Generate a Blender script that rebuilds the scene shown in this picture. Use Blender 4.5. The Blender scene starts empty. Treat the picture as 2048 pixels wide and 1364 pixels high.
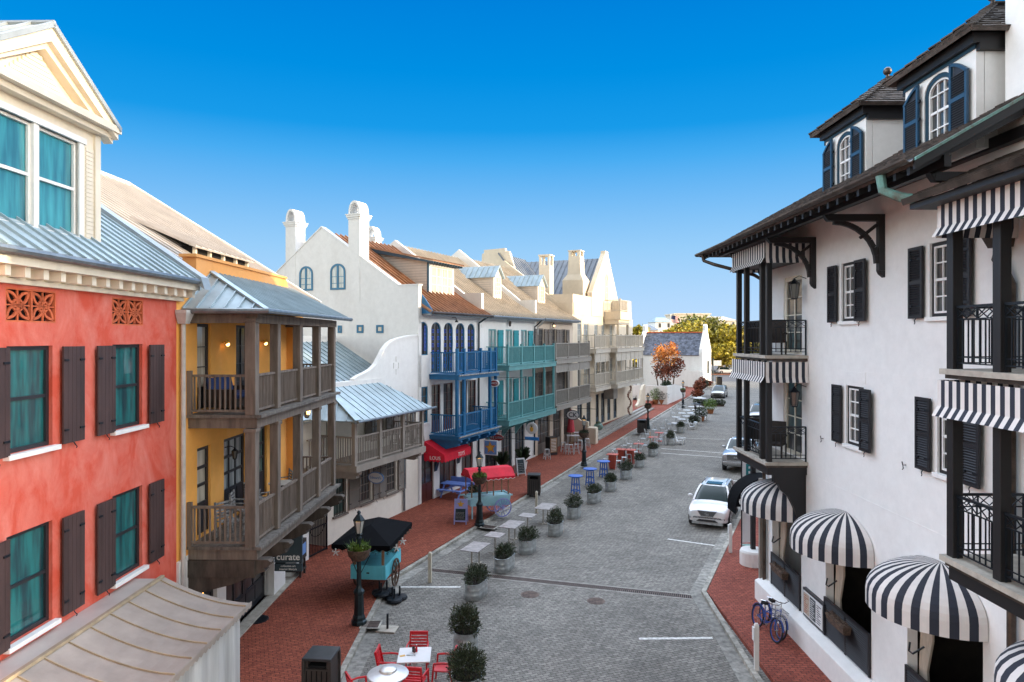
import bpy, bmesh, math, random
from mathutils import Vector, Matrix, noise
random.seed(7)
FL=1365.333; CX=1024.0; CY=675.0; H=9.0
PI=math.pi
sc=bpy.context.scene; COL=sc.collection
R=math.radians
def G(px,py,z=0.0):
    Y=(H-z)*FL/(py-CY); return ((px-CX)/FL*Y,Y)
def AT(px,py,Y): return ((px-CX)/FL*Y,Y,H+(CY-py)/FL*Y)
class Fr:
    """facade frame: local x along the wall, local y into the building, z up"""
    def __init__(s,x,y,ang): s.x=x;s.y=y;s.a=R(ang);s.c=math.cos(s.a);s.n=math.sin(s.a);s.ang=ang
    def s_(s,px,d=0.0):
        k=(px-CX)/FL; Y=(d-s.x*s.n+s.y*s.c)/(s.c-k*s.n)
        return (k*Y-s.x)*s.c+(Y-s.y)*s.n, Y
    def sz(s,px,py,d=0.0):
        q,Y=s.s_(px,d); return q,H+(CY-py)/FL*Y
    def dz(s,px,py,q=0.0):
        k=(px-CX)/FL; Y=(q+s.x*s.c+s.y*s.n)/(k*s.c+s.n)
        return -(k*Y-s.x)*s.n+(Y-s.y)*s.c, H+(CY-py)/FL*Y
    def w(s,q,d): return (s.x+q*s.c-d*s.n, s.y+q*s.n+d*s.c)
    def shift(s,q,d=0.0):
        x,y=s.w(q,d); return Fr(x,y,s.ang)
# ---------- objects
def thing(name,label,cat,loc=(0,0,0),rz=0.0,group=None,kind=None,scale=None):
    o=bpy.data.objects.new(name,None); COL.objects.link(o)
    o.location=loc; o.rotation_euler=(0,0,rz); o.empty_display_size=.2
    if scale: o.scale=(scale,)*3
    if label: o['label']=label
    if cat: o['category']=cat
    if group: o['group']=group
    if kind: o['kind']=kind
    return o
def frthing(fr,name,label,cat,group=None): return thing(name,label,cat,(fr.x,fr.y,0),fr.a,group)
def tag(o,label=None,cat=None,group=None,kind=None):
    for k,v in (('label',label),('category',cat),('group',group),('kind',kind)):
        if v: o[k]=v
    return o
def dup(root,loc=None,rz=None,label=None,group=None,scale=None):
    r=root.copy(); COL.objects.link(r)
    if loc is not None: r.location=loc
    if rz is not None: r.rotation_euler=(r.rotation_euler[0],r.rotation_euler[1],rz)
    if label: r['label']=label
    if group: r['group']=group
    if scale: r.scale=(scale,)*3
    for ch in list(root.children):
        c=ch.copy(); COL.objects.link(c); c.parent=r
        for g in list(ch.children):
            d=g.copy(); COL.objects.link(d); d.parent=c
    return r
class MB:
    def __init__(s): s.v=[];s.f=[];s.mi=[];s.m=0;s.T=None
    def add(s,vs,fs):
        b=len(s.v)
        for v in vs:
            v=Vector(v)
            if s.T is not None: v=s.T@v
            s.v.append(v)
        for f in fs: s.f.append([b+i for i in f]); s.mi.append(s.m)
        return s
    def box(s,x0,x1,y0,y1,z0,z1):
        if x0>x1:x0,x1=x1,x0
        if y0>y1:y0,y1=y1,y0
        if z0>z1:z0,z1=z1,z0
        return s.add([(x0,y0,z0),(x1,y0,z0),(x1,y1,z0),(x0,y1,z0),(x0,y0,z1),(x1,y0,z1),(x1,y1,z1),(x0,y1,z1)],
          [(0,3,2,1),(4,5,6,7),(0,1,5,4),(1,2,6,5),(2,3,7,6),(3,0,4,7)])
    def hexa(s,b,t):
        """b,t four points each, bottom and top loops"""
        return s.add(list(b)+list(t),[(3,2,1,0),(4,5,6,7),(0,1,5,4),(1,2,6,5),(2,3,7,6),(3,0,4,7)])
    def bar(s,p,q,w,h=None,up=(0,0,1)):
        h=h or w; p=Vector(p);q=Vector(q);d=(q-p)
        if d.length<1e-6: return s
        d.normalize(); up=Vector(up)
        if abs(d.dot(up))>.99: up=Vector((1,0,0)) if abs(d.x)<.9 else Vector((0,1,0))
        a=d.cross(up).normalized(); b=a.cross(d).normalized()
        a=a*(w/2); b=b*(h/2)
        return s.hexa([p-a-b,p+a-b,q+a-b,q-a-b],[p-a+b,p+a+b,q+a+b,q-a+b])
    def tube(s,pts,r,n=8,cap=True):
        pts=[Vector(p) for p in pts]; m=len(pts)
        rs=r if isinstance(r,(list,tuple)) else [r]*m
        vs=[];fs=[]
        d0=(pts[1]-pts[0]).normalized(); up=Vector((0,0,1)) if abs(d0.z)<.9 else Vector((1,0,0))
        a=d0.cross(up).normalized()
        for i,p in enumerate(pts):
            if i==0:d=pts[1]-pts[0]
            elif i==m-1:d=pts[-1]-pts[-2]
            else:d=(pts[i+1]-pts[i]).normalized()+(pts[i]-pts[i-1]).normalized()
            d.normalize(); a=(a-d*a.dot(d)); a.normalize(); b=d.cross(a)
            for j in range(n):
                t=2*PI*j/n; vs.append(p+(a*math.cos(t)+b*math.sin(t))*rs[i])
        for i in range(m-1):
            for j in range(n):
                k=(j+1)%n; fs.append((i*n+j,i*n+k,(i+1)*n+k,(i+1)*n+j))
        if cap: fs.append(tuple(range(n))[::-1]); fs.append(tuple((m-1)*n+j for j in range(n)))
        return s.add(vs,fs)
    def lathe(s,prof,n=16,c=(0,0,0),cap=True,sx=1,sy=1,a0=0):
        vs=[];fs=[]
        for r,z in prof:
            for j in range(n):
                t=2*PI*j/n+a0; vs.append((c[0]+r*sx*math.cos(t),c[1]+r*sy*math.sin(t),c[2]+z))
        m=len(prof)
        for i in range(m-1):
            for j in range(n):
                k=(j+1)%n; fs.append((i*n+j,i*n+k,(i+1)*n+k,(i+1)*n+j))
        if cap: fs.append(tuple(range(n))[::-1]); fs.append(tuple((m-1)*n+j for j in range(n)))
        return s.add(vs,fs)
    def prism(s,poly,a,b,ax='y'):
        """poly of 2D points extruded from a to b; ax y: pts=(x,z); x: pts=(y,z); z: pts=(x,y)"""
        def P(p,t): return {'y':(p[0],t,p[1]),'x':(t,p[0],p[1]),'z':(p[0],p[1],t)}[ax]
        n=len(poly); vs=[P(p,a) for p in poly]+[P(p,b) for p in poly]
        fs=[tuple(range(n)),tuple(range(2*n-1,n-1,-1))]+[(i,(i+1)%n,n+(i+1)%n,n+i) for i in range(n)]
        return s.add(vs,fs)
    def quad(s,*p): return s.add(p,[tuple(range(len(p)))])
    def sphere(s,c,r,n=10,m=6,sx=1,sy=1,sz=1):
        prof=[(math.sin(PI*i/m)*r+1e-4,-math.cos(PI*i/m)*r*sz) for i in range(m+1)]
        return s.lathe(prof,n,c,True,sx,sy)
    def build(s,name,mats,parent=None,smooth=False,label=None,bevel=0,flip=True,loc=None,rz=None,ang=35):
        me=bpy.data.meshes.new(name); me.from_pydata([tuple(v) for v in s.v],[],s.f)
        if not isinstance(mats,(list,tuple)): mats=[mats]
        for m in mats: me.materials.append(m if not isinstance(m,str) else M[m])
        if len(mats)>1:
            for p,i in zip(me.polygons,s.mi): p.material_index=i
        bm=bmesh.new(); bm.from_mesh(me)
        if flip: bmesh.ops.recalc_face_normals(bm,faces=bm.faces)
        if smooth:
            for f in bm.faces: f.smooth=True
            for e in bm.edges:
                if len(e.link_faces)!=2 or e.calc_face_angle(0)>R(ang): e.smooth=False
        bm.to_mesh(me); bm.free()
        o=bpy.data.objects.new(name,me); COL.objects.link(o)
        if parent: o.parent=parent
        if label: o['label']=label
        if loc: o.location=loc
        if rz is not None: o.rotation_euler=(0,0,rz)
        if bevel:
            b=o.modifiers.new('bevel','BEVEL'); b.width=bevel; b.segments=2; b.limit_method='ANGLE'; b.angle_limit=R(40)
        return o
def roofplane(mb,poly,edir,gap=.4,th=.08,rib=(.035,.05),ribm=None,off=0):
    """slab polygon (3D pts, planar) with standing seams running up-slope; edir = eave direction"""
    P=[Vector(p) for p in poly]; n=None
    for i in range(len(P)):
        c=(P[i]-P[i-1]).cross(P[(i+1)%len(P)]-P[i])
        if c.length>1e-5: n=c.normalized(); break
    if n.z<0: n=-n
    e=Vector(edir); e=(e-n*e.dot(n)).normalized(); f=n.cross(e)
    if f.z<0: f=-f
    k=len(P); T=[p-n*th for p in P]
    mb.add(P+T,[tuple(range(k)),tuple(range(2*k-1,k-1,-1))]+[(i,(i+1)%k,k+(i+1)%k,k+i) for i in range(k)])
    if gap:
        o=P[0]; q=[((p-o).dot(e),(p-o).dot(f)) for p in P]
        a=min(t[0] for t in q); b=max(t[0] for t in q); N=max(1,int((b-a)/gap)); st=(b-a)/N
        if ribm is not None: om=mb.m; mb.m=ribm
        for i in range(0,N+1):
            x=a+st*i; x=min(max(x,a+.02),b-.02); ys=[]
            for j in range(k):
                (x0,y0),(x1,y1)=q[j],q[(j+1)%k]
                if (x0-x)*(x1-x)<0: ys.append(y0+(y1-y0)*(x-x0)/(x1-x0))
            ys.sort()
            for j in range(0,len(ys)-1,2):
                if ys[j+1]-ys[j]>.05:
                    p0=o+e*x+f*(ys[j]+.01)+n*(rib[1]/2-.003); p1=o+e*x+f*(ys[j+1]-.01)+n*(rib[1]/2-.003)
                    mb.bar(p0,p1,rib[0],rib[1],up=n)
        if ribm is not None: mb.m=om
    return n
def shingles(mb,poly,edir,row=.17,w=.16,th=.03,jit=.012,sub=.1):
    P=[Vector(p) for p in poly]; n=None
    for i in range(len(P)):
        c=(P[i]-P[i-1]).cross(P[(i+1)%len(P)]-P[i])
        if c.length>1e-5: n=c.normalized(); break
    if n.z<0: n=-n
    e=Vector(edir); e=(e-n*e.dot(n)).normalized(); f=n.cross(e)
    if f.z<0: f=-f
    k=len(P); T=[p-n*sub for p in P]
    mb.add(P+T,[tuple(range(k)),tuple(range(2*k-1,k-1,-1))]+[(i,(i+1)%k,k+(i+1)%k,k+i) for i in range(k)])
    o=P[0]; q=[((p-o).dot(e),(p-o).dot(f)) for p in P]
    y0=min(t[1] for t in q); y1=max(t[1] for t in q); y=y0+.005
    while y<y1-.03:
        xs=[]; yy=y+.02
        for j in range(k):
            (xa,ya),(xb,yb)=q[j],q[(j+1)%k]
            if (ya-yy)*(yb-yy)<0: xs.append(xa+(xb-xa)*(yy-ya)/(yb-ya))
        xs.sort()
        for j in range(0,len(xs)-1,2):
            x=xs[j]
            while x<xs[j+1]-.01:
                ww=w*random.uniform(.7,1.3); x2=min(x+ww,xs[j+1])
                if xs[j+1]-x2<.03: x2=xs[j+1]
                a=o+e*(x+.002)+f*(y+random.uniform(-jit,jit)); b=o+e*(x2-.002)+f*(y+random.uniform(-jit,jit))
                t=th*random.uniform(.75,1.25); up=f*min(row*1.12,max(.02,y1-y))
                mb.hexa([a+n*.001,b+n*.001,b+up+n*.001,a+up+n*.001],[a+n*t,b+n*t,b+up+n*.006,a+up+n*.006])
                x=x2
        y+=row
def text(s,size,mat,parent,loc,rot,depth=.006,align='CENTER',name='lettering',sx=1,bold=0):
    cu=bpy.data.curves.new('t','FONT'); cu.body=s; cu.size=size; cu.extrude=depth; cu.align_x=align; cu.align_y='CENTER'; cu.resolution_u=3
    cu.offset=bold
    o=bpy.data.objects.new('t',cu); COL.objects.link(o)
    dg=bpy.context.evaluated_depsgraph_get(); me=bpy.data.meshes.new_from_object(o.evaluated_get(dg))
    bpy.data.objects.remove(o); me.materials.clear(); me.materials.append(M[mat]); me.name=name
    t=bpy.data.objects.new(name,me); COL.objects.link(t); t.parent=parent
    t.location=loc; t.rotation_euler=rot; t.scale=(sx,1,1)
    return t
# ---------- materials
M={}
def nodes(m):
    m.use_nodes=True; nt=m.node_tree; nt.nodes.clear()
    o=nt.nodes.new('ShaderNodeOutputMaterial'); b=nt.nodes.new('ShaderNodeBsdfPrincipled'); nt.links.new(b.outputs[0],o.inputs[0])
    return nt,b
def mk(name,col,rough=.7,var=.12,scale=2.5,bump=.0,bscale=30,metal=0,island=0,coat=0,streak=0,emit=0,dirt=None,spec=None):
    m=bpy.data.materials.new(name); nt,b=nodes(m); N=nt.nodes; L=nt.links
    b.inputs['Roughness'].default_value=rough; b.inputs['Metallic'].default_value=metal
    if coat: b.inputs['Coat Weight'].default_value=coat; b.inputs['Coat Roughness'].default_value=.05
    if spec is not None: b.inputs['Specular IOR Level'].default_value=spec
    tc=N.new('ShaderNodeTexCoord')
    ns=N.new('ShaderNodeTexNoise'); ns.inputs['Scale'].default_value=scale; ns.inputs['Detail'].default_value=6; ns.inputs['Roughness'].default_value=.62
    if streak:
        mp=N.new('ShaderNodeMapping'); mp.inputs['Scale'].default_value=(1,1,streak); L.new(tc.outputs['Object'],mp.inputs[0]); L.new(mp.outputs[0],ns.inputs[0])
    else: L.new(tc.outputs['Object'],ns.inputs[0])
    rp=N.new('ShaderNodeValToRGB'); c=Vector(col[:3])
    d=Vector(dirt) if dirt else c*(1-var*1.6)
    rp.color_ramp.elements[0].position=.32; rp.color_ramp.elements[0].color=(*d,1)
    rp.color_ramp.elements[1].position=.68; rp.color_ramp.elements[1].color=(*[min(1,x*(1+var*.5)) for x in c],1)
    L.new(ns.outputs[0],rp.inputs[0]); out=rp.outputs[0]
    if island:
        g=N.new('ShaderNodeNewGeometry'); hs=N.new('ShaderNodeHueSaturation'); mr=N.new('ShaderNodeMapRange')
        mr.inputs[3].default_value=1-island; mr.inputs[4].default_value=1+island
        L.new(g.outputs['Random Per Island'],mr.inputs[0]); L.new(mr.outputs[0],hs.inputs['Value']); L.new(out,hs.inputs['Color']); out=hs.outputs[0]
    L.new(out,b.inputs['Base Color'])
    if bump:
        bn=N.new('ShaderNodeTexNoise'); bn.inputs['Scale'].default_value=bscale; bn.inputs['Detail'].default_value=4
        L.new(tc.outputs['Object'],bn.inputs[0]); bp=N.new('ShaderNodeBump'); bp.inputs['Strength'].default_value=bump; bp.inputs['Distance'].default_value=.01
        L.new(bn.outputs[0],bp.inputs['Height']); L.new(bp.outputs[0],b.inputs['Normal'])
    if emit:
        b.inputs['Emission Color'].default_value=(*c,1); b.inputs['Emission Strength'].default_value=emit
    M[name]=m; return m
def brickmat(name,c1,c2,mort,bw,bh,rot,mscale=.012,rough=.85,bump=.4,big=.25,off=.5,scl=1.0,dirt=(1,1,1)):
    m=bpy.data.materials.new(name); nt,b=nodes(m); N=nt.nodes; L=nt.links
    tc=N.new('ShaderNodeTexCoord'); mp=N.new('ShaderNodeMapping'); mp.inputs['Rotation'].default_value=(0,0,R(rot)); L.new(tc.outputs['Object'],mp.inputs[0])
    dn=N.new('ShaderNodeTexNoise'); dn.inputs['Scale'].default_value=1.3; dn.inputs['Detail'].default_value=2
    L.new(mp.outputs[0],dn.inputs[0]); ad=N.new('ShaderNodeMixRGB'); ad.blend_type='LINEAR_LIGHT'; ad.inputs[0].default_value=.03
    L.new(mp.outputs[0],ad.inputs[1]); L.new(dn.outputs['Color'],ad.inputs[2])
    br=N.new('ShaderNodeTexBrick'); L.new(ad.outputs[0],br.inputs[0])
    br.inputs['Color1'].default_value=(*c1,1); br.inputs['Color2'].default_value=(*c2,1); br.inputs['Mortar'].default_value=(*mort,1)
    br.inputs['Scale'].default_value=1; br.inputs['Mortar Size'].default_value=mscale; br.inputs['Brick Width'].default_value=bw; br.inputs['Row Height'].default_value=bh
    br.inputs['Mortar Smooth'].default_value=.3; br.offset=off; br.inputs['Bias'].default_value=-.1
    ns=N.new('ShaderNodeTexNoise'); ns.inputs['Scale'].default_value=.35*scl; ns.inputs['Detail'].default_value=9; ns.inputs['Roughness'].default_value=.7; L.new(tc.outputs['Object'],ns.inputs[0])
    rp=N.new('ShaderNodeValToRGB'); rp.color_ramp.elements[0].position=.3; rp.color_ramp.elements[0].color=(1-big,1-big,1-big,1); rp.color_ramp.elements[1].position=.7; rp.color_ramp.elements[1].color=(1+big*.6,1+big*.6*dirt[1],1+big*.6*dirt[2],1)
    L.new(ns.outputs[0],rp.inputs[0]); mx=N.new('ShaderNodeMixRGB'); mx.blend_type='MULTIPLY'; mx.inputs[0].default_value=1
    L.new(br.outputs[0],mx.inputs[1]); L.new(rp.outputs[0],mx.inputs[2])
    # worn dark joints and small spots
    n2=N.new('ShaderNodeTexNoise'); n2.inputs['Scale'].default_value=9; n2.inputs['Detail'].default_value=5; L.new(tc.outputs['Object'],n2.inputs[0])
    r2=N.new('ShaderNodeValToRGB'); r2.color_ramp.elements[0].position=.35; r2.color_ramp.elements[0].color=(.72,.72,.72,1); r2.color_ramp.elements[1].position=.6; r2.color_ramp.elements[1].color=(1.08,1.08,1.08,1)
    L.new(n2.outputs[0],r2.inputs[0]); m2=N.new('ShaderNodeMixRGB'); m2.blend_type='MULTIPLY'; m2.inputs[0].default_value=1; L.new(mx.outputs[0],m2.inputs[1]); L.new(r2.outputs[0],m2.inputs[2])
    L.new(m2.outputs[0],b.inputs['Base Color']); b.inputs['Roughness'].default_value=rough; b.inputs['Specular IOR Level'].default_value=.2
    bp=N.new('ShaderNodeBump'); bp.inputs['Strength'].default_value=bump; bp.inputs['Distance'].default_value=.01; bp.invert=True
    L.new(br.outputs['Fac'],bp.inputs['Height']); L.new(bp.outputs[0],b.inputs['Normal']); M[name]=m
brickmat('pavers',(.30,.28,.25),(.188,.177,.16),(.105,.098,.088),.22,.11,-22,.010,.82,.5,.30)
brickmat('pavers2',(.25,.245,.245),(.125,.122,.128),(.055,.053,.052),.24,.12,0,.012,.8,.6,.24)
brickmat('redbrick',(.36,.10,.058),(.25,.063,.04),(.085,.03,.022),.21,.105,-22,.009,.85,.5,.22)
brickmat('redbrick2',(.36,.10,.065),(.25,.063,.045),(.1,.04,.035),.21,.105,0,.012,.85,.5,.22)
brickmat('kerbstone',(.36,.33,.28),(.27,.25,.22),(.1,.09,.08),.5,.6,0,.02,.85,.5,.3)
def stucco(name,col,dirt,amt=.5,sc_=.55,rough=.85,bump=.25,pos=(.45,.62),streak=.35):
    m=bpy.data.materials.new(name); nt,b=nodes(m); N=nt.nodes; L=nt.links
    tc=N.new('ShaderNodeTexCoord')
    mp=N.new('ShaderNodeMapping'); mp.inputs['Scale'].default_value=(1,1,streak); L.new(tc.outputs['Object'],mp.inputs[0])
    n1=N.new('ShaderNodeTexNoise'); n1.inputs['Scale'].default_value=sc_; n1.inputs['Detail'].default_value=10; n1.inputs['Roughness'].default_value=.68; n1.inputs['Distortion'].default_value=.6
    L.new(mp.outputs[0],n1.inputs[0])
    rp=N.new('ShaderNodeValToRGB'); rp.color_ramp.elements[0].position=pos[0]; rp.color_ramp.elements[0].color=(*col,1); rp.color_ramp.elements[1].position=pos[1]
    rp.color_ramp.elements[1].color=(*[a*(1-amt)+d*amt for a,d in zip(col,dirt)],1)
    L.new(n1.outputs[0],rp.inputs[0])
    n2=N.new('ShaderNodeTexNoise'); n2.inputs['Scale'].default_value=3.2; n2.inputs['Detail'].default_value=8; n2.inputs['Roughness'].default_value=.7; L.new(tc.outputs['Object'],n2.inputs[0])
    r2=N.new('ShaderNodeValToRGB'); r2.color_ramp.elements[0].position=.3; r2.color_ramp.elements[0].color=(.93,.93,.93,1); r2.color_ramp.elements[1].position=.7; r2.color_ramp.elements[1].color=(1.04,1.04,1.04,1)
    L.new(n2.outputs[0],r2.inputs[0]); mx=N.new('ShaderNodeMixRGB'); mx.blend_type='MULTIPLY'; mx.inputs[0].default_value=1; L.new(rp.outputs[0],mx.inputs[1]); L.new(r2.outputs[0],mx.inputs[2])
    L.new(mx.outputs[0],b.inputs['Base Color']); b.inputs['Roughness'].default_value=rough
    n3=N.new('ShaderNodeTexNoise'); n3.inputs['Scale'].default_value=22; n3.inputs['Detail'].default_value=5; L.new(tc.outputs['Object'],n3.inputs[0])
    bp=N.new('ShaderNodeBump'); bp.inputs['Strength'].default_value=bump; bp.inputs['Distance'].default_value=.012; L.new(n3.outputs[0],bp.inputs['Height']); L.new(bp.outputs[0],b.inputs['Normal'])
    M[name]=m
stucco('red_stucco',(.58,.078,.042),(.72,.28,.23),.7,1.3,pos=(.40,.72),streak=.6)
stucco('yellow_stucco',(.95,.44,.09),(.95,.50,.16),.6,.5)
stucco('orange_stucco',(.78,.35,.10),(.78,.42,.18),.6,.5)
stucco('white_stucco',(.78,.775,.755),(.68,.665,.64),.55,.45)
stucco('right_stucco',(.83,.825,.81),(.77,.76,.745),.5,.3,bump=.12,streak=.8)
stucco('cream_stucco',(.70,.61,.48),(.60,.51,.39),.6,.45)
stucco('cottage_stucco',(.84,.80,.71),(.72,.68,.60),.55,.45)
stucco('tan_stucco',(.62,.52,.42),(.52,.43,.34),.5,.5)
mk('white_paint',(.78,.77,.74),.5,.06,3)
mk('cream_paint',(.76,.70,.58),.55,.08,2.5,streak=.3)
mk('dormer_paint',(.74,.66,.53),.55,.08,2.5,streak=.3)
mk('siding_paint',(.70,.62,.53),.6,.06)
mk('sill_white',(.8,.79,.78),.5,.06)
def glassm(name,col,rough=.04,folds=None,col2=None):
    m=bpy.data.materials.new(name); nt,b=nodes(m); N=nt.nodes; L=nt.links
    b.inputs['Roughness'].default_value=.5; b.inputs['Coat Weight'].default_value=1; b.inputs['Coat Roughness'].default_value=rough; b.inputs['Base Color'].default_value=(*col,1)
    tc=N.new('ShaderNodeTexCoord')
    if folds:
        mp=N.new('ShaderNodeMapping'); mp.inputs['Scale'].default_value=(1,1,.12); L.new(tc.outputs['Object'],mp.inputs[0])
        w=N.new('ShaderNodeTexNoise'); w.inputs['Scale'].default_value=folds; w.inputs['Detail'].default_value=3; L.new(mp.outputs[0],w.inputs[0])
        rp=N.new('ShaderNodeValToRGB'); rp.color_ramp.elements[0].position=.35; rp.color_ramp.elements[0].color=(*col,1); rp.color_ramp.elements[1].position=.65; rp.color_ramp.elements[1].color=(*col2,1)
        L.new(w.outputs[0],rp.inputs[0]); L.new(rp.outputs[0],b.inputs['Base Color'])
    n3=N.new('ShaderNodeTexNoise'); n3.inputs['Scale'].default_value=1.5; L.new(tc.outputs['Object'],n3.inputs[0])
    bp=N.new('ShaderNodeBump'); bp.inputs['Strength'].default_value=.05; bp.inputs['Distance'].default_value=.05; L.new(n3.outputs[0],bp.inputs['Height']); L.new(bp.outputs[0],b.inputs['Coat Normal'])
    M[name]=m
glassm('glass_teal',(.0,.035,.045),.03,7,(.004,.15,.15))
glassm('glass_sky',(.01,.12,.17),.03,5,(.05,.32,.36))  # sky-blue reflection painted into the dormer pane colour
glassm('glass_dark',(.015,.018,.02),.03,5,(.05,.05,.05))
glassm('glass_pale',(.16,.19,.2),.05,5,(.45,.48,.47))
glassm('glass_cream',(.35,.3,.22),.05,5,(.6,.55,.45))
glassm('glass_green',(.03,.08,.07),.04,5,(.12,.2,.17))
mk('win_black',(.02,.021,.026),.4,.1)
mk('shutter_brown',(.062,.035,.033),.55,.25,3,.25,40,streak=.2)
mk('shutter_black',(.012,.011,.014),.5,.1,bump=.1)
mk('shutter_navy',(.010,.052,.105),.45,.1)
mk('shutter_taupe',(.20,.17,.145),.6,.1)
mk('timber_grey',(.20,.16,.13),.75,.3,6,.4,60,streak=.15)
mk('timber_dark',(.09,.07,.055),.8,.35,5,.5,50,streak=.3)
mk('deck_edge',(.36,.36,.35),.8,.5,12,.5,60)
mk('deck_board',(.17,.15,.13),.8,.4,9,.3,60,streak=.2)
mk('taupe_paint',(.30,.26,.225),.6,.12)
mk('blue_paint',(.004,.135,.31),.45,.12,4)
mk('teal_paint',(.12,.33,.34),.5,.1,4)
mk('teal_shutter',(.012,.25,.29),.5,.1,4)
mk('grey_paint',(.31,.285,.25),.55,.1,4)
mk('cream_rail',(.60,.55,.47),.55,.08,4)
mk('bluewin',(.0,.13,.25),.45,.1)
mk('roof_zinc',(.36,.455,.505),.5,.16,1.2,.08,6,metal=.25)
mk('roof_zinc_light',(.36,.40,.42),.5,.14,1.5,.08,6,metal=.4)
mk('roof_warm',(.56,.48,.38),.6,.14,1.2,.05,6,metal=.1)
mk('roof_tan',(.56,.51,.47),.5,.1,1.0,.08,6,metal=.2)
mk('roof_copper',(.44,.23,.125),.5,.3,1.5,.06,6,metal=.35)
mk('roof_slate',(.12,.125,.14),.6,.3,2,.3,20)
mk('roof_dark',(.17,.19,.22),.5,.15,1.5,metal=.3)
mk('roof_shingle',(.105,.085,.075),.85,.35,4,.4,40,island=.45)
mk('roof_shingle_blue',(.13,.145,.19),.85,.3,4,.4,40,island=.45)
mk('gutter_zinc',(.23,.26,.28),.4,.2,4,metal=.6)
mk('gutter_copper',(.10,.075,.06),.4,.4,3,metal=.6)
mk('verdigris',(.13,.30,.27),.6,.5,5,dirt=(.11,.09,.07))
mk('gutter_white',(.55,.53,.5),.5,.15)
mk('iron',(.008,.012,.018),.45,.1,metal=.3)
mk('iron_green',(.012,.026,.032),.4,.15,metal=.3)
mk('black_trim',(.010,.009,.010),.5,.1,bump=.1)
mk('trim_navy',(.012,.045,.075),.45,.1)
mk('concrete',(.33,.31,.28),.85,.25,4,.3,50)
mk('stone_pale',(.45,.41,.35),.85,.2,4,.3,50)
mk('galv',(.62,.66,.67),.30,.25,5,.1,8,metal=.75)
mk('leaf',(.035,.062,.028),.6,.3,8,island=.6)
mk('leaf_bush',(.06,.08,.04),.65,.3,8,island=.6)
mk('leaf_tree',(.46,.38,.035),.6,.4,1.2,island=.5)
mk('leaf_tree2',(.22,.22,.03),.6,.4,1.2,island=.5)
mk('leaf_orange',(.95,.34,.07),.6,.4,1.5,island=.4)
mk('leaf_rust',(.28,.075,.03),.6,.4,1.5,island=.5)
mk('leaf_lime',(.13,.22,.03),.6,.3,8,island=.5)
mk('bark',(.16,.12,.09),.9,.3,4,.5,20)
mk('bark_pale',(.4,.32,.22),.9,.3,4,.5,20)
mk('soil',(.03,.022,.016),.95,.3)
mk('coir',(.13,.085,.06),.95,.4,12,.8,40)
mk('red_plastic',(.62,.012,.022),.35,.08)
mk('white_plastic',(.78,.78,.78),.35,.06)
mk('metal_white',(.62,.64,.66),.35,.1,metal=.3)
mk('red_canvas',(.70,.008,.035),.75,.12,3,.2,60)
mk('black_canvas',(.004,.0045,.006),.9,.15,3,.2,60,spec=.08)
mk('turq',(.13,.60,.72),.5,.1)
mk('pale_blue',(.42,.74,.82),.5,.1)
mk('lavender',(.38,.40,.78),.5,.1)
mk('periwinkle',(.20,.33,.80),.5,.1)
mk('blue_table',(.03,.14,.55),.5,.12)
mk('dark_metal',(.03,.03,.032),.4,.15,metal=.5)
mk('bin_brown',(.045,.038,.034),.5,.2)
mk('marble',(.42,.38,.37),.4,.35,4)
mk('table_red',(.52,.085,.05),.5,.15)
mk('cream_post',(.66,.60,.48),.6,.1)
mk('wood_tan',(.33,.2,.11),.7,.3,6)
mk('wood_red',(.09,.022,.018),.4,.2,4,coat=.3)
mk('wood_brown',(.11,.055,.032),.5,.2)
mk('tire',(.012,.012,.012),.8,.1)
mk('chrome',(.6,.6,.62),.15,.05,metal=1)
mk('car_white',(.75,.74,.75),.3,.02,coat=1)
mk('car_silver',(.42,.43,.45),.3,.03,metal=.6,coat=1)
mk('car_grey',(.20,.19,.18),.3,.03,metal=.6,coat=1)
mk('car_glass',(.012,.028,.028),.08,.05,spec=.35)
mk('car_trim',(.02,.02,.022),.45,.05)
mk('headlight',(.20,.22,.24),.1,.1,metal=.5,coat=1)
mk('bike_blue',(.01,.06,.32),.3,.05,coat=.8)
mk('letter_white',(.85,.85,.83),.6,.02)
mk('letter_dark',(.02,.03,.05),.6,.02)
mk('letter_teal',(.0,.18,.2),.6,.02)
mk('sign_slate',(.045,.075,.09),.5,.1)
mk('sign_blue',(.14,.30,.62),.5,.1)
mk('sign_white',(.75,.76,.76),.5,.05)
mk('sign_red',(.28,.02,.02),.5,.1)
mk('sign_bluebar',(.02,.22,.6),.5,.1)
mk('gold',(.75,.42,.06),.45,.15)
mk('orange_tile',(.62,.14,.055),.8,.2,3,.3,30)
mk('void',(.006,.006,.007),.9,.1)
mk('chalk',(.03,.05,.06),.8,.3)
mk('cushion_blue',(.012,.035,.13),.8,.2)
mk('lamp_glow',(1.0,.55,.18),.5,.02,emit=6)
mk('fairy_glow',(1.0,.45,.08),.5,.02,emit=5)
mk('lamp_glass_dark',(.10,.10,.09),.15,.05,coat=1)
mk('lamp_glass',(.55,.55,.5),.15,.05,coat=1)
mk('paint_line',(.80,.79,.76),.8,.3,9,spec=.2)
mk('grout_dark',(.05,.042,.04),.8,.4,30)
mk('curtain_cream',(.62,.52,.42),.8,.2,6,streak=.1)
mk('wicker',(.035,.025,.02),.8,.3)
mk('navy_flag',(.02,.03,.1),.8,.1)
mk('redwhite_flag',(.6,.2,.18),.8,.1)
mk('pink_red',(.55,.06,.08),.8,.15)
mk('hedge_far',(.05,.07,.02),.7,.5,.5)
mk('canopy_metal',(.36,.31,.27),.5,.18,1.2,.08,8,metal=.15)
mk('canopy_rib',(.40,.32,.22),.55,.2,3)
mk('vinyl',(.50,.51,.50),.45,.25,2.5,streak=.08)
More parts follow.
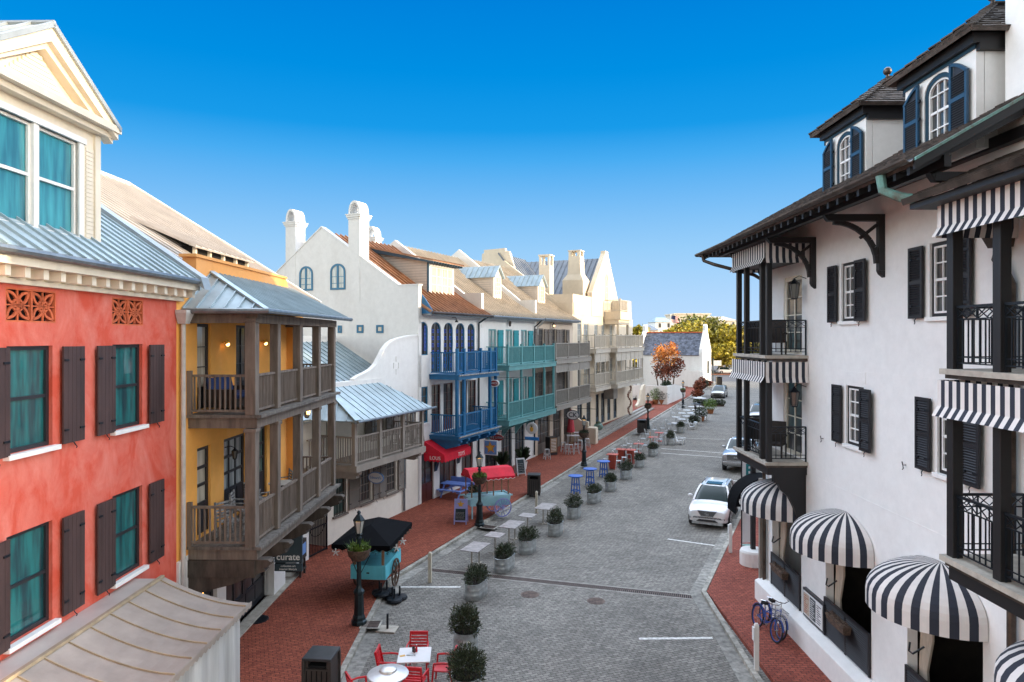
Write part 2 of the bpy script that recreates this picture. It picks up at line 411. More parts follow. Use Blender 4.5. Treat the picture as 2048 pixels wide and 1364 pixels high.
def striped(name,mode,period,c1,c2,duty=.5,ph=0):
    """stripe by angle around object z (fan) or along object x"""
    m=bpy.data.materials.new(name); nt,b=nodes(m); N=nt.nodes; L=nt.links
    tc=N.new('ShaderNodeTexCoord'); sp=N.new('ShaderNodeSeparateXYZ'); L.new(tc.outputs['Object'],sp.inputs[0])
    if mode=='x': src=sp.outputs[0]
    elif mode=='xy':
        a=N.new('ShaderNodeMath'); a.operation='ADD'; L.new(sp.outputs[0],a.inputs[0]); L.new(sp.outputs[1],a.inputs[1]); src=a.outputs[0]
    else:
        a=N.new('ShaderNodeMath'); a.operation='ARCTAN2'; L.new(sp.outputs[1],a.inputs[0]); L.new(sp.outputs[0],a.inputs[1]); src=a.outputs[0]
    d=N.new('ShaderNodeMath'); d.operation='DIVIDE'; L.new(src,d.inputs[0]); d.inputs[1].default_value=period
    p=N.new('ShaderNodeMath'); p.operation='ADD'; L.new(d.outputs[0],p.inputs[0]); p.inputs[1].default_value=100+ph
    f=N.new('ShaderNodeMath'); f.operation='FRACT'; L.new(p.outputs[0],f.inputs[0])
    g=N.new('ShaderNodeMath'); g.operation='GREATER_THAN'; L.new(f.outputs[0],g.inputs[0]); g.inputs[1].default_value=duty
    mx=N.new('ShaderNodeMixRGB'); L.new(g.outputs[0],mx.inputs[0]); mx.inputs[1].default_value=(*c1,1); mx.inputs[2].default_value=(*c2,1)
    L.new(mx.outputs[0],b.inputs['Base Color']); b.inputs['Roughness'].default_value=.75; M[name]=m
striped('stripe_awning','fan',PI/15,(.72,.68,.62),(.025,.032,.05),.5,.5)
striped('stripe_valance','xy',.30,(.72,.68,.64),(.02,.026,.042),.5)
# generic building pieces -------------------------------------------------
def arc(x0,x1,zs,zc,n=10):
    xm=(x0+x1)/2; a=(x1-x0)/2; h=zc-zs
    return [(xm-a*math.cos(PI*i/n),zs+h*math.sin(PI*i/n)) for i in range(n+1)]
def wallsheet(mb,s0,s1,z0,z1,holes,y=0.0,rev=.2,edges=True):
    """front sheet facing -y with openings; hole=(s0,s1,z0,z1[,arch rise])"""
    xs=sorted(set([s0,s1]+[v for h in holes for v in h[:2] if s0<v<s1])); zs=sorted(set([z0,z1]+[v for h in holes for v in h[2:4] if z0<v<z1]))
    for i in range(len(xs)-1):
        for j in range(len(zs)-1):
            cx=(xs[i]+xs[i+1])/2; cz=(zs[j]+zs[j+1])/2
            if any(h[0]<cx<h[1] and h[2]<cz<h[3] for h in holes): continue
            mb.quad((xs[i],y,zs[j]),(xs[i+1],y,zs[j]),(xs[i+1],y,zs[j+1]),(xs[i],y,zs[j+1]))
    for h in holes:
        a,b,c,d=h[:4]; r=h[4] if len(h)>4 else 0
        mb.quad((a,y,c),(b,y,c),(b,y+rev,c),(a,y+rev,c))
        if r:
            p=arc(a,b,d-r,d); k=len(p)//2
            mb.add([(q[0],y,q[1]) for q in p[:k+1]]+[(a,y,d)],[tuple(range(k+2))])
            mb.add([(q[0],y,q[1]) for q in p[k:]]+[(b,y,d)],[tuple(range(k+2))])
            for i in range(len(p)-1): mb.quad((p[i][0],y,p[i][1]),(p[i+1][0],y,p[i+1][1]),(p[i+1][0],y+rev,p[i+1][1]),(p[i][0],y+rev,p[i][1]))
        else: mb.quad((a,y,d),(b,y,d),(b,y+rev,d),(a,y+rev,d))
        mb.quad((a,y,c),(a,y,d-r),(a,y+rev,d-r),(a,y+rev,c)); mb.quad((b,y,c),(b,y,d-r),(b,y+rev,d-r),(b,y+rev,c))
    if edges:
        mb.quad((s0,y,z0),(s0,y,z1),(s0,y+rev,z1),(s0,y+rev,z0)); mb.quad((s1,y,z0),(s1,y,z1),(s1,y+rev,z1),(s1,y+rev,z0))
        mb.quad((s0,y,z1),(s1,y,z1),(s1,y+rev,z1),(s0,y+rev,z1))
def window(root,a,b,c,d,fm='win_black',gm='glass_dark',cols=2,rows=2,y=.1,fw=.06,mw=.025,arch=0,hung=True,sill=None,name='window',sillm='sill_white',label=None,panel=0,panelm=None,inner=None):
    """window or glazed door in a hole"""
    f=MB(); t=.06; m2=fm
    if arch:
        p=arc(a,b,d-arch,d,12); q=arc(a+fw,b-fw,d-arch,d-fw,12)
        for i in range(12):
            f.hexa([(p[i][0],y-t/2,p[i][1]),(p[i+1][0],y-t/2,p[i+1][1]),(p[i+1][0],y+t/2,p[i+1][1]),(p[i][0],y+t/2,p[i][1])],
                   [(q[i][0],y-t/2,q[i][1]),(q[i+1][0],y-t/2,q[i+1][1]),(q[i+1][0],y+t/2,q[i+1][1]),(q[i][0],y+t/2,q[i][1])])
    else: f.box(a+fw,b-fw,y-t/2,y+t/2,d-fw,d)
    f.box(a,a+fw,y-t/2,y+t/2,c,d-arch); f.box(b-fw,b,y-t/2,y+t/2,c,d-arch); f.box(a+fw,b-fw,y-t/2,y+t/2,c,c+fw)
    w=f.build(name,fm,root,label=label)
    g=MB(); im=inner or fm
    A,B,C,D=a+fw,b-fw,c+fw+panel,d-fw
    def top(x):
        if not arch: return D
        u=(x-(a+b)/2)/((b-a)/2-fw); return d-arch+(arch-fw)*math.sqrt(max(0,1-u*u))
    for i in range(1,cols):
        x=A+(B-A)*i/cols; ww=mw*(2.2 if (cols%2==0 and i==cols//2 and not hung and cols>1) else 1); g.box(x-ww/2,x+ww/2,y-.012,y+.014,C,top(x)-.004)
    for j in range(1,rows):
        z=C+(D-C)*j/rows; ww=mw*(2 if hung and j*2==rows else 1)
        if arch and z>d-arch:
            u=math.sqrt(max(0,1-((z-(d-arch))/(arch-fw))**2))*((b-a)/2-fw); x0,x1=(a+b)/2-u,(a+b)/2+u
        else: x0,x1=A,B
        g.box(x0,x1,y-.018,y+.016,z-ww/2,z+ww/2)
    if hung and rows==1: g.box(A,B,y-.018,y+.016,(C+D)/2-.03,(C+D)/2+.03)
    if g.f: g.build('glazing_bar',im,w)
    if panel:
        pmb=MB(); pmb.box(A,B,y-.02,y+.02,c+fw,c+fw+panel); n=max(1,cols//1)
        for i in range(n):
            x0=A+(B-A)*i/n+.05; x1=A+(B-A)*(i+1)/n-.05; pmb.box(x0,x1,y-.035,y-.02,c+fw+.08,c+fw+panel-.06)
        pmb.build('door_panel',panelm or fm,w)
    pn=MB()
    if arch: pn.prism([(A,C),(B,C)]+[(q[0],q[1]) for q in arc(A,B,d-arch,D,12)][::-1],y+.02,y+.03,'y')
    else: pn.box(A,B,y+.02,y+.03,C,D)
    pn.build('pane',gm,w)
    if sill is not None:
        sb=MB(); sb.box(a-.08,b+.08,-sill,.05,c-.09,c-.002); sb.build('sill',sillm,w,bevel=.008)
    return w
def shutter(root,a,b,c,d,m='shutter_brown',y=-.06,style='plank',arch=0,hooks=True,label=None,side=0):
    s=MB()
    if style=='plank':
        n=max(2,int(round((b-a)/.13)))
        for i in range(n):
            x0=a+(b-a)*i/n; x1=a+(b-a)*(i+1)/n; s.box(x0+.003,x1-.003,y-.035,y,c,d)
        s.box(a+.02,b-.02,y,y+.015,c+.2,c+.32); s.box(a+.02,b-.02,y,y+.015,d-.32,d-.2)
    else:
        fw=.065
        top=d
        if arch:
            # one side arch shoulder
            pts=[(a,c),(b,c)]
            ar=[(a+(b-a)*i/6, d-arch*(1-math.sin(PI/2*(i/6 if side<0 else 1-i/6)))) for i in range(7)]
            s.prism(pts+[ar[i] for i in range(6,-1,-1)],y-.012,y,'y'); top=d-arch
            for i in range(6): s.bar((ar[i][0],y-.02,ar[i][1]-.035),(ar[i+1][0],y-.02,ar[i+1][1]-.035),.045,.07)
        else: s.box(a+.01,b-.01,y-.012,y,c+.01,d-.01); s.box(a+fw,b-fw,y-.045,y,d-fw,d)
        s.box(a,a+fw,y-.045,y,c,top); s.box(b-fw,b,y-.045,y,c,top); s.box(a+fw,b-fw,y-.045,y,c,c+fw)
        zm=(c+top)/2; s.box(a+fw,b-fw,y-.045,y,zm-.04,zm+.04)
        z=c+fw+.02
        while z<top-fw-.02:
            if abs(z-zm)>.06: s.add([(a+fw,y-.04,z),(b-fw,y-.04,z),(b-fw,y-.008,z+.035),(a+fw,y-.008,z+.035),(a+fw,y-.04,z-.008),(b-fw,y-.04,z-.008),(b-fw,y-.008,z+.027),(a+fw,y-.008,z+.027)],[(0,1,2,3),(7,6,5,4),(0,4,5,1)])
            z+=.05
    o=s.build('shutter',m,root,label=label)
    h=MB()
    for z in (c+.26,d-.26-arch): h.box(a+.02,a+.14,y-.052,y-.034,z-.02,z+.02); h.box(b-.16,b-.02,y-.052,y-.034,z-.02,z+.02)
    if hooks: h.tube([((a+b)/2,y-.02,c),((a+b)/2,y-.05,c-.05),((a+b)/2+.04,y-.06,c-.09),((a+b)/2+.02,y-.06,c-.12)],.01,5)
    h.build('hinge_strapwork','iron',o)
    return o
def railmb(mb,p,q,z,h=1.0,gap=.13,bw=.035,top=(.09,.06),bot=(.05,.06),lift=.1):
    p=Vector((*p,0));q=Vector((*q,0));L=(q-p).length;n=max(1,int(L/gap))
    mb.bar(p+Vector((0,0,z+h)),q+Vector((0,0,z+h)),*top)
    mb.bar(p+Vector((0,0,z+lift)),q+Vector((0,0,z+lift)),*bot)
    for i in range(1,n):
        c=p.lerp(q,i/n); mb.box(c.x-bw/2,c.x+bw/2,c.y-bw/2,c.y+bw/2,z+lift,z+h-top[1]/2)
def ironrail(mb,p,q,z,h=1.02,gap=.13):
    p=Vector((*p,0));q=Vector((*q,0));L=(q-p).length;n=max(2,int(L/gap)); Z=lambda a:Vector((0,0,a))
    mb.bar(p+Z(z+h),q+Z(z+h),.05,.04); mb.bar(p+Z(z+h-.2),q+Z(z+h-.2),.02,.02); mb.bar(p+Z(z+.1),q+Z(z+.1),.03,.02); mb.bar(p+Z(z+.2),q+Z(z+.2),.018,.018)
    for i in range(0,n+1):
        c=p.lerp(q,i/n); mb.bar(c+Z(z+.1),c+Z(z+h-.2),.018,.018)
    m=max(1,int(round(L/.45)))
    for i in range(m):
        a=p.lerp(q,i/m); b=p.lerp(q,(i+1)/m); c=(a+b)/2
        mb.bar(a+Z(z+h-.02),c+Z(z+h-.18),.014,.014); mb.bar(c+Z(z+h-.18),b+Z(z+h-.02),.014,.014)
        mb.bar(a+Z(z+h-.18),c+Z(z+h-.02),.014,.014); mb.bar(c+Z(z+h-.02),b+Z(z+h-.18),.014,.014)
        mb.bar(a+Z(z+h-.2),a+Z(z+h),.02,.02)
    for c in (p,q): mb.bar(c+Z(z),c+Z(z+h),.035,.035)
def lantern(parent,x,y,z,s=1.0,lit=True,name='wall_lantern',arm=True):
    b=MB(); 
    if arm: b.tube([(x,0,z+.3*s),(x,y*.6,z+.36*s),(x,y,z+.3*s)],.012,5)
    b.lathe([(.02*s,.30*s),(.05*s,.25*s),(.12*s,.18*s),(.13*s,.17*s)],6,(x,y,z)); b.lathe([(.07*s,-.19*s),(.08*s,-.16*s)],6,(x,y,z))
    for k in range(6):
        t=2*PI*k/6; b.bar((x+.075*s*math.cos(t),y+.075*s*math.sin(t),z-.17*s),(x+.12*s*math.cos(t),y+.12*s*math.sin(t),z+.18*s),.012)
    o=b.build(name,'iron',parent)
    g=MB(); g.lathe([(.07*s,-.155*s),(.11*s,.165*s)],6,(x,y,z)); 
    g.build('lamp_pane','lamp_glass' if lit else 'lamp_glass_dark',o)
    if lit:
        e=MB(); e.lathe([(.02*s,-.1*s),(.075*s,-.05*s),(.095*s,.06*s),(.02*s,.1*s)],6,(x,y-.03*s,z)); e.build('flame','lamp_glow',o)
    return o
# ---------- ground, road, pavements
def sheet(name,poly,z,m,kind='structure',th=None,**k):
    b=MB()
    if th: b.prism(poly,z-th,z,'z')
    else: b.add([(x,y,z) for x,y in poly],[tuple(range(len(poly)))])
    o=b.build(name,m); tag(o,kind=kind,**k); return o
mk('earth',(.16,.14,.11),.95,.4,.2)
mk('asphalt',(.10,.10,.11),.9,.2,.5)
def S2(Y,x0=-4.3,y0=25.07,m=.402): return x0+(Y-y0)*m
sheet('ground',[(-1500,-400),(1500,-400),(1500,2600),(-1500,2600)],-.03,'earth')
sheet('road',[(-5.5,-12),(16,-12),(16,25),(64,128),(60,140),(36,140),(-5.5,26)],0,'pavers')
sheet('cross_road',[(-60,140.2),(200,140.2),(200,164),(-60,164)],0.0,'asphalt')
sheet('cross_road_far_lane',[(-60,168),(200,168),(200,226),(-60,226)],0.0,'asphalt')
brickmat('sun_brick',(.5,.2,.12),(.4,.15,.09),(.2,.1,.07),.4,.2,0,.01)  # sunlit orange tone put into this brick colour
sheet('median_pavement',[(-60,164.2),(200,164.2),(200,167.8),(-60,167.8)],.1,'sun_brick',th=.12)
sheet('far_pavement',[(-60,226),(200,226),(200,234),(-60,234)],.1,'sun_brick',th=.12)
# left pavement
sheet('pavement_left',[(-14,-12),(-4.62,-12),(-4.62,25.2),(S2(138)-.32,138),(30,138),(-14,30)],.12,'redbrick',th=.16)
kb=MB()
kb.add([],[])
def kerbline(pts,w,z=.125,th=.165,side=1):
    b=MB()
    P=[Vector((*p,0)) for p in pts]; N=[]
    for i in range(len(P)):
        d=Vector((0,0,0))
        if i>0: d+=(P[i]-P[i-1]).normalized()
        if i<len(P)-1: d+=(P[i+1]-P[i]).normalized()
        d.normalize(); N.append(Vector((d.y,-d.x,0))*side)
    for i in range(len(P)-1):
        a,b2=P[i],P[i+1]; n1,n2=N[i],N[i+1]
        L=(b2-a).length; k=max(1,int(L/.9))
        for j in range(k):
            g=.006/L*.9; t0=j/k+ (g if j else 0); t1=(j+1)/k
            p0=a.lerp(b2,t0);p1=a.lerp(b2,t1);q0=(a+n1*w).lerp(b2+n2*w,t0);q1=(a+n1*w).lerp(b2+n2*w,t1)
            dz=random.uniform(-.003,.003)
            b.hexa([p+Vector((0,0,z-th)) for p in (p0,q0,q1,p1)],[p+Vector((0,0,z+dz)) for p in (p0,q0,q1,p1)])
    return b
mk('kerb_grey',(.42,.395,.345),.85,.35,5,.5,50,island=.18)
mk('gutter_stone',(.31,.295,.265),.85,.35,5,.5,40,island=.25)
k=kerbline([(-4.62,-12),(-4.62,17.8),(-4.60,25.1),(S2(138)-.36,138)],.16).build('kerb_left','kerb_grey'); tag(k,kind='structure')
k=kerbline([(-4.46,-12),(-4.46,17.8),(-4.44,25.05),(S2(138)-.2,138)],.42,.012,.03).build('gutter_strip_left','gutter_stone'); tag(k,kind='structure')
# right pavement
sheet('pavement_right',[(6.52,-12),(22,-12),(22,22),(75,138),(59.2,138),(6.82,23.9)],.12,'redbrick2',th=.16)
k=kerbline([(6.5,-12),(6.5,17.8),(6.8,23.9),(59.2,138)],.16,side=-1).build('kerb_right','kerb_grey'); tag(k,kind='structure')
k=kerbline([(6.34,-12),(6.34,17.8),(6.64,23.95),(59.04,138)],.4,.012,.03,side=-1).build('gutter_strip_right','gutter_stone'); tag(k,kind='structure')
# drain channel across the street
a=Vector((-3.2,26.45,0)); b_=Vector((6.3,23.65,0)); d=(b_-a).normalized(); nn=Vector((-d.y,d.x,0))
g=MB(); g.m=0
g.hexa([a-nn*.26,b_-nn*.26,b_-nn*.17,a-nn*.17],[v+Vector((0,0,.008)) for v in (a-nn*.26,b_-nn*.26,b_-nn*.17,a-nn*.17)])
g.hexa([a+nn*.17,b_+nn*.17,b_+nn*.26,a+nn*.26],[v+Vector((0,0,.008)) for v in (a+nn*.17,b_+nn*.17,b_+nn*.26,a+nn*.26)])
g.m=1; g.hexa([a-nn*.17,b_-nn*.17,b_+nn*.17,a+nn*.17],[v+Vector((0,0,.003)) for v in (a-nn*.17,b_-nn*.17,b_+nn*.17,a+nn*.17)])
g.m=2
L=(b_-a).length;n=int(L/.07)
for i in range(n):
    c=a+d*(.035+i*.07); g.bar(c-nn*.165+Vector((0,0,.007)),c+nn*.165+Vector((0,0,.007)),.035,.006)
mk('rust_grate',(.17,.12,.10),.7,.4,6,metal=.3)
o=g.build('drain_channel',['concrete','void','rust_grate']); tag(o,'long rusty grated drain channel running across the paved street','drain')
# painted lines
def line(p,q,w=.13,lab=None):
    a=Vector((*G(*p),.0));c=Vector((*G(*q),.0)); d=(c-a).normalized(); n=Vector((-d.y,d.x,0))*w/2
    b=MB(); b.add([a-n+Vector((0,0,.004)),c-n+Vector((0,0,.004)),c+n+Vector((0,0,.004)),a+n+Vector((0,0,.004))],[(0,1,2,3)])
    o=b.build('parking_line','paint_line'); tag(o,kind='structure')
line((797,1174),(921,1174)); line((1278,1277.5),(1425,1276)); line((1335,1078),(1435,1092)); line((1322,897),(1446,906)); line((1322,906),(1446,915)); line((1437,959),(1488,963)); line((1360,876),(1450,879),.08)
# manholes and grates
def disc(name,px,py,r,mat_,lab,cat,z=0,sq=None):
    x,y=G(px,py,z); t=thing(name,lab,cat,(x,y,z)); b=MB(); b.lathe([(r,0),(r,.008),(r*.93,.012),(r*.9,.008),(.001,.008)],28); b.build('cover_ring','rust_grate' if mat_!='iron' else 'iron',t)
    g=MB()
    for i in range(-4,5):
        w=math.sqrt(max(0,(r*.85)**2-(i*r*.19)**2))
        if w>.02: g.box(-w,w,i*r*.19-.02,i*r*.19+.02,.008,.014)
    g.build('cover_ridges',mat_,t); return t
disc('manhole_cover',1060,1189,.33,'rust_grate','round grey-brown manhole cover in the road just below the drain channel','manhole cover')
disc('manhole_cover',1192,1202,.31,'rust_grate','round rusty manhole cover close under the middle of the drain channel','manhole cover')
disc('manhole_cover',514,1239,.36,'iron','black round cover set in the brick pavement outside the storefront doors','manhole cover',.12)
disc('manhole_cover',682,1148+6,.2,'rust_grate','',None,.12) if 0 else None
def grate(px,py,w,l,rz,lab,z=.12):
    x,y=G(px,py,z); t=thing('floor_grate',lab,'grate',(x,y,z+.002),rz); b=MB()
    b.box(-w/2,w/2,-l/2,-l/2+.05,0,.012);b.box(-w/2,w/2,l/2-.05,l/2,0,.012);b.box(-w/2,-w/2+.05,-l/2+.05,l/2-.05,0,.012);b.box(w/2-.05,w/2,-l/2+.05,l/2-.05,0,.012)
    b.build('grate_frame','kerb_grey',t); g=MB(); g.m=0; g.box(-w/2+.05,w/2-.05,-l/2+.05,l/2-.05,.001,.003); g.m=1
    for i in range(1,9): yy=-l/2+.05+(l-.1)*i/9; g.box(-w/2+.05,w/2-.05,yy-.012,yy+.012,.003,.009)
    g.build('grate_bars',['void','rust_grate'],t)
grate(742,1249,.62,.62,0,'square pale-framed grate beside the foot of the nearest lamp post')
grate(978,1054,.75,.6,R(-22),'dark grate in the pavement edge beside the second lamp post')
x,y=G(1492,1088+2,.12); b=MB(); b.box(-.2,.2,-.15,.15,0,.01); o=b.build('utility_cover','verdigris',None,loc=(x,y,.121)); tag(o,'small green utility cover in the right-hand brick pavement','utility cover')
A_D1=math.degrees(math.atan2(1,.0154))
def LX(Y): return -8.77+.0154*Y
# ============ RED BUILDING ============
FRd=Fr(LX(5),5,A_D1)
red=frthing(FRd,'townhouse','red stuccoed house with brown plank shutters and a cream gabled dormer','building')
y0=5.0
Wn=[(11.6,12.74),(14.6,15.75),(8.6,9.74)]
LV=[(7.0,8.85),(3.74,5.6)]
holes=[(a-y0,b-y0,c,d) for a,b in Wn for c,d in LV]
vents=[(11.58-y0,12.83-y0,9.27,9.86),(14.58-y0,15.78-y0,9.27,9.86)]
b=MB(); wallsheet(b,0,12.3,0,9.92,holes+vents,rev=.22)
b.box(0,12.3,.24,12,0,9.92)
b.build('wall','red_stucco',red)
for a,bb,c,d in holes: window(red,a,bb,c,d,'win_black','glass_teal',1,1,y=.1,fw=.075,sill=.12)
for (a,bb) in [(Wn[0][0]-y0,Wn[0][1]-y0),(Wn[1][0]-y0,Wn[1][1]-y0),(Wn[2][0]-y0,Wn[2][1]-y0)]:
    for c,d in LV:
        shutter(red,bb+.17,bb+.80,c-.02,d-.02); shutter(red,a-.64,a-.03,c-.02,d-.02)
# pierced tile vents
for a,bb,c,d in vents:
    f=MB(); n=2; w=(bb-a)/n
    f.box(a,bb,.20,.24,c,d)
    o=None; g=MB()
    g.box(a,bb,-.0,.06,c,c+.03); g.box(a,bb,0,.06,d-.03,d); 
    for i in range(n+1): x=a+w*i; g.box(max(a,x-.02),min(bb,x+.02),0,.06,c+.03,d-.03)
    for i in range(n):
        x0=a+w*i+.02; x1=a+w*(i+1)-.02; cx=(x0+x1)/2; cz=(c+d)/2; r=(x1-x0)/2; rz_=(d-c)/2-.03
        # petals as thin arcs
        for s1 in (0,1,2,3):
            for sg in (-1,1):
                pts=[]
                for k in range(7):
                    t=k/6; ang=PI/2*s1+PI/4; L=t*1.0; off=sg*.16*math.sin(PI*t)*r*1.6
                    dx=math.cos(ang);dz=math.sin(ang)
                    pts.append((cx+dx*L*r*1.25-dz*off, .03, cz+dz*L*rz_*1.25+dx*off))
                pts=[(min(max(p[0],x0),x1),p[1],min(max(p[2],c+.03),d-.03)) for p in pts]
                for k in range(6): g.bar(pts[k],pts[k+1],.045,.03,up=(0,1,0))
        for k in range(12):
            t0=2*PI*k/12;t1=2*PI*(k+1)/12; g.bar((cx+.4*r*math.cos(t0),.03,cz+.4*rz_*math.sin(t0)),(cx+.4*r*math.cos(t1),.03,cz+.4*rz_*math.sin(t1)),.035,.03,up=(0,1,0))
        g.box(cx-.02,cx+.02,.01,.05,c+.03,d-.03) if 0 else None
        g.box(x0,x1,.02,.05,cz-.012,cz+.012); g.box(cx-.012,cx+.012,.02,.05,c+.03,d-.03)
    vt=g.build('pierced_tile_vent','orange_tile',red); f.build('vent_recess','void',vt)
# cornice
b=MB(); b.box(-.3,12.45,-.12,.2,9.92,10.0); b.box(-.3,12.5,-.04,.2,10.0,10.2); b.box(-.3,12.6,-.46,.2,10.2,10.38)
o=b.build('cornice','cream_paint',red)
b=MB(); x=-.2
while x<12.45: b.box(x,x+.13,-.36,-.04,10.02,10.2); x+=.45
b.build('dentil_molding','cream_paint',o)
b=MB(); b.tube([(-.3,-.56,10.42),(12.75,-.56,10.42)],.075,8); b.build('gutter','gutter_zinc',red)
sl=.68
b=MB(); b.m=0
roofplane(b,[(-.4,-.6,10.46),(12.45,-.6,10.46),(12.45,6,10.46+6.6*sl),(-.4,6,10.46+6.6*sl)],(1,0,0),.38,.06)
b.build('roof','roof_zinc',red)
b=MB(); b.add([],[]); p=lambda y:10.46+(y+.6)*sl
b.prism([(-.72,p(-.72)-.16),(-.62,p(-.72)+.16),(6.2,p(6.2)+.18),(6.2,p(6.2)-.2)],12.3,12.72,'x'); b.build('rake_cap','roof_zinc_light',red)
b=MB(); b.box(0,12.3,.3,12,9.95,10.4); b.prism([(.3,10.3),(6,10.3+5.7*sl-.0),(11.8,10.3)],.02,12.25,'x'); b.build('attic','cream_paint',red)
# dormer
dy=.30; d0,d1=10.85-y0,14.58-y0; dc=(d0+d1)/2
b=MB(); wd=[(11.5-y0,13.92-y0,11.05,12.98)]
wallsheet(b,d0,d1,10.75,13.35,wd,y=dy,rev=.15); b.box(d0+.01,d1-.01,dy+.16,5,10.7,13.35)
b.prism([(d0-.0,13.35),(d1+.0,13.35),(dc,14.55)],dy+.02,5.5,'y')
dm=b.build('dormer','dormer_paint',red)
t=MB(); 
t.box(wd[0][0]-.14,wd[0][0],dy-.035,dy+.1,10.95,13.0); t.box(wd[0][1],wd[0][1]+.14,dy-.035,dy+.1,10.95,13.0); t.box(wd[0][0]-.2,wd[0][1]+.2,dy-.06,dy+.1,12.98,13.1); t.box(wd[0][0]-.17,wd[0][1]+.17,dy-.05,dy+.1,10.93,11.05)
t.box((wd[0][0]+wd[0][1])/2-.07,(wd[0][0]+wd[0][1])/2+.07,dy-.02,dy+.12,11.05,12.98)
t.build('window_casing','white_paint',dm)
t=MB(); t.box(d1-.16,d1+.02,dy-.05,dy+.02,10.72,13.3); t.box(d0-.02,d0+.16,dy-.05,dy+.02,10.72,13.3)
z=11.0
while z<12.95: t.box(d1-.42,d1-.18,dy-.02,dy+.01,z,z+.075); z+=.085
t.box(d0-.25,d1+.25,dy-.2,dy+.1,13.3,13.42); t.box(d0-.3,d1+.3,dy-.34,dy+.1,13.42,13.56)
z=13.62
for i in range(8):
    hw=(14.35-z)/.62*.72
    if hw>.05: t.box(dc-hw,dc+hw,dy-.015,dy+.03,z,z+.075)
    z+=.085
# raking cornice
for sg in (-1,1):
    pk=(dc,14.78); en=(dc+sg*2.1,13.5)
    t.prism([(pk[0],pk[1]),(en[0],en[1]),(en[0],en[1]-.22),(pk[0],pk[1]-.26)],dy-.3,dy-.18,'y')
    t.prism([(pk[0],pk[1]-.26),(en[0],en[1]-.22),(en[0]-sg*.0,en[1]-.3),(pk[0],pk[1]-.4)],dy-.18,dy+.02,'y')
t.build('cornice','dormer_paint',dm)
for a_,b_2 in ((wd[0][0],(wd[0][0]+wd[0][1])/2-.07),((wd[0][0]+wd[0][1])/2+.07,wd[0][1])):
    f=MB(); fw=.05
    for (u0,u1,v0,v1) in ((a_,a_+fw,11.05,12.98),(b_2-fw,b_2,11.05,12.98),(a_+fw,b_2-fw,11.05,11.11),(a_+fw,b_2-fw,12.92,12.98),(a_+fw,b_2-fw,11.98,12.04)): f.box(u0,u1,dy+.05,dy+.1,v0,v1)
    f.build('window_frame','white_paint',dm); g=MB(); g.box(a_+fw,b_2-fw,dy+.11,dy+.12,11.11,12.92); g.build('pane','glass_sky',dm)
rp=MB()
for sg in (-1,1): roofplane(rp,[(dc+sg*2.14,dy-.36,13.5),(dc+sg*2.14,5.2,13.5),(dc,5.2,14.84),(dc,dy-.36,14.84)],(0,1,0),.42,.05)
rp.tube([(dc,dy-.36,14.86),(dc,5,14.86)],.05,6)
rp.build('dormer_roof','roof_zinc_light',red)
b=MB(); b.box(d0-.1,d1+.1,dy-.12,dy,10.66,10.8); b.build('dormer_flashing','roof_zinc_light',red)
# canopy over the near shop front
cn=FRd
t=MB(); L0,L1=0.2,15.55-y0-.02
t.box(L0,L1-.12,-.62,-.003,3.42,3.56); cano=t.build('canopy_ledge','roof_tan',red)
t=MB(); pr=[]
for i in range(9):
    u=i/8; pr.append((-.62-u*1.95, 3.56-.58*(1-(1-u)**1.7)))
for i in range(8):
    (ya,za),(yb,zb)=pr[i],pr[i+1]; t.hexa([(L0,ya,za-.03),(L1,ya,za-.03),(L1,yb,zb-.03),(L0,yb,zb-.03)],[(L0,ya,za),(L1,ya,za),(L1,yb,zb),(L0,yb,zb)])
t.m=1; x=L0+.2
while x<=L1:
    for i in range(8): t.bar((x,pr[i][0],pr[i][1]+.012),(x,pr[i+1][0],pr[i+1][1]+.012),.02,.035)
    x+=.62
t.box(L0,L1-.05,-.66,-.58,3.56,3.62)
t.m=0
# scalloped edge
x=L0
while x<L1: t.prism([(x,pr[-1][1]-.01),(x+.18,pr[-1][1]-.01),(x+.18,pr[-1][1]-.10),(x+.09,pr[-1][1]-.15),(x,pr[-1][1]-.10)],pr[-1][0]-.012,pr[-1][0]+.004,'y'); x+=.18
t.build('canopy','canopy_metal canopy_rib'.split(),red)
t=MB(); n=26
for i in range(n):
    xa=L0+.3+(L1-L0-.5)*i/n; xb=L0+.3+(L1-L0-.5)*(i+1)/n; o_=.03*(i%2)
    t.hexa([(xa,-2.44-o_,.12),(xb,-2.44-.03+o_,.12),(xb,-2.41-.03+o_,.12),(xa,-2.41-o_,.12)],[(xa,-2.44-o_,2.92),(xb,-2.44-.03+o_,2.92),(xb,-2.41-.03+o_,2.92),(xa,-2.41-o_,2.92)])
t.box(L1-.22,L1-.2,-2.4,-.1,.12,2.98)
t.build('canopy_side_curtain','vinyl',red)
# ============ YELLOW BUILDING ============
FY=Fr(LX(17.3),17.3,A_D1); y0=17.3; LY=9.05
yel=frthing(FY,'townhouse','yellow stuccoed house with two timber galleries wrapped under a hipped metal roof','building')
up=[(18.4,19.2),(20.9,22.1),(23.7,24.7)]
lo=[(18.4,19.2),(20.05,21.65),(21.9,23.4)]
holes=[(a-y0,c-y0,7.05,9.38) for a,c in up]+[(a-y0,c-y0,3.62,6.0) for a,c in lo]
gh=[(18.0-y0,19.6-y0,.12,2.9),(20.2-y0,23.5-y0,.12,3.0),(24.5-y0,25.3-y0,.12,3.0)]
b=MB(); wallsheet(b,.0,LY,3.3,10.5,holes,rev=.22); b.box(0,LY,.24,11,3.3,10.5)
b.box(8.1,LY,-.3,0,3.3,10.5)
b.build('wall','yellow_stucco',yel)
b=MB(); wallsheet(b,.0,LY,0,3.3,gh,rev=.22); b.box(0,LY,.24,11,0,3.3)
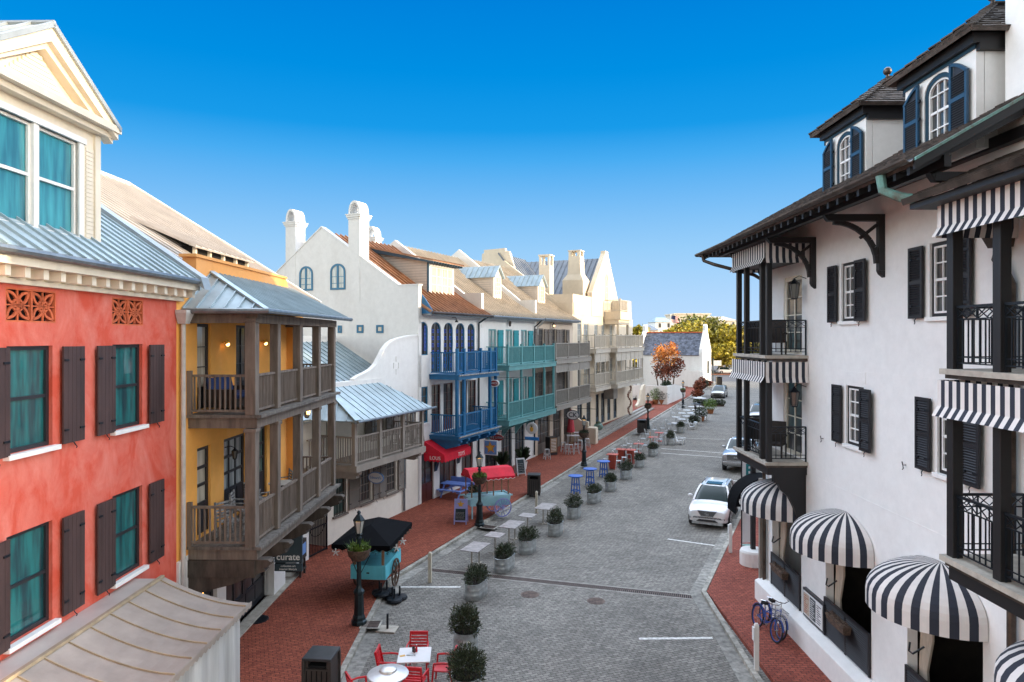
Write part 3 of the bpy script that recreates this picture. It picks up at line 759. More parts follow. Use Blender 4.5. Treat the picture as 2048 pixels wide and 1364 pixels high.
for a,c in ((23.5,24.5),(25.3,26.1)): b.box(a-y0,c-y0,-.18,0,.1,3.1); b.box(a-y0-.05,c-y0+.05,-.24,0,.1,1.3)
b.box(0,.45,-.06,0,0,3.3)
b.build('ground_floor_wall','white_stucco',yel)
for i,(a,c) in enumerate(up): window(yel,a-y0,c-y0,7.05,9.38,'wood_brown' if 0 else 'win_black','glass_cream' if i==0 else 'glass_dark',2 if c-a>1 else 1,3,y=.1,fw=.09,hung=False,name='french_door',panel=.5)
for i,(a,c) in enumerate(lo): window(yel,a-y0,c-y0,3.62,6.0,'win_black',['glass_cream','glass_pale','glass_green'][i],[1,3,3][i],3,y=.1,fw=.1,hung=False,mw=.08,name='french_door',panel=.75)
for i,(a,c,d,e) in enumerate(gh): window(yel,a,c,d,e,'win_black','glass_dark',max(1,int((c-a)/.8)),2,y=.14,fw=.12,hung=False,mw=.12,name='shop_door',panel=.6)
b=MB(); b.box(19.9-y0,26.2-y0,-.42,-.02,.1,.16); b.build('threshold','stone_pale',yel)
# front parapet above the gallery roof
b=MB(); pp=[(1.0,10.5),(1.0,11.16),(7.9,11.16)]+[(7.9+.35*math.sin(t*PI/16),10.5+.66*math.cos(t*PI/16)**1) for t in range(0,9)]
b.prism(pp,-.02,.35,'y'); b.box(0,LY,-.05,.3,10.5,10.62)
b.build('parapet','orange_stucco',yel)
b=MB(); b.box(.9,7.95,-.07,.4,11.16,11.24); b.build('parapet_cap','orange_stucco',yel)
# main roof with far gable
zf=lambda y:10.45+(y+.45)*.62
b=MB(); roofplane(b,[(-.1,.45,zf(.45)),(LY+1.2,.45,zf(.45)),(LY+1.2,7.2,zf(7.2)),(-.1,7.2,zf(7.2))],(1,0,0),.4,.06)
roofplane(b,[(7.9,-.5,zf(-.5)),(LY+1.2,-.5,zf(-.5)),(LY+1.2,.45,zf(.45)),(7.9,.45,zf(.45))],(1,0,0),.4,.06)
roofplane(b,[(-6,5.2,zf(5.2)+1.6),(LY-1,5.2,zf(5.2)+1.6),(LY-1,7.3,zf(7.3)+1.5),(-6,7.3,zf(7.3)+1.5)],(1,0,0),.4,.06) if 0 else None
b.build('roof','roof_tan',yel)
b=MB()
b.prism([(-.62,zf(-.62)-.02),(-.62,zf(-.62)+.1),(7.25,zf(7.25)+.1),(7.25,zf(7.25)-.12)],LY+1.2,LY+1.5,'x')
b.prism([(7.2,zf(7.2)+.12),(7.2,zf(7.2)-.4),(14,zf(1))],LY+1.2,LY+1.4,'x')
b.box(-.1,LY+1.2,7.1,7.5,zf(7.2)-.15,zf(7.2)+.09)
b.build('roof_trim','cream_paint',yel)
b=MB(); b.prism([(.05,10.4),(7.2,zf(7.2)-.35),(14,10.4)],LY-.2,LY+1.15,'x'); b.prism([(.4,10.4),(7.2,zf(7.2)-.35),(14,10.4)],.05,LY-.2,'x'); b.build('gable','orange_stucco',yel)
# roof vent dormer (low eyebrow)
sh=FY.sz(300,462,2.4)
b=MB(); b.box(3.4,7.4,1.25,2.4,zf(1.25)-.1,zf(1.25)+.28); vb=b.build('roof_vent','void',yel)
b=MB(); roofplane(b,[(3.1,1.0,zf(1.25)+.24),(7.7,1.0,zf(1.25)+.24),(7.7,3.0,zf(3.0)+.02),(3.1,3.0,zf(3.0)+.02)],(1,0,0),.4,.05); b.build('vent_roof','roof_tan',vb)
b=MB()
for i in range(5): b.box(3.4+i*.98,3.5+i*.98,1.15,1.25,zf(1.25)-.1,zf(1.25)+.24)
b.build('vent_lattice','cream_paint',vb)
# galleries
P_=1.87; G0,G1=.55,8.15
post_s=[.62,17.3*0+2.25,4.2,6.15,8.02]
def deck(z,nm,edge=True):
    b=MB(); b.m=0; b.box(G0+.05,G1,-P_+.05,-.003,z-.36,z-.08); b.m=1; b.box(G0-.05,G1+.1,-P_-.1,-.003,z-.08,z)
    return b.build('gallery_deck',['timber_grey','deck_board'],yel)
for zi,z in enumerate((3.54,6.98)):
    dk=deck(z,'')
    for s in post_s:
        b=MB(); h=2.52 if zi else 3.08
        w=.12 if s>.7 else .14
        b.box(s-w,s+w,-P_+.05,-P_+.05+2*w,z,z+h)
        b.box(s-w-.03,s+w+.03,-P_+.02,-P_+.08+2*w,z+h-.1,z+h); 
        b.build('post','timber_grey',dk,bevel=.015)
    for i in range(4):
        b=MB(); railmb(b,(post_s[i]+.14,-P_+.17),(post_s[i+1]-.12,-P_+.17),z,1.02,.105,.035); b.build('railing','timber_grey',dk)
    b=MB(); railmb(b,(G0+.02,-.05),(G0+.02,-P_+.2),z,1.02,.13,.04); b.box(G0-.04,G0+.06,-.12,-.003,z,z+1.15); b.build('railing','timber_grey',dk)
    b=MB(); railmb(b,(G1-.05,-.35),(G1-.05,-P_+.2),z,1.02,.13,.04); b.build('railing','timber_grey',dk)
b=MB(); b.box(G0+.02,G1+.02,-P_+.03,-P_+.27,9.38,9.62); b.box(G0-.02,G0+.2,-P_+.27,-.003,9.38,9.62); b.box(G1-.2,G1+.02,-P_+.27,-.003,9.38,9.62)
b.build('eave_beam','timber_grey',yel)
b=MB(); b.box(G0+.1,G1-.1,-P_+.15,-.003,9.6,9.64); b.build('gallery_ceiling','timber_grey',yel)
# lower brackets: long cantilever beams with scroll ends
def bracket(s,z,l,h,w,m,par,nm='bracket'):
    pr=[(0,z),(-l,z),(-l-.08,z-.06),(-l-.04,z-.16),(-l+.1,z-.22),(-l+.06,z-.3),(-l+.22,z-.36),(-.9*l*.6,z-h*.7),(0,z-h)]
    b=MB(); b.prism(pr,s-w/2,s+w/2,'x'); return b.build(nm,m,par,bevel=.012)
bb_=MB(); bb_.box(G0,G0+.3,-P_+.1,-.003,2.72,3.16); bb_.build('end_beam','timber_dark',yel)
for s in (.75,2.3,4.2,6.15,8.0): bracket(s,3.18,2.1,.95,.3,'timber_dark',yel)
b=MB(); b.box(.15,.6,-1.2,-.2,2.1,2.3)
# gallery hip roof
ez=9.72; O=.32; tz=10.75
E=[(G0-O,-.02,ez),(G0-O,-P_-O,ez),(G1+O,-P_-O,ez),(G1+O,-.02,ez)]
a1=(G0+1.35,-.02,tz+.08); a2=(G1+O,-.02,tz+.08)
b=MB()
roofplane(b,[E[1],E[2],a2,a1],(1,0,0),.3,.05)
roofplane(b,[E[0],E[1],a1],(0,1,0),.35,.05)
b.bar((E[1][0],E[1][1],ez+.02),(a1[0],a1[1],tz+.11),.16,.05)
b.build('gallery_roof','roof_zinc',yel)
b=MB(); b.tube([(E[0][0]-.05,-.05,ez-.04),(E[1][0]-.05,E[1][1]-.07,ez-.04),(E[2][0]+.2,E[2][1]-.07,ez-.04)],.07,8); b.build('gutter','gutter_zinc',yel)
# downspout with hopper head
b=MB(); b.hexa([(.02,-.22,9.35),(.24,-.22,9.35),(.24,-.02,9.35),(.02,-.02,9.35)],[(-.1,-.3,9.62),(.32,-.3,9.62),(.32,-.02,9.62),(-.1,-.02,9.62)]); b.box(-.1,.32,-.3,-.02,9.62,9.7)
b.tube([(.13,-.11,9.4),(.13,-.11,.2)],.06,8); b.build('downspout','gutter_white',yel)
b=MB(); b.tube([(8.5,-.42,9.6),(8.5,-.42,.2)],.06,8); b.build('downspout','gutter_zinc',yel)
# wall lamps
for s,z in ((19.95-y0,8.85),(22.9-y0,8.85)):
    b=MB(); b.tube([(s,-.003,z),(s,-.12,z+.05)],.02,6); b.lathe([(.06,0),(.065,.1),(.03,.14)],8,(s,-.14,z-.05)); o=b.build('wall_lamp','gold',yel)
    e=MB(); e.sphere((s,-.16,z-.05),.06,8,5); e.build('lamp_bulb','lamp_glow',o)
lantern(yel,19.9-y0+.2,-.3,5.55,.7,False); lantern(yel,25.6-y0-.2,-.75,6.2,1.0,True)
# ============ GATE ALLEY ============
gx,gy=G(614,1118,.12); hx,hy=G(654,1098,.12)
ga=math.degrees(math.atan2(hy-gy,hx-gx)); FG=Fr(gx,gy,ga); GL=math.hypot(hx-gx,hy-gy)
gate=frthing(FG,'iron_gate','black iron gate of upright bars closing the passage between the yellow and cream houses','gate')
b=MB(); b.box(0,.05,-.03,.03,.12,2.5); b.box(GL-.05,GL,-.03,.03,.12,2.5); b.box(.05,GL-.05,-.03,.03,2.44,2.5); b.box(.05,GL-.05,-.02,.02,1.2,1.25); b.box(.05,GL-.05,-.02,.02,.14,.2)
b.build('gate_frame','iron',gate); b=MB(); n=12
for i in range(1,n): x=.05+(GL-.1)*i/n; b.bar((x,0,.2),(x,0,2.44),.02)
for i in range(8): t0=PI*i/8;t1=PI*(i+1)/8; b.bar((GL/2-.5*math.cos(t0),0,1.25-.4*math.sin(t0)),(GL/2-.5*math.cos(t1),0,1.25-.4*math.sin(t1)),.02)
b.build('gate_bars','iron',gate)
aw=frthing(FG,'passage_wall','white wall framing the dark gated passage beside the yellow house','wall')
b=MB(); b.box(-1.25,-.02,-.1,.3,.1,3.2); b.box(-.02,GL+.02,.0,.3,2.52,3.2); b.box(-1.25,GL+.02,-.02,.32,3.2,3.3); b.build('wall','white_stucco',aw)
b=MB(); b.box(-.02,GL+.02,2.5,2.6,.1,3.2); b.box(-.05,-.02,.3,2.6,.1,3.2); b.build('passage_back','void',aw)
AD=math.degrees(math.atan2(1,.455))
FE=Fr(-4.96,36.2,AD); FF=FE.shift(7.36); FGr=FE.shift(16.15); FH=FE.shift(24.5)
def rz_(t,e=10.42,sl_=.69): return e+(t+.5)*sl_ if t>1.2 else e+(t+.5)*.62
# ============ COTTAGE with curved gable ============
FC=Fr(-7.9,29.04,math.degrees(math.atan2(36.2-29.04,-4.96+7.9))); CL=7.68
cot=frthing(FC,'cottage','low cream cottage with pale blue metal roof, curved gable and a small timber gallery','building')
W1=[FC.sz(p,q)[0] for p,q in ((667,0),(692,0),(720,0),(742,0),(772,0),(792,0))]
def hz(px,py,d=0): return FC.sz(px,py,d)[1]
holes=[(W1[0],W1[1],1.25,3.05),(W1[2],W1[3],1.35,3.0),(W1[4],W1[5],1.35,3.0)]
dz_=3.72
EZ=5.6
ups=[(FC.s_(641)[0],FC.s_(655)[0],dz_+.02,5.4),(3.35,4.45,4.2,5.32),(5.75,6.75,4.2,5.32)]
b=MB(); wallsheet(b,0,CL,0,5.62,holes+ups,rev=.2); b.box(0,CL,.21,9,0,5.62)
b.build('wall','cottage_stucco',cot)
window(cot,*holes[0],'shutter_taupe','glass_green',2,4,y=.1,sill=.1,sillm='shutter_taupe')
g=MB()
for i in range(8): x=W1[0]+.05+(W1[1]-W1[0]-.1)*i/7; g.bar((x,-.02,1.25),(x,-.02,3.05),.018)
g.build('window_bars','iron',cot)
for h in holes[1:]: window(cot,*h,'shutter_taupe','glass_dark',3,4,y=.06,fw=.1,sill=.14,sillm='shutter_taupe')
window(cot,*ups[0],'shutter_taupe','glass_dark',2,4,y=.06,fw=.08,hung=False,name='french_door')
for h in ups[1:]: window(cot,*h,'shutter_taupe','glass_pale',3,4,y=.06,fw=.09,sill=.1,sillm='shutter_taupe')
for a,c in ((W1[2]-.95,W1[2]-.1),(W1[3]+.08,W1[4]-.75+.0),(W1[4]-.7,W1[4]-.08),(W1[5]+.1,W1[5]+.8)): shutter(cot,a,c,1.3,3.02,'shutter_taupe',style='panel')
for a,c in ((2.75,3.3),(4.5,5.05),(5.15,5.7),(6.8,7.3)): shutter(cot,a,c,4.2,5.32,'shutter_taupe',style='panel',hooks=False)
# gallery: front plane t=-1.3
gs0=FC.dz(665,835,0)[0]; 
GP=1.75; s0=FC.s_(712,-GP)[0]; s1=FC.s_(846,-GP)[0]
b=MB(); b.box(s0-.1,s1+.1,-GP-.1,-.003,dz_-.26,dz_); dk=b.build('gallery_deck','taupe_paint',cot)
ps=[s0,FC.s_(762,-GP)[0],FC.s_(808,-GP)[0],s1]
for s in ps:
    b=MB(); b.box(s-.08,s+.08,-GP,-GP+.16,dz_,EZ); b.build('post','taupe_paint',dk)
for i in range(3):
    b=MB(); railmb(b,(ps[i]+.08,-GP+.08),(ps[i+1]-.08,-GP+.08),dz_,1.15,.12,.035); b.build('railing','taupe_paint',dk)
for s in (s0,s1):
    b=MB(); railmb(b,(s,-.03),(s,-GP+.16),dz_,1.15,.12,.035); b.build('railing','taupe_paint',dk)
# side gallery running left to the passage
b=MB(); b.box(-1.6,s0-.11,-.35,-.003,dz_-.2,dz_-.02); railmb(b,(-1.6,-.3),(s0-.1,-.3),dz_-.02,1.15,.12,.035); b.build('side_railing','taupe_paint',cot)
b=MB(); b.box(-1.75,-.005,.0,.25,dz_-.3,5.5); b.build('side_wall','cottage_stucco',cot)
for s in (s0+.3,s1-.3): bracket(s,dz_-.26,1.7,.5,.22,'taupe_paint',cot)
# gallery roof (hip) and little parapet behind
ez=EZ; az=6.85; O=.35
at=FC.s_(700,-.0)[0]
E=[(s0-O,-.0,ez+.1),(s0-O,-GP-O,ez),(s1+O,-GP-O,ez),(s1+O,-.02,ez)]
r0=(s0+.35,-.05,az); r1=(s1-1.15,-.05,az)
b=MB(); roofplane(b,[E[1],E[2],r1,r0],(1,0,0),.42,.06,rib=(.03,.03)); roofplane(b,[(E[0][0]-1.1,.0,ez+.1),E[1],r0],(0.5,-1,0),.4,.06); roofplane(b,[E[2],E[3],r1],(0,1,0),.4,.05)
b.bar((E[1][0],E[1][1],ez+.05),(r0[0],r0[1],az+.05),.3,.04); b.build('gallery_roof','roof_zinc',cot)
b=MB(); b.tube([(E[1][0]-.1,E[1][1]-.06,ez-.02),(E[2][0]+.2,E[2][1]-.06,ez-.02)],.06,7); b.box(s0-.1,s1+.1,-GP-.02,-GP+.18,ez-.16,ez-.02); b.build('gutter','gutter_zinc',cot)
b=MB(); b.box(r0[0]-.25,r0[0]+.45,-.12,.22,az-.05,az+.28); b.box(r0[0]+.45,r1[0]+.1,-.06,.2,az-.05,az+.2); b.build('parapet_block','white_stucco',cot)
# main roof: eave over front wall left, ridge deep, curved gable wall on its right end in the wall plane
qs=[(705,762),(713,756),(726,750),(740,742),(750,732),(758,717),(765,703),(774,691),(785,683),(797,679),(812,675),(835,672)]
prof=[FC.sz(p,q,.05) for p,q in qs]
poly=[(prof[0][0],5.6)]+[(prof[0][0],prof[0][1])]+prof[1:]+[(CL,prof[-1][1]),(CL,5.6)]
b=MB(); b.prism(poly,0.0,.16,'y'); b.build('curved_gable','white_stucco',cot)
b=MB()
for i in range(len(prof)-1):
    p,q=prof[i],prof[i+1]; b.hexa([(p[0],-.05,p[1]),(q[0],-.05,q[1]),(q[0],.2,q[1]),(p[0],.2,p[1])],[(p[0],-.05,p[1]+.09),(q[0],-.05,q[1]+.09),(q[0],.2,q[1]+.09),(p[0],.2,p[1]+.09)])
b.build('gable_coping','white_stucco',cot)
# cross relief
cx,cz=FC.sz(793,731); b=MB()
for dx,dz2 in ((0,.32),(0,-.32),(.22,0),(-.22,0)): b.box(cx+dx-.06,cx+dx+.06,-.025,-.002,cz+dz2-.14,cz+dz2+.14)
b.build('cross_relief','white_stucco',cot)
tR=5.2; zR=FC.sz(700,683,tR)[1]
b=MB(); roofplane(b,[(-3.2,-.3,5.7),(s0+.6,-.3,5.7),(s0+.6,.32,5.7+.62*(zR-5.7)/(tR+.3)),(CL-.0,.32,5.7+.62*(zR-5.7)/(tR+.3)),(CL,tR,zR),(-3.2,tR,zR)],(1,0,0),.42,.06); b.build('roof','roof_zinc',cot)
b=MB(); b.prism([(-.0,5.5),(tR,zR-.1),(10,5.5)],-3.0,-2.9,'x'); b.box(-3.2,CL,tR-.02,tR+.5,zR-.3,zR+.12); b.box(-3.2,CL,tR+.6,tR+.9,zR-.3,zR+.32); b.build('ridge_parapet','white_stucco',cot)
b=MB(); sd=FC.s_(806)[0]; b.tube([(sd,-.08,3.4),(sd,-.08,.2)],.055,7); b.tube([(sd+.0,-1.2,5.5),(sd+.6,-.5,5.3),(sd+.8,-.1,5.2),(sd+.8,-.1,3.4)],.05,7); b.build('downspout','gutter_zinc',cot)
# ============ ROW GENERATOR ============
def gablepoly(z0,e=10.42,ridge=15.27,tr=6.47,tb=13,sh=11.78,rise=.0): 
    return [(0,z0),(0,sh),(1.26,sh),(tr,ridge),(tb,11.2),(tb,z0)]
def divider(root,s,w=.3,z0=9.6,ridge=15.5,sh=11.8,mat_='white_stucco',tr=6.47,name='party_parapet'):
    b=MB(); b.prism([(-.02,z0),(-.02,sh),(1.26,sh),(tr,ridge),(13,11.2),(13,z0)],s,s+w,'x'); return b.build(name,mat_,root)
def mainroof(root,s0,s1,mat_,e=10.38,ridge=15.0,gap=.42,gut='gutter_zinc',tr=6.47):
    b=MB(); roofplane(b,[(s0,-.62,e),(s1,-.62,e),(s1,1.0,e+.95),(s0,1.0,e+.95)],(1,0,0),gap,.08,rib=(.05,.10)); roofplane(b,[(s0,1.0,e+.95),(s1,1.0,e+.95),(s1,tr,ridge),(s0,tr,ridge)],(1,0,0),gap,.08,rib=(.05,.10))
    roofplane(b,[(s0,tr,ridge),(s1,tr,ridge),(s1,13,ridge-4.3),(s0,13,ridge-4.3)],(-1,0,0),0,.08)
    r=b.build('roof',mat_,root)
    b=MB(); b.tube([(s0,-.7,e-.03),(s1+.05,-.7,e-.03)],.075,7); b.build('gutter',gut,root)
    b=MB(); b.box(s0+.02,s1-.02,-.6,-.003,e-.16,e-.06); b.build('eave_board','gutter_zinc',root)
def gallery(root,s0,s1,p,z,h,posts,m,ztop=None,ends=(True,True),gap=.115,pw=.07,edge=.3,em=None,bw=.035,valance=0,tall=0.0):
    b=MB(); b.box(s0-.06,s1+.06,-p-.1,-.003,z-edge,z-.05); b.box(s0-.1,s1+.1,-p-.16,-.003,z-.05,z); dk=b.build('gallery_deck',em or m,root)
    for s in posts:
        b=MB(); b.box(s-pw,s+pw,-p,-p+2*pw,z,(ztop if ztop else z+h+.12+tall))
        b.build('post',m,dk)
    for i in range(len(posts)-1):
        if posts[i+1]-posts[i]<.5: continue
        b=MB(); railmb(b,(posts[i]+pw,-p+pw),(posts[i+1]-pw,-p+pw),z,h,gap,bw); b.build('railing',m,dk)
    for e,s in zip(ends,(s0,s1)):
        if e: b=MB(); railmb(b,(s+pw,-.03),(s+pw,-p+pw*2),z,h,gap,bw); b.build('railing',m,dk)
    if valance:
        b=MB(); x=s0
        while x<s1-.1: b.box(x+.01,min(x+.33,s1)-.01,-p+.03,-p+.06,ztop-valance,ztop-.02); x+=.34
        b.box(s0,s1,-p+.0,-p+.09,ztop-valance-.06,ztop-valance); b.build('panel_frieze',m,dk)
    return dk
# ============ BLUE-GALLERY HOUSE (E) ============
LE=7.36
he=frthing(FE,'townhouse','tall white house with bell-topped chimneys, copper roof and bright blue galleries','building')
sx=lambda px:FE.s_(px)[0]
ar=[(837.5,856),(862.5,882),(887.5,906),(911.5,929.5),(935,949.5)]
arch=[(sx(a),sx(c),8.05 if i==0 else 7.05,9.85,.42) for i,(a,c) in enumerate(ar)]
mid=[(sx(837),sx(856),4.4,6.35),(sx(863),sx(881),3.75,6.4),(sx(887),sx(906),3.75,6.4),(sx(920),sx(934),3.75,6.4),(sx(936),sx(952),3.75,6.4)]
gnd=[(.12,1.55,.1,2.75),(2.2,4.15,.3,3.1),(4.75,6.2,.1,3.0)]
b=MB(); wallsheet(b,0,LE,0,10.6,arch+mid+gnd,rev=.2,edges=True); b.box(.31,LE,.21,1.5,0,10.6)
b.build('wall','white_stucco',he)
for h in arch: window(he,*h[:4],'bluewin','glass_dark',3,6,y=.08,fw=.05,mw=.03,arch=h[4],hung=False,name='arched_window',inner='win_black')
# bright blue lattice panes seen in the arched doors
for h in arch:
    b=MB(); 
    for j in range(6):
        z=h[2]+.25+j*(h[3]-h[2]-.45)/6
        for cxx in ((h[0]+.24),(h[1]-.24)):
            b.box(cxx-.09,cxx-.07,.035,.05,z,z+.2);b.box(cxx+.07,cxx+.09,.035,.05,z,z+.2);b.box(cxx-.07,cxx+.07,.035,.05,z,z+.02);b.box(cxx-.07,cxx+.07,.035,.05,z+.18,z+.2)
    mk('royal_blue',(.03,.13,.75),.5,.05) if 'royal_blue' not in M else None
    b.build('leaded_pattern','royal_blue',he)
for i,h in enumerate(mid): window(he,*h,'wood_red' if i else 'bluewin','glass_dark',2,4,y=.08,fw=.07,hung=False,name='window' if i==0 else 'french_door',panel=0 if i==0 else .6,sill=.08 if i==0 else None)
window(he,*gnd[0],'wood_red','glass_dark',2,2,y=.1,fw=.1,hung=False,name='front_door',panel=.9)
window(he,*gnd[1],'wood_red','glass_dark',3,2,y=.1,fw=.1,hung=False,name='shop_window',panel=.35)
window(he,*gnd[2],'wood_red','glass_dark',2,2,y=.1,fw=.1,hung=False,name='shop_door',panel=.5)
# gable wall (near end) with arched windows and small square windows
def endhole(px0,px1,py0,py1,s=0):
    t0,z0=FE.dz(px1,py1,s); t1,z1=FE.dz(px0,py0,s); return t0,t1,z0,z1
gw=[endhole(599,626,533,581),endhole(661,691,528,579)]; sq=[endhole(676,684,651,666),endhole(714,727,650,666),endhole(753,767,650,666)]
# local frame for the gable: parent empty-free: build as x-prism cells
b=MB(); TR=6.47; gp=[(0,10.2),(0,11.78),(1.26,11.78),(TR,15.27),(9.9,12.75),(13,10.9),(13,10.2)]
b.prism(gp,-.004,.3,'x')
b.box(-.004,.3,0,13,0,10.2); b.build('gable_wall','white_stucco',he)
b=MB()
for (ta,za),(tb,zb) in (((-.05,11.78),(1.28,11.78)),((1.24,11.78),(TR,15.27)),((TR,15.27),(9.9,12.75)),((9.9,12.75),(13,10.9))):
    b.hexa([(-.04,ta,za),(.36,ta,za),(.36,tb,zb),(-.04,tb,zb)],[(-.04,ta,za+.07),(.36,ta,za+.07),(.36,tb,zb+.07),(-.04,tb,zb+.07)])
b.build('gable_coping','white_stucco',he)
def endwindow(root,t0,t1,z0,z1,arch=0,fm='bluewin',gm='glass_pale',cols=2,rows=4,x=-.0,fw=.11):
    # frame mesh in plane x, proud of the wall by a few cm, facing the camera
    f=MB(); f.T=Matrix(((0,1,0,x),(-1,0,0,0),(0,0,1,0),(0,0,0,1)))
    # mapping: local (u,y,z)->(x=y+x0, t=-u, z)
    A,B=-t1,-t0
    if arch:
        p=arc(A,B,z1-arch,z1,10); q=arc(A+fw,B-fw,z1-arch,z1-fw,10)
        for i in range(10): f.hexa([(p[i][0],-.04,p[i][1]),(p[i+1][0],-.04,p[i+1][1]),(p[i+1][0],.02,p[i+1][1]),(p[i][0],.02,p[i][1])],[(q[i][0],-.04,q[i][1]),(q[i+1][0],-.04,q[i+1][1]),(q[i+1][0],.02,q[i+1][1]),(q[i][0],.02,q[i][1])])
    else: f.box(A+fw,B-fw,-.04,.02,z1-fw,z1)
    f.box(A,A+fw,-.04,.02,z0,z1-arch); f.box(B-fw,B,-.04,.02,z0,z1-arch); f.box(A+fw,B-fw,-.04,.02,z0,z0+fw)
    mwd=.05
    if cols==2: f.box((A+B)/2-.07,(A+B)/2+.07,-.035,.0,z0+fw,z1-fw)
    for j in range(1,rows): z=z0+(z1-z0)*j/rows; f.box(A+fw,B-fw,-.025,.0,z-.015,z+.015) if (not arch or z<z1-arch) else None
    w=f.build('window',fm,root)
    g=MB(); g.T=f.T
    if arch: g.prism([(A+.02,z0+.02),(B-.02,z0+.02)]+arc(A+.02,B-.02,z1-arch,z1-.02,10)[::-1],-.012,-.004,'y')
    else: g.box(A+.02,B-.02,-.012,-.004,z0+.02,z1-.02)
    g.build('pane',gm,w); return w
for h in gw: endwindow(he,*h,arch=.45)
for h in sq: endwindow(he,*h,rows=1,cols=1,gm='glass_cream')
# chimneys
def bellchimney(root,t0,t1,s0,s1,z0,zc,zt,name='chimney'):
    b=MB(); b.box(s0,s1,t0,t1,z0,zc-.28); 
    for k,(e,za,zb) in enumerate(((.04,zc-.28,zc-.18),(.09,zc-.18,zc-.06),(.13,zc-.06,zc))): b.box(s0-e,s1+e,t0-e,t1+e,za,zb)
    # hollow arched cap: arch opening faces the near end, closed shell along the sides
    n=10; tm=(t0+t1)/2; a=(t1-t0)/2
    out=[(tm-a*math.cos(PI*i/n),zc+(zt-zc)*math.sin(PI*i/n)**.8) for i in range(n+1)]; inn=[(tm-(a-.1)*math.cos(PI*i/n),zc+(zt-zc-.12)*math.sin(PI*i/n)**.8) for i in range(n+1)]
    for i in range(n):
        b.hexa([(s0,out[i][0],out[i][1]),(s1,out[i][0],out[i][1]),(s1,out[i+1][0],out[i+1][1]),(s0,out[i+1][0],out[i+1][1])],[(s0,inn[i][0],inn[i][1]),(s1,inn[i][0],inn[i][1]),(s1,inn[i+1][0],inn[i+1][1]),(s0,inn[i+1][0],inn[i+1][1])])
    return b.build(name,'white_stucco',root)
bellchimney(he,3.79,4.57,-.02,.82,11,15.87,16.62); bellchimney(he,8.36,9.1,-.02,.8,10.5,15.75,16.5); bellchimney(he,7.8,8.6,6.95,7.65,12,15.75,16.5)
mainroof(he,.3,LE,'roof_copper',gut='gutter_copper',e=10.36,ridge=15.05)
b=MB(); b.prism([(-.68,10.28),(-.02,10.28),(-.02,11.3),(-.2,11.1),(-.64,10.5)],.3,.36,'x'); b.build('eave_end','blue_paint',he)
divider(he,LE-.05,.3)
# shed dormer
k0,k1=3.35,6.4; tf=1.5; zb=11.62; zt=13.5
b=MB()
b.prism([(tf,zb-.3),(tf,zt),(5.2,14.35),(5.2,14.1)],k0,k1,'x'); dm=b.build('dormer','siding_paint',he)
b=MB()
z=zb
while z<14.2: 
    b.box(k0-.012,k0,tf if z<zt else tf+(z-zt)/.23*1.0,min(5.1,tf+(z-zb)/.66+.6),z,z+.012); z+=.16
b.build('clapboard_line','taupe_paint',dm)
b=MB(); b.box(k0-.03,k0+.14,tf-.04,tf+.02,zb-.15,zt); b.build('corner_post','trim_navy',dm)
b=MB(); b.box(k0+.14,k1+.03,tf-.05,tf+.02,zt-.3,zt); b.box(k0+.14,k0+.34,tf-.04,tf+.02,zb-.15,zt-.3); b.box(k1-.2,k1+.03,tf-.04,tf+.02,zb-.15,zt-.3); b.box(k0+.34,k1-.2,tf-.06,tf+.02,zb-.2,zb-.02); b.build('casing','white_paint',dm)
for i in range(4):
    u0=k0+.36+(k1-k0-.58)*i/4; u1=k0+.36+(k1-k0-.58)*(i+1)/4; w=MB(); w.box(u0,u0+.05,tf-.05,tf,zb,zt-.32); w.box(u1-.05,u1,tf-.05,tf,zb,zt-.32)
    for j in range(4): z=zb+(zt-.38-zb)*j/3; w.box(u0+.05,u1-.05,tf-.045,tf,z,z+.04)
    w.build('window_frame','white_paint',dm)
    g=MB(); g.box(u0+.05,u1-.05,tf-.02,tf-.01,zb,zt-.32); g.build('pane','glass_cream',dm)
b=MB(); roofplane(b,[(k0-.35,tf-.6,zt-.02),(k1+.35,tf-.6,zt-.02),(k1+.35,5.6,14.5),(k0-.35,5.6,14.5)],(1,0,0),.42,.06); b.m=1
b.prism([(tf-.6,zt-.1),(tf-.6,zt-.22),(5.6,14.2),(5.6,14.44)],k0-.34,k0-.26,'x')
x=k0-.1
while x<k1+.3: b.box(x,x+.09,tf-.6,tf-.05,zt-.2,zt-.09); x+=.32
b.build('dormer_roof',['roof_copper','trim_navy'],he)
# galleries
bs0,bs1,BP=1.16,6.05,1.72
lowd=gallery(he,bs0,bs1,BP,3.7,1.1,[bs0+.07,bs0+.75,(bs0+bs1)/2+.4,bs1-.75,bs1-.07],'blue_paint',ztop=None,gap=.12,tall=.02,edge=.22)
for s in (bs0+.07,bs0+.85,bs1-.85,bs1-.07):
    b=MB(); b.box(s-.075,s+.075,-BP,-BP+.15,3.7,6.72); b.build('tall_post','blue_paint',lowd)
gallery(he,bs0,bs1,BP,7.0,1.18,[bs0+.07,bs0+.85,(bs0+bs1)/2+.4,bs1-.85,bs1-.07],'blue_paint',edge=.28,gap=.12,tall=.1)
b=MB(); b.box(bs0-.12,bs1+.12,-BP-.2,-.003,6.99-.04,7.03) if 0 else None
b=MB(); b.box(bs0-.16,bs1+.16,-BP-.22,-BP-.17,6.93,7.0); b.box(bs0-.16,bs1+.16,-BP-.22,-BP-.17,3.63,3.7); b.build('deck_edge_trim','deck_edge',he)
for s in (bs0+.2,bs0+1.1,bs0+2.3,bs0+3.6,bs1-.3): bracket(s,3.48,1.8,.75,.2,'blue_paint',he)
for s in (1.75,4.35): 
    b=MB(); b.prism([(-.003,3.4),(-.6,3.3),(-.45,2.7),(-.2,2.2),(-.003,1.6)],s-.16,s+.16,'x'); b.build('console','trim_navy',he)
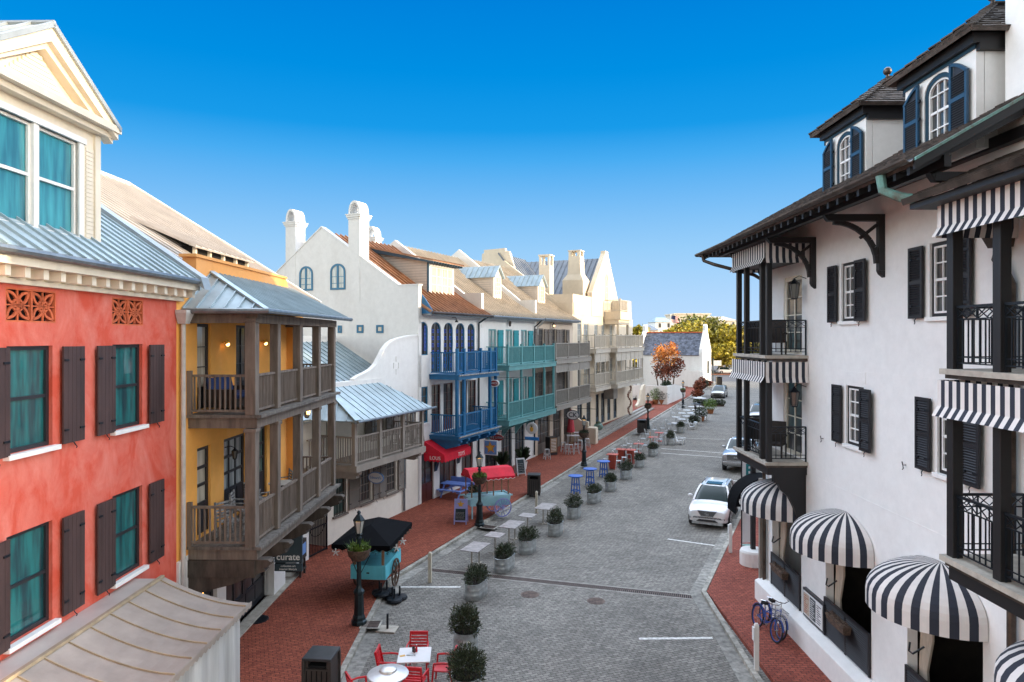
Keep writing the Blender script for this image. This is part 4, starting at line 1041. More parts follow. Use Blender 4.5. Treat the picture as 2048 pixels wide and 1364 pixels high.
# drainpipe and lamps
b=MB(); b.tube([(LE-.35,-.65,10.3),(LE-.5,-.4,10.1),(LE-.55,-.1,9.9),(LE-.55,-.08,.3)],.06,7); b.build('downspout','iron_green',he)
b=MB(); b.tube([(3.6,-.003,10.15),(3.6,-.25,10.15),(3.6,-.3,10.0)],.02,5); b.lathe([(.03,0),(.12,-.12)],8,(3.6,-.3,10.0)); b.build('wall_lamp','dark_metal',he)
# red awning
aw=frthing(FE.shift(.55),'awning','red canvas awning with white lettering over the shop door under the blue gallery','awning')
b=MB(); AWL=3.0; b.hexa([(0,-.02,2.85),(AWL,-.02,2.85),(AWL,-1.25,2.62),(0,-1.25,2.62)],[(0,-.02,3.42),(AWL,-.02,3.42),(AWL,-1.25,2.78),(0,-1.25,2.78)])
x=0
for i in range(11): 
    x0=AWL*i/11; x1=AWL*(i+1)/11; b.prism([(x0,2.7),(x1,2.7),(x1,2.42),((x0+x1)/2,2.34),(x0,2.42)],-1.27,-1.252,'y')
for i in range(5):
    y0_=-1.25*i/5;y1_=-1.25*(i+1)/5; b.prism([(y0_,2.8),(y1_,2.8),(y1_,2.42),((y0_+y1_)/2,2.34),(y0_,2.42)],-.018,0,'x')
b.build('canvas','red_canvas',aw)
text('TOYS',.3,'letter_white',aw,(AWL*.62,-1.275,2.56),(R(90),0,0)); text('LOUS',.27,'letter_white',aw,(-.021,-.7,2.56),(R(90),0,R(-90)))
# hanging signs of the blue house
def hangsign(fr,s,p,z,w,h,shape,mats,name,lab,extra=None,th=.06):
    """panel hung square to the wall at distance p, seen end-on to the street"""
    t=frthing(fr.shift(s,-p),name,lab,'sign'); t.location.z=0
    b=MB(); b.T=Matrix(((0,1,0,0),(-1,0,0,0),(0,0,1,0),(0,0,0,1)))
    def sh(mbx,e,y0,y1):
        if shape=='oval': mbx.prism([((w/2-e)*math.cos(2*PI*i/28),z+(h/2-e)*math.sin(2*PI*i/28)) for i in range(28)],y0,y1,'y')
        else: mbx.box(-w/2+e,w/2-e,y0,y1,z-h/2+e,z+h/2-e)
    sh(b,0,-th/2,th/2); b.build('sign_board',mats[0],t)
    b2=MB(); b2.T=b.T; sh(b2,.05,-th/2-.006,th/2+.006); b2.build('sign_face',mats[1],t)
    k=MB(); k.T=b.T; k.bar((-w/2-.05,0,z+h/2+.16),(p-.02,0,z+h/2+.16),.025); k.bar((-w/4,0,z+h/2+.16),(-w/4,0,z+h/2-.01),.015); k.bar((w/4,0,z+h/2+.16),(w/4,0,z+h/2-.01),.015); k.build('sign_bracket','iron',t)
    return t
# face text orientation: sign normal is along -x local (towards the camera); text rot so it reads from -x
SR=(R(90),0,R(-90))
t=hangsign(FE,5.3,1.9,6.3,.62,.42,'oval',('letter_white','sign_red'),'oval_sign','small red oval sign with white rim hanging under the upper blue gallery'); text('VIKOS',.16,'letter_white',t,(-.042,0,6.3),SR)
t=hangsign(FE,3.9,2.35,2.75,.85,.85,'rect',('sign_white','sign_blue'),'square_sign','square blue sign with a gold star hanging under the lower blue gallery')
def star(parent,z,r,m,x=-.045,name='star_emblem',k=.45,x2=None,thk=.01,n=5):
    b=MB(); b.T=Matrix(((0,1,0,0),(-1,0,0,0),(0,0,1,0),(0,0,0,1))); pts=[]
    for i in range(2*n): a=PI/2+PI*i/n+.12; rr=r if i%2==0 else r*k; pts.append((rr*math.cos(a),z+rr*math.sin(a)))
    b.prism(pts,x-thk,x,'y'); return b.build(name,m,parent)
star(t,2.75,.36,'gold'); star(t,2.75,.31,'sign_red',x=-.056,name='star_edge'); star(t,2.75,.27,'gold',x=-.067)
t=hangsign(FE,6.9,1.25,2.85,.95,.42,'oval',('sign_red','sign_red'),'oval_sign','dark red oval sign with cream letters hanging at the corner beside the teal gallery'); text('NNE GATEN',.15,'letter_white',t,(-.042,0,2.85),SR)
# ============ TEAL HOUSE (F) ============
LF=8.79
hf=frthing(FF,'townhouse','white house with teal shutters and two long teal galleries over an arched shop front','building')
sf=lambda px:FF.s_(px)[0]; LDR=LF
zoomx=lambda v:900+v/4.5476
upw=[(sf(zoomx(350)),sf(zoomx(420))),(sf(zoomx(505)),sf(zoomx(565))),(sf(zoomx(645)),sf(zoomx(700)))]
holesF=[(a,c,7.3,9.55) for a,c in upw]+[(a,c,3.85,6.2) for a,c in upw]
gar=[(.5,2.2,.1,3.1,.5),(2.9,4.6,.1,3.1,.5),(5.1,6.8,.1,3.1,.5)]
b=MB(); wallsheet(b,.0,LF,0,10.4,holesF+gar,rev=.22); b.box(0,LF,.23,12,0,10.4); b.build('wall','white_stucco',hf)
for h in holesF: window(hf,*h,'teal_paint','glass_pale',2,5,y=.06,fw=.09,hung=False,name='french_door')
for h in gar: window(hf,*h[:4],'trim_navy','glass_dark',3,4,y=.12,fw=.07,arch=h[4],hung=False,name='shop_window')
for a,c in upw:
    for z0,z1 in ((7.3,9.5),(3.85,6.15)):
        shutter(hf,c+.12,c+.95,z0,z1,'teal_shutter',hooks=False)
shutter(hf,upw[0][0]-.9,upw[0][0]-.1,7.3,9.5,'teal_shutter',hooks=False) if 0 else None
mainroof(hf,.25,LF,'roof_warm',e=10.36,ridge=15.2); divider(hf,LF-.05,.3,ridge=15.9)
gl1=gallery(hf,.55,LF-.1,1.58,3.8,1.08,[.62,2.75,4.85,6.8,LF-.17],'teal_paint',ztop=6.95,ends=(True,False),edge=.36,pw=.065)
gl2=gallery(hf,.55,LF-.1,1.58,7.25,1.15,[.62,2.75,4.85,6.8,LF-.17],'teal_paint',ends=(True,False),edge=.34,pw=.065,tall=.05)
for s in (.9,3.1,5.2,7.2): 
    b=MB(); b.prism([(-.003,3.44),(-1.5,3.44),(-1.45,3.36),(-.5,2.95),(-.15,2.5),(-.003,2.3)],s-.1,s+.1,'x'); b.build('bracket','teal_paint',hf)
def gabledormer(root,sc_,w,tf,zb,zt,pk,m,wm,rm,back,arch=True):
    b=MB(); b.prism([(sc_-w/2,zb),(sc_+w/2,zb),(sc_+w/2,zt),(sc_,pk),(sc_-w/2,zt)],tf,tf+.12,'y'); b.prism([(sc_-w/2+.02,zb-.1),(sc_+w/2-.02,zb-.1),(sc_+w/2-.02,zt-.02),(sc_,pk-.03),(sc_-w/2+.02,zt-.02)],tf+.12,back,'y')
    d=b.build('dormer',m,root)
    l=MB(); z=zb+.2
    while z<zt-.05: l.box(sc_-w/2+.005,sc_-w/2+.02,tf+.2,tf+.3+(z-zb)/.66,z,z+.012); z+=.16
    l.build('clapboard_line','taupe_paint',d)
    ww=w*.28
    f=MB(); f.box(sc_-ww,sc_-ww+.05,tf-.05,tf,zb+.25,zt-.1); f.box(sc_+ww-.05,sc_+ww,tf-.05,tf,zb+.25,zt-.1); f.box(sc_-ww+.05,sc_+ww-.05,tf-.05,tf,zb+.25,zb+.31); f.box(sc_-ww,sc_+ww,tf-.05,tf,zt-.1,zt-.04); f.box(sc_-.02,sc_+.02,tf-.04,tf,zb+.3,zt-.1)
    for j in (1,2,3): z=zb+.3+(zt-zb-.45)*j/4; f.box(sc_-ww+.05,sc_+ww-.05,tf-.035,tf,z-.015,z+.015)
    if arch:
        for i in range(8): f.bar((sc_-ww*math.cos(PI*i/8),tf-.025,zt-.08+ww*1.1*math.sin(PI*i/8)),(sc_-ww*math.cos(PI*(i+1)/8),tf-.025,zt-.08+ww*1.1*math.sin(PI*(i+1)/8)),.05)
    f.build('window_frame',wm,d)
    g=MB(); g.box(sc_-ww+.05,sc_+ww-.05,tf-.012,tf-.004,zb+.3,zt-.1); g.build('pane','glass_cream',d)
    r=MB(); 
    for sg in (-1,1): roofplane(r,[(sc_+sg*(w/2+.18),tf-.2,zt-.1),(sc_+sg*(w/2+.18),back,zt-.1),(sc_,back,pk+.12),(sc_,tf-.2,pk+.12)],(0,1,0),.42,.05)
    r.build('dormer_roof',rm,root); return d
def dormpx(fr,pxc,tf): 
    return fr.s_(pxc,tf)[0]
gabledormer(hf,dormpx(FF,995,1.6),1.3,1.6,11.75,13.35,14.0,'siding_paint','white_paint','roof_zinc',5.2)
lantern(hf,FF.s_(1020,-.2)[0],-.2,9.9,.8,False)
b=MB(); b.tube([(LF-.3,-.65,10.3),(LF-.35,-.4,10.0),(LF-.3,-.1,9.8),(LF-.3,-.08,.3)],.055,7); b.build('downspout','iron_green',hf)
t=hangsign(FF,3.4,2.0,3.0,.78,.78,'oval',('sign_white','sign_white'),'round_sign','round white pineapple sign above a bright blue name bar by the arched shop')
b=MB(); b.T=Matrix(((0,1,0,0),(-1,0,0,0),(0,0,1,0),(0,0,0,1))); b.sphere((0,-.05,2.94),.13,10,6,1,.2,1.3); o=b.build('pineapple_emblem','gold',t); b=MB(); b.T=Matrix(((0,1,0,0),(-1,0,0,0),(0,0,1,0),(0,0,0,1)))
for i in range(5): a=PI/2+(i-2)*.45; b.bar((0,-.05,3.08),(.2*math.cos(a),-.05,3.08+.2*math.sin(a)),.04,.01)
b.build('emblem_leaf','leaf',t)
b=MB(); b.T=Matrix(((0,1,0,0),(-1,0,0,0),(0,0,1,0),(0,0,0,1))); b.lathe([(.36,-.0),(.4,0)],24) if 0 else None
b.box(-.5,.5,-.03,.03,2.2,2.42); b.build('name_bar','sign_bluebar',t)
# ============ GREY-BROWN HOUSE (G) ============
LG=8.35
hg=frthing(FGr,'townhouse','tan house with grey-brown louvred shutters and two grey galleries','building')
sg_=lambda px:FGr.s_(px)[0]
upg=[(sg_(zoomx(800)),sg_(zoomx(848))),(sg_(zoomx(920)),sg_(zoomx(958))),(sg_(zoomx(1015)),sg_(zoomx(1050)))]
holesG=[(a,c,7.45,9.7) for a,c in upg]+[(a,c,4.0,6.4) for a,c in upg]
gg=[(.5,3.0,.1,3.2),(3.7,5.6,.1,3.1),(6.2,7.9,.1,3.1)]
b=MB(); wallsheet(b,.0,LG,0,10.4,holesG+gg,rev=.22); b.box(0,LG,.23,12,0,10.4); b.build('wall','tan_stucco',hg)
for h in holesG: window(hg,*h,'shutter_taupe','glass_dark',2,5,y=.06,fw=.09,hung=False,name='french_door')
for h in gg: window(hg,*h,'shutter_taupe','glass_dark',3,3,y=.12,fw=.1,hung=False,name='shop_door',panel=.7)
for (a,c) in upg:
    for z0,z1 in ((7.45,9.65),(4.0,6.35)):
        shutter(hg,c+.06,c+.75,z0,z1,'shutter_taupe',style='panel',hooks=False); shutter(hg,a-.75,a-.06,z0,z1,'shutter_taupe',style='panel',hooks=False)
mainroof(hg,.25,LG,'roof_warm',e=10.4,ridge=15.3); divider(hg,LG-.05,.35,ridge=15.9,mat_='cream_stucco',sh=12.0)
gallery(hg,.1,LG-.1,1.6,3.95,1.1,[.15,2.9,5.55,LG-.17],'grey_paint',ztop=7.0,ends=(False,False),edge=.36,valance=.55,pw=.06)
gallery(hg,.1,LG-.1,1.6,7.4,1.15,[.15,2.9,5.55,LG-.17],'grey_paint',ends=(False,False),edge=.36,pw=.06,tall=.05)
gabledormer(hg,dormpx(FGr,1083,1.6),1.6,1.6,11.7,13.3,14.05,'siding_paint','cream_paint','roof_zinc',5.2,arch=False)
lantern(hg,FGr.s_(1106,-.2)[0],-.25,9.9,.9,True)
b=MB(); s=.2; b.tube([(s,-.65,10.3),(s+.05,-.4,10.0),(s+.1,-.1,9.8),(s+.1,-.08,9.2)],.055,7); b.build('downspout','gutter_white',hg)
e=MB(); lantern(hg,1.6,-.5,3.35,.7,True)
t=hangsign(FGr,2.6,2.05,3.05,1.05,.75,'oval',('letter_dark','sign_white'),'oval_sign','dark oval sign with white face and two large letters hanging over the bar tables'); text('CK',.5,'letter_dark',t,(-.042,0,3.05),SR,bold=.008)
# ============ CREAM HOUSE (H) ============
hh=frthing(FH,'townhouse','large cream house with bottle chimney, steep front gable and long pale galleries','building')
sH=lambda px,d=0:FH.s_(px,d)[0]
GA,GB=sH(1183),sH(1236)
LH=GB+6.0
zh=lambda px,py,d=0:FH.sz(px,py,d)[1]
w1=[(sH(zoomx(1160)),sH(zoomx(1195))),(sH(zoomx(1220)),sH(zoomx(1260))),(GA+.9,GA+2.0),(GA+3.2,GA+4.2),(GA+6,GA+7)]
w1=[w for w in w1]
topz=11.0
hH=[(a,c,8.1,10.3) for a,c in w1]+[(a,c,4.7,7.0) for a,c in w1]+[(1.2,2.6,.7,3.6),(3.8,5.0,.7,3.6),(6.6,7.6,.7,3.6),(8.3,9.5,.7,3.6),(10.4,11.5,.7,3.6),(12.6,13.8,.7,3.6)]
b=MB(); wallsheet(b,0.02,LH,0,topz,hH,rev=.2); b.box(0.02,LH,.21,11,0,topz); b.build('wall','cream_stucco',hh)
for h in hH[:10]: window(hh,*h,'cream_paint','glass_pale',2,4,y=.06,fw=.1,hung=False,name='french_door')
for h in hH[10:]: window(hh,*h,'trim_navy','glass_dark',2,3,y=.1,fw=.1,hung=False,name='shop_door',panel=.6)
# roof terrace parapet block (sunlit)
pA,pB=sH(1147),sH(1181)
b=MB(); b.box(.25,GA-.02,-.02,.25,topz,12.75); b.box(.02,.25,-.02,4.5,topz,12.75); b.build('terrace_parapet','cream_stucco',hh)
# front gable block
gc=(GA+GB)/2; apx=zh(1213,503)
b=MB(); b.prism([(GA,topz),(GB,topz),(GB,12.9),(GB-.3,13.0),(gc+.75,apx-.3),(gc+.7,apx),(gc-.3,apx),(gc-.35,apx-.3),(GA+.15,13.3),(GA,13.2)],-.05,.4,'y')
b.build('front_gable','cream_stucco',hh)
b=MB(); zr=zh(1170,524,3)
roofplane(b,[(GA-.3,.4,12.3),(gc+.2,.4,zr),(gc+.2,9,zr),(GA-.3,9,12.3)],(0,1,0),.5,.08); roofplane(b,[(GB+.3,.4,12.3),(gc+.2,.4,zr),(gc+.2,9,zr),(GB+.3,9,12.3)],(0,-1,0),.5,.08)
# cross roof to the near side
roofplane(b,[(.3,3.8,12.4),(GA+1,3.8,12.4),(GA+1,7.2,zr-.2),(.3,7.2,zr-.2)],(1,0,0),.5,.08); b.build('roof','roof_dark',hh)
b=MB(); b.box(GA-.3,GB+.3,.41,9,topz,12.3); b.box(.25,GA-.3,3.9,9,topz,12.4); b.build('attic','cream_stucco',hh)
w_=endwindow
b=MB(); f0,f1=gc-.25,gc+.45; pts=arc(f0,f1,zh(1213,560),zh(1213,548),8)
b.box(f0,f0+.08,-.1,-.05,12.6,pts[0][1]); b.box(f1-.08,f1,-.1,-.05,12.6,pts[0][1])
for i in range(8): b.bar((pts[i][0],-.075,pts[i][1]),(pts[i+1][0],-.075,pts[i+1][1]),.08,.05)
for j in range(3): b.box(f0+.08,f1-.08,-.09,-.05,12.8+j*.6,12.84+j*.6)
wn=b.build('gable_window','cream_paint',hh); b=MB(); b.prism([(f0,12.6),(f1,12.6)]+pts[::-1],-.062,-.052,'y'); b.build('pane','glass_cream',wn)
# chimneys
def bottle(root,s0,s1,t0,t1,z0,zs,zn,zt,neck=.62):
    b=MB(); sm=(s0+s1)/2; tm=(t0+t1)/2; hs=(s1-s0)/2; ht=(t1-t0)/2
    L=[(1,z0),(1,zs),(.86,zs+.25),(neck+.04,zn),(neck,zn+.3),(neck-.06,zt-.55)]
    for i in range(len(L)-1):
        (k,za),(k2,zb_)=L[i],L[i+1]
        q=lambda k,z:[(sm-hs*k,tm-ht*k,z),(sm+hs*k,tm-ht*k,z),(sm+hs*k,tm+ht*k,z),(sm-hs*k,tm+ht*k,z)]
        b.hexa(q(k,za),q(k2,zb_))
    k=neck-.06
    for dx in (-1,1):
        for dy in (-1,1): x=sm+dx*hs*(k-.14); y=tm+dy*ht*(k-.14); b.box(x-.14*hs*1.0,x+.14*hs,y-.14*ht,y+.14*ht,zt-.55,zt-.1)
    b.box(sm-hs*(k+.06),sm+hs*(k+.06),tm-ht*(k+.06),tm+ht*(k+.06),zt-.1,zt)
    return b.build('chimney','cream_stucco',root)
ct=3.3; 
# near faces seen: bottle chimney px 1125-1168, square chimney px 1077-1100
t0,zz=FH.dz(1168,592,4.6); t1,_=FH.dz(1125,592,4.6)
zt1=FH.dz(1146,499,4.6)[1]; zs1=FH.dz(1146,560,4.6)[1]; zn1=FH.dz(1146,548,4.6)[1]
bottle(hh,4.6,6.6,t0+.1,t1,11,zs1,zn1,zt1)
t0,zz=FH.dz(1099,580,.6); t1,_=FH.dz(1078,580,.6); zt2=FH.dz(1088,509,.6)[1]
b=MB(); b.box(.6,1.6,t0,t1,11,zt2-.95)
for dx in (.6,1.42):
    for dy in (t0,t1-.18): b.box(dx,dx+.18,dy,dy+.18,zt2-.95,zt2-.12)
b.box(.54,1.66,t0-.06,t1+.06,zt2-.12,zt2); b.build('chimney','cream_stucco',hh)
# big stepped rear gable
s_=.4; P=[FH.dz(px,py,s_) for px,py in ((1036,562),(1018,502),(1011,502),(1010,496),(968,500),(968,506),(964,508),(962,560))]
b=MB(); b.prism(P,s_,s_+.35,'x'); b.build('rear_gable','cream_stucco',hh)
# galleries
q0,q1=sH(1163),sH(1163)+4.55
gm='cream_rail'
gallery(hh,q0,q1,1.28,4.6,1.15,[q0+.06,q0+1.6,q0+3.1,q1-.06],gm,ztop=7.6,edge=.4,valance=.75,pw=.06)
gallery(hh,q0,q1,1.28,8.0,1.2,[q0+.06,q0+1.6,q0+3.1,q1-.06],gm,edge=.4,pw=.06)
q2=q1+.1; q3=q2+10.4
pp=[q2+.06+i*(q3-q2-.12)/6 for i in range(7)]
gallery(hh,q2,q3,1.9,4.6,1.15,pp,gm,ztop=7.6,edge=.4,valance=.75,pw=.06)
gallery(hh,q2,q3,1.9,8.0,1.2,pp,gm,edge=.4,pw=.06)
# high corner balcony in the sun
ba,bb=sH(1207),sH(1207)+4.2
b=MB(); b.box(ba,bb,-1.7,-.06,10.75,11.55); b.box(ba+.1,bb-.1,-1.5,-.06,10.3,10.75); dk=b.build('balcony_base','cream_stucco',hh)
b=MB(); railmb(b,(ba+.05,-1.65),(bb-.05,-1.65),11.55,1.1,.14,.04); railmb(b,(ba+.05,-.1),(ba+.05,-1.6),11.55,1.1,.14,.04); b.box(bb-1.6,bb-.02,-1.68,-.1,11.56,12.7); b.box(ba-.02,ba+.12,-1.72,-1.58,11.55,12.8); b.build('railing','cream_rail',dk)
for s in (ba+.3,bb-.3): 
    b=MB(); b.box(s-.12,s+.12,-1.5,-1.26,8.0,10.3); b.build('balcony_column','cream_stucco',hh)
b=MB(); b.box(q1+2.2,q1+3.6,-1.0,-.003,3.0,4.1); b.build('shop_sign_box','grey_paint',hh)
# terrace and steps in front of the cream house
tx0=Vector((*G(1198,884),0)); tx1=Vector((*G(1291,830),0)); d=(tx1-tx0).normalized(); n=Vector((-d.y,d.x,0)); Ls=(tx1-tx0).length+6
te=thing('stone_steps','three long pale stone steps rising to the raised brick terrace by the cream house','steps',(tx0.x,tx0.y,.12),math.atan2(d.y,d.x))
for i in range(3):
    b=MB(); b.box(0 if i<2 else -1.2,Ls,.38*i+.003,.38*(i+1),0,.15*(i+1)); b.build('step','concrete',te,bevel=.01)
bt=MB(); pl=[tx0+n*1.14-d*1.2,tx0+n*1.14+d*(Ls+8),tx0+n*8+d*(Ls+8),tx0+n*8-d*1.2]
bt.prism([(p.x,p.y) for p in pl],0,.565,'z'); o=bt.build('terrace','redbrick'); tag(o,kind='structure')
# curved wing wall at the steps
wv=thing('wing_wall','low white curved wall with square end pier beside the stone steps','wall',(tx0.x,tx0.y,.1),math.atan2(d.y,d.x)-R(0))
b=MB(); b.prism([(-.05,0),(-.05,1.35),(.6,1.35),(.6,1.75),(1.2,1.8),(1.8,2.2),(2.1,2.9),(2.15,3.4),(4.0,3.4),(4.0,0)],-1.3,-1.0,'x'); b.box(-1.9,-1.0,-.3,1.0,0,1.3) if 0 else None
b.box(-2.1,-1.3,-.25,.5,0,1.35); b.build('wall','cream_stucco',wv)
bp=thing('ball_planter','round green glazed planter on the terrace edge by the wing wall','planter',(*AT(1197,852,61.5)[:2],.565)); b=MB(); b.sphere((0,0,.42),.42,14,9,1,1,.85); b.build('bowl','verdigris',bp,smooth=True); b=MB(); b.sphere((0,0,.72),.26,10,6,1,1,.7); b.build('clipped_plant','leaf',bp)
# ============ FAR END OF THE STREET ============
def leafcards(mb,c,r,n,size,seed=0,squash=1,hole=.0):
    rnd=random.Random(seed)
    for i in range(n):
        while 1:
            v=Vector((rnd.uniform(-1,1),rnd.uniform(-1,1),rnd.uniform(-1,1)))
            if .35<v.length<1: break
        p=Vector(c)+Vector((v.x*r[0],v.y*r[1],v.z*r[2]))
        a=Vector((rnd.gauss(0,1),rnd.gauss(0,1),rnd.gauss(0,.7))).normalized(); b=a.cross(Vector((rnd.gauss(0,1),rnd.gauss(0,1),rnd.gauss(0,1)))).normalized(); s=size*rnd.uniform(.6,1.3)
        mb.add([p-a*s-b*s*.2,p-b*s*.7,p+a*s,p+b*s*.7],[(0,1,2,3)])
def tree(name,lab,x,y,h,rx,ry,mat_='leaf_tree',n=2200,size=.22,seed=1,clumps=16,trunkh=.35,group=None,bark='bark',low=.3,mat2=None,z=0,ntr=1):
    rnd=random.Random(seed); t=thing(name,lab,'tree',(x,y,z),0,group); tr=MB(); cr=MB(); cs=[]
    for k in range(clumps):
        a=rnd.uniform(0,2*PI); q=rnd.random()**.6; zz=rnd.uniform(low,1); w=math.sin(PI*min(1,max(.12,(zz-low*.55)/(1.08-low*.55))))**.6
        cs.append((rx*.72*q*w*math.cos(a),ry*.72*q*w*math.sin(a),h*(zz*.86+.04)))
    for j in range(ntr):
        bx=(j-(ntr-1)/2)*rx*.22
        tr.tube([(bx,0,0),(bx*1.2+.1,.05,h*trunkh*.5),(bx*1.5,.1,h*trunkh)],[h*.022/ntr**.3,h*.018/ntr**.3,h*.014/ntr**.3],7)
        for k in range(j,clumps,ntr):
            c=cs[k]
            if k%2==0: tr.tube([(bx*1.5,.1,h*trunkh*.95),(c[0]*.5+bx*.5,c[1]*.5,(c[2]+h*trunkh)/2),c],[h*.011,h*.007,h*.003],5)
    tr.build('trunk',bark,t)
    for k,c in enumerate(cs):
        s=rnd.uniform(.75,1.2); cr.m=1 if (mat2 and c[2]<h*.62) else 0  # brighter leaves on upper clumps: sun on the crown top put into colour
        leafcards(cr,c,(rx*.36*s,ry*.36*s,h*.15*s),n//clumps,size,seed*100+k)
    cr.build('crown',[mat_,mat2] if mat2 else mat_,t,flip=False); return t
# slate-roofed white cottage across the far end
cx0,cy0=G(1403,776); FI=Fr(34.0,123.0,AD); 
ci=frthing(FI,'cottage','small white cottage with grey slate roof between two tall white gable walls','building')
GW=10.2; LI=11.2
def ti(px,py,s=0): return FI.dz(px,py,s)
zr=9.9; ze=5.9
b=MB(); b.box(0,GW,0,LI,0,ze); b.build('wall','white_stucco',ci)
b=MB(); shingles(b,[(-.3,0.2,ze-.1),(-.3,LI,ze-.1),(GW/2,LI,zr),(GW/2,.2,zr)],(0,1,0),.45,.4,.05); shingles(b,[(GW+.3,0.2,ze-.1),(GW+.3,LI,ze-.1),(GW/2,LI,zr),(GW/2,.2,zr)],(0,-1,0),.9,.8,.05)
b.build('roof','roof_shingle_blue',ci)
b=MB(); b.bar((GW/2,.2,zr+.08),(GW/2,LI,zr+.08),.35,.2); b.build('ridge_tile','orange_tile',ci)
gp=[(-.3,0),(-.3,ze+.4),(-.1,ze+1.0),(GW/2-1.0,zr+.4),(GW/2-.9,zr+1.3),(GW/2-.4,zr+1.6),(GW/2+.4,zr+1.6),(GW/2+.9,zr+1.3),(GW/2+1.0,zr+.4),(GW+.1,ze+1.0),(GW+.3,ze+.4),(GW+.3,0)]
b=MB(); b.prism(gp,-.3,.25,'y'); b.build('gable_wall','white_stucco',ci); b=MB(); b.prism(gp,LI-.2,LI+.35,'y'); b.build('gable_wall','white_stucco',ci)
b=MB(); b.box(GW*.55,GW*.75,-.34,-.301,2.2,4.6); b.build('shutter','iron_green',ci)
b=MB(); b.box(-1.4,-.3,-.2,2.0,0,3.0); b.build('buttress','white_stucco',ci)
# garden wall with raised bed
g0=Vector((20.6,90.5,0)); FW=Fr(g0.x,g0.y,AD)
gwl=frthing(FW,'garden_wall','white garden wall enclosing the raised bed of the orange maple','wall')
b=MB(); b.prism([(0,0),(0,2.55),(6,2.4),(13,1.5),(13,0)],0,.3,'y'); b.build('street_wall','white_stucco',gwl)
b=MB(); b.prism([(0.3,0),(.3,2.55),(6.5,2.6),(6.5,0)],0,.3,'x'); b.build('end_wall','white_stucco',gwl)
b=MB(); b.box(.3,12,.3,6.5,0,1.5); b.build('soil_bed','soil',gwl)
wl=thing('stair_wall','small cream curved wall beside the far outdoor stair','wall',(*G(1272,816,.5),.5),R(AD))
b=MB(); b.prism([(0,0),(0,.3),(.8,.5),(1.6,1.0),(2.4,2.0),(3.2,2.5),(4.2,2.6),(4.2,0)],-.15,.15,'y'); b.build('wall','cream_stucco',wl)
tree('maple_tree','orange and rust leaved maple growing behind the white garden wall',21.5,96.0,7.6,2.8,2.6,'leaf_orange',2600,.16,5,22,.42,None,'bark',.42,'leaf_rust',1.0,4)
# shrubs
def shrub(name,lab,x,y,r,h,m='leaf_bush',n=700,size=.1,z=.1,group=None,seed=3,cat='shrub'):
    t=thing(name,lab,cat,(x,y,z),0,group); b=MB(); b.tube([(0,0,0),(0,0,h*.5)],.05,5); b.build('stem','bark',t); c=MB()
    rnd=random.Random(seed)
    for k in range(6): leafcards(c,(rnd.uniform(-.4,.4)*r,rnd.uniform(-.4,.4)*r,h*(.35+.3*rnd.random())),(r*.6,r*.6,h*.36),n//6,size,seed*9+k)
    c.build('foliage',m,t,flip=False); return t
shrub('rust_shrub','tall rust-brown shrub against the white garden wall at the pavement edge',29.0,105.5,1.2,3.0,'leaf_rust',1200,.14,seed=4)
shrub('rust_shrub','long low rust-brown shrub further along the foot of the white garden wall',27.3,101,1.3,1.3,'leaf_rust',900,.14,seed=6)
shrub('green_shrub','rounded dark green shrub under the maple on the raised bed',21.6,94.5,1.1,1.7,'leaf',900,.12,1.5,seed=7)
shrub('green_shrub','small pointed green shrub at the foot of the slate-roofed cottage',33.4,119,.9,2.0,'leaf',700,.13,seed=8)
shrub('rust_shrub','low rust shrub beside the pointed green one at the cottage corner',35.2,123.2,1.0,1.3,'leaf_rust',700,.13,seed=9)
# trees behind
tr_=[(1270,652,165,5,'leaf_tree','green_tree','golden-green tree showing between the cream house and the white cottage gable'),
(1328,657,168,6,'leaf_tree','green_tree','low yellow-green tree just behind the left half of the slate roof'),
(1345,650,172,6.5,'leaf_tree','green_tree','small yellow-green tree right beside the flagpole above the slate roof'),
(1372,640,180,8.5,'leaf_tree','green_tree','yellow-green tree between the flagpole and the tallest dark tree'),
(1402,630,188,9,'leaf_tree2','green_tree','tallest dark green tree behind the right half of the slate roof'),
(1444,645,172,8,'leaf_tree','golden_tree','golden tree with pale forked trunk beyond the cottage gable'),
(1480,655,182,7,'leaf_tree','golden_tree','golden tree seen beyond the posts of the striped far balcony'),
(1515,668,178,6,'leaf_tree2','green_tree','dark green tree farthest along beyond the balcony posts')]
for i,(px,py,Y,r,m,nm,lb) in enumerate(tr_):
    x,y,zt=AT(px,py,Y); tree(nm,lb,x,y,zt,r,r,m,5200,.42,11+i,26,.3,'trees beyond the cross street','bark_pale' if 'golden tree with' in lb else 'bark',.25)
tag(leaf:=None,None) if 0 else None
b=MB(); rnd=random.Random(5)
for i in range(70):
    x=-60+i*4+rnd.uniform(-1,1); y=262+rnd.uniform(-5,5); leafcards(b,(x,y,4),(4,3,3.6+rnd.uniform(-.8,1.0)),120,.7,900+i)
o=b.build('far_woodland','hedge_far',flip=False); tag(o,'dark belt of trees closing the view behind the far street','trees',kind='stuff')
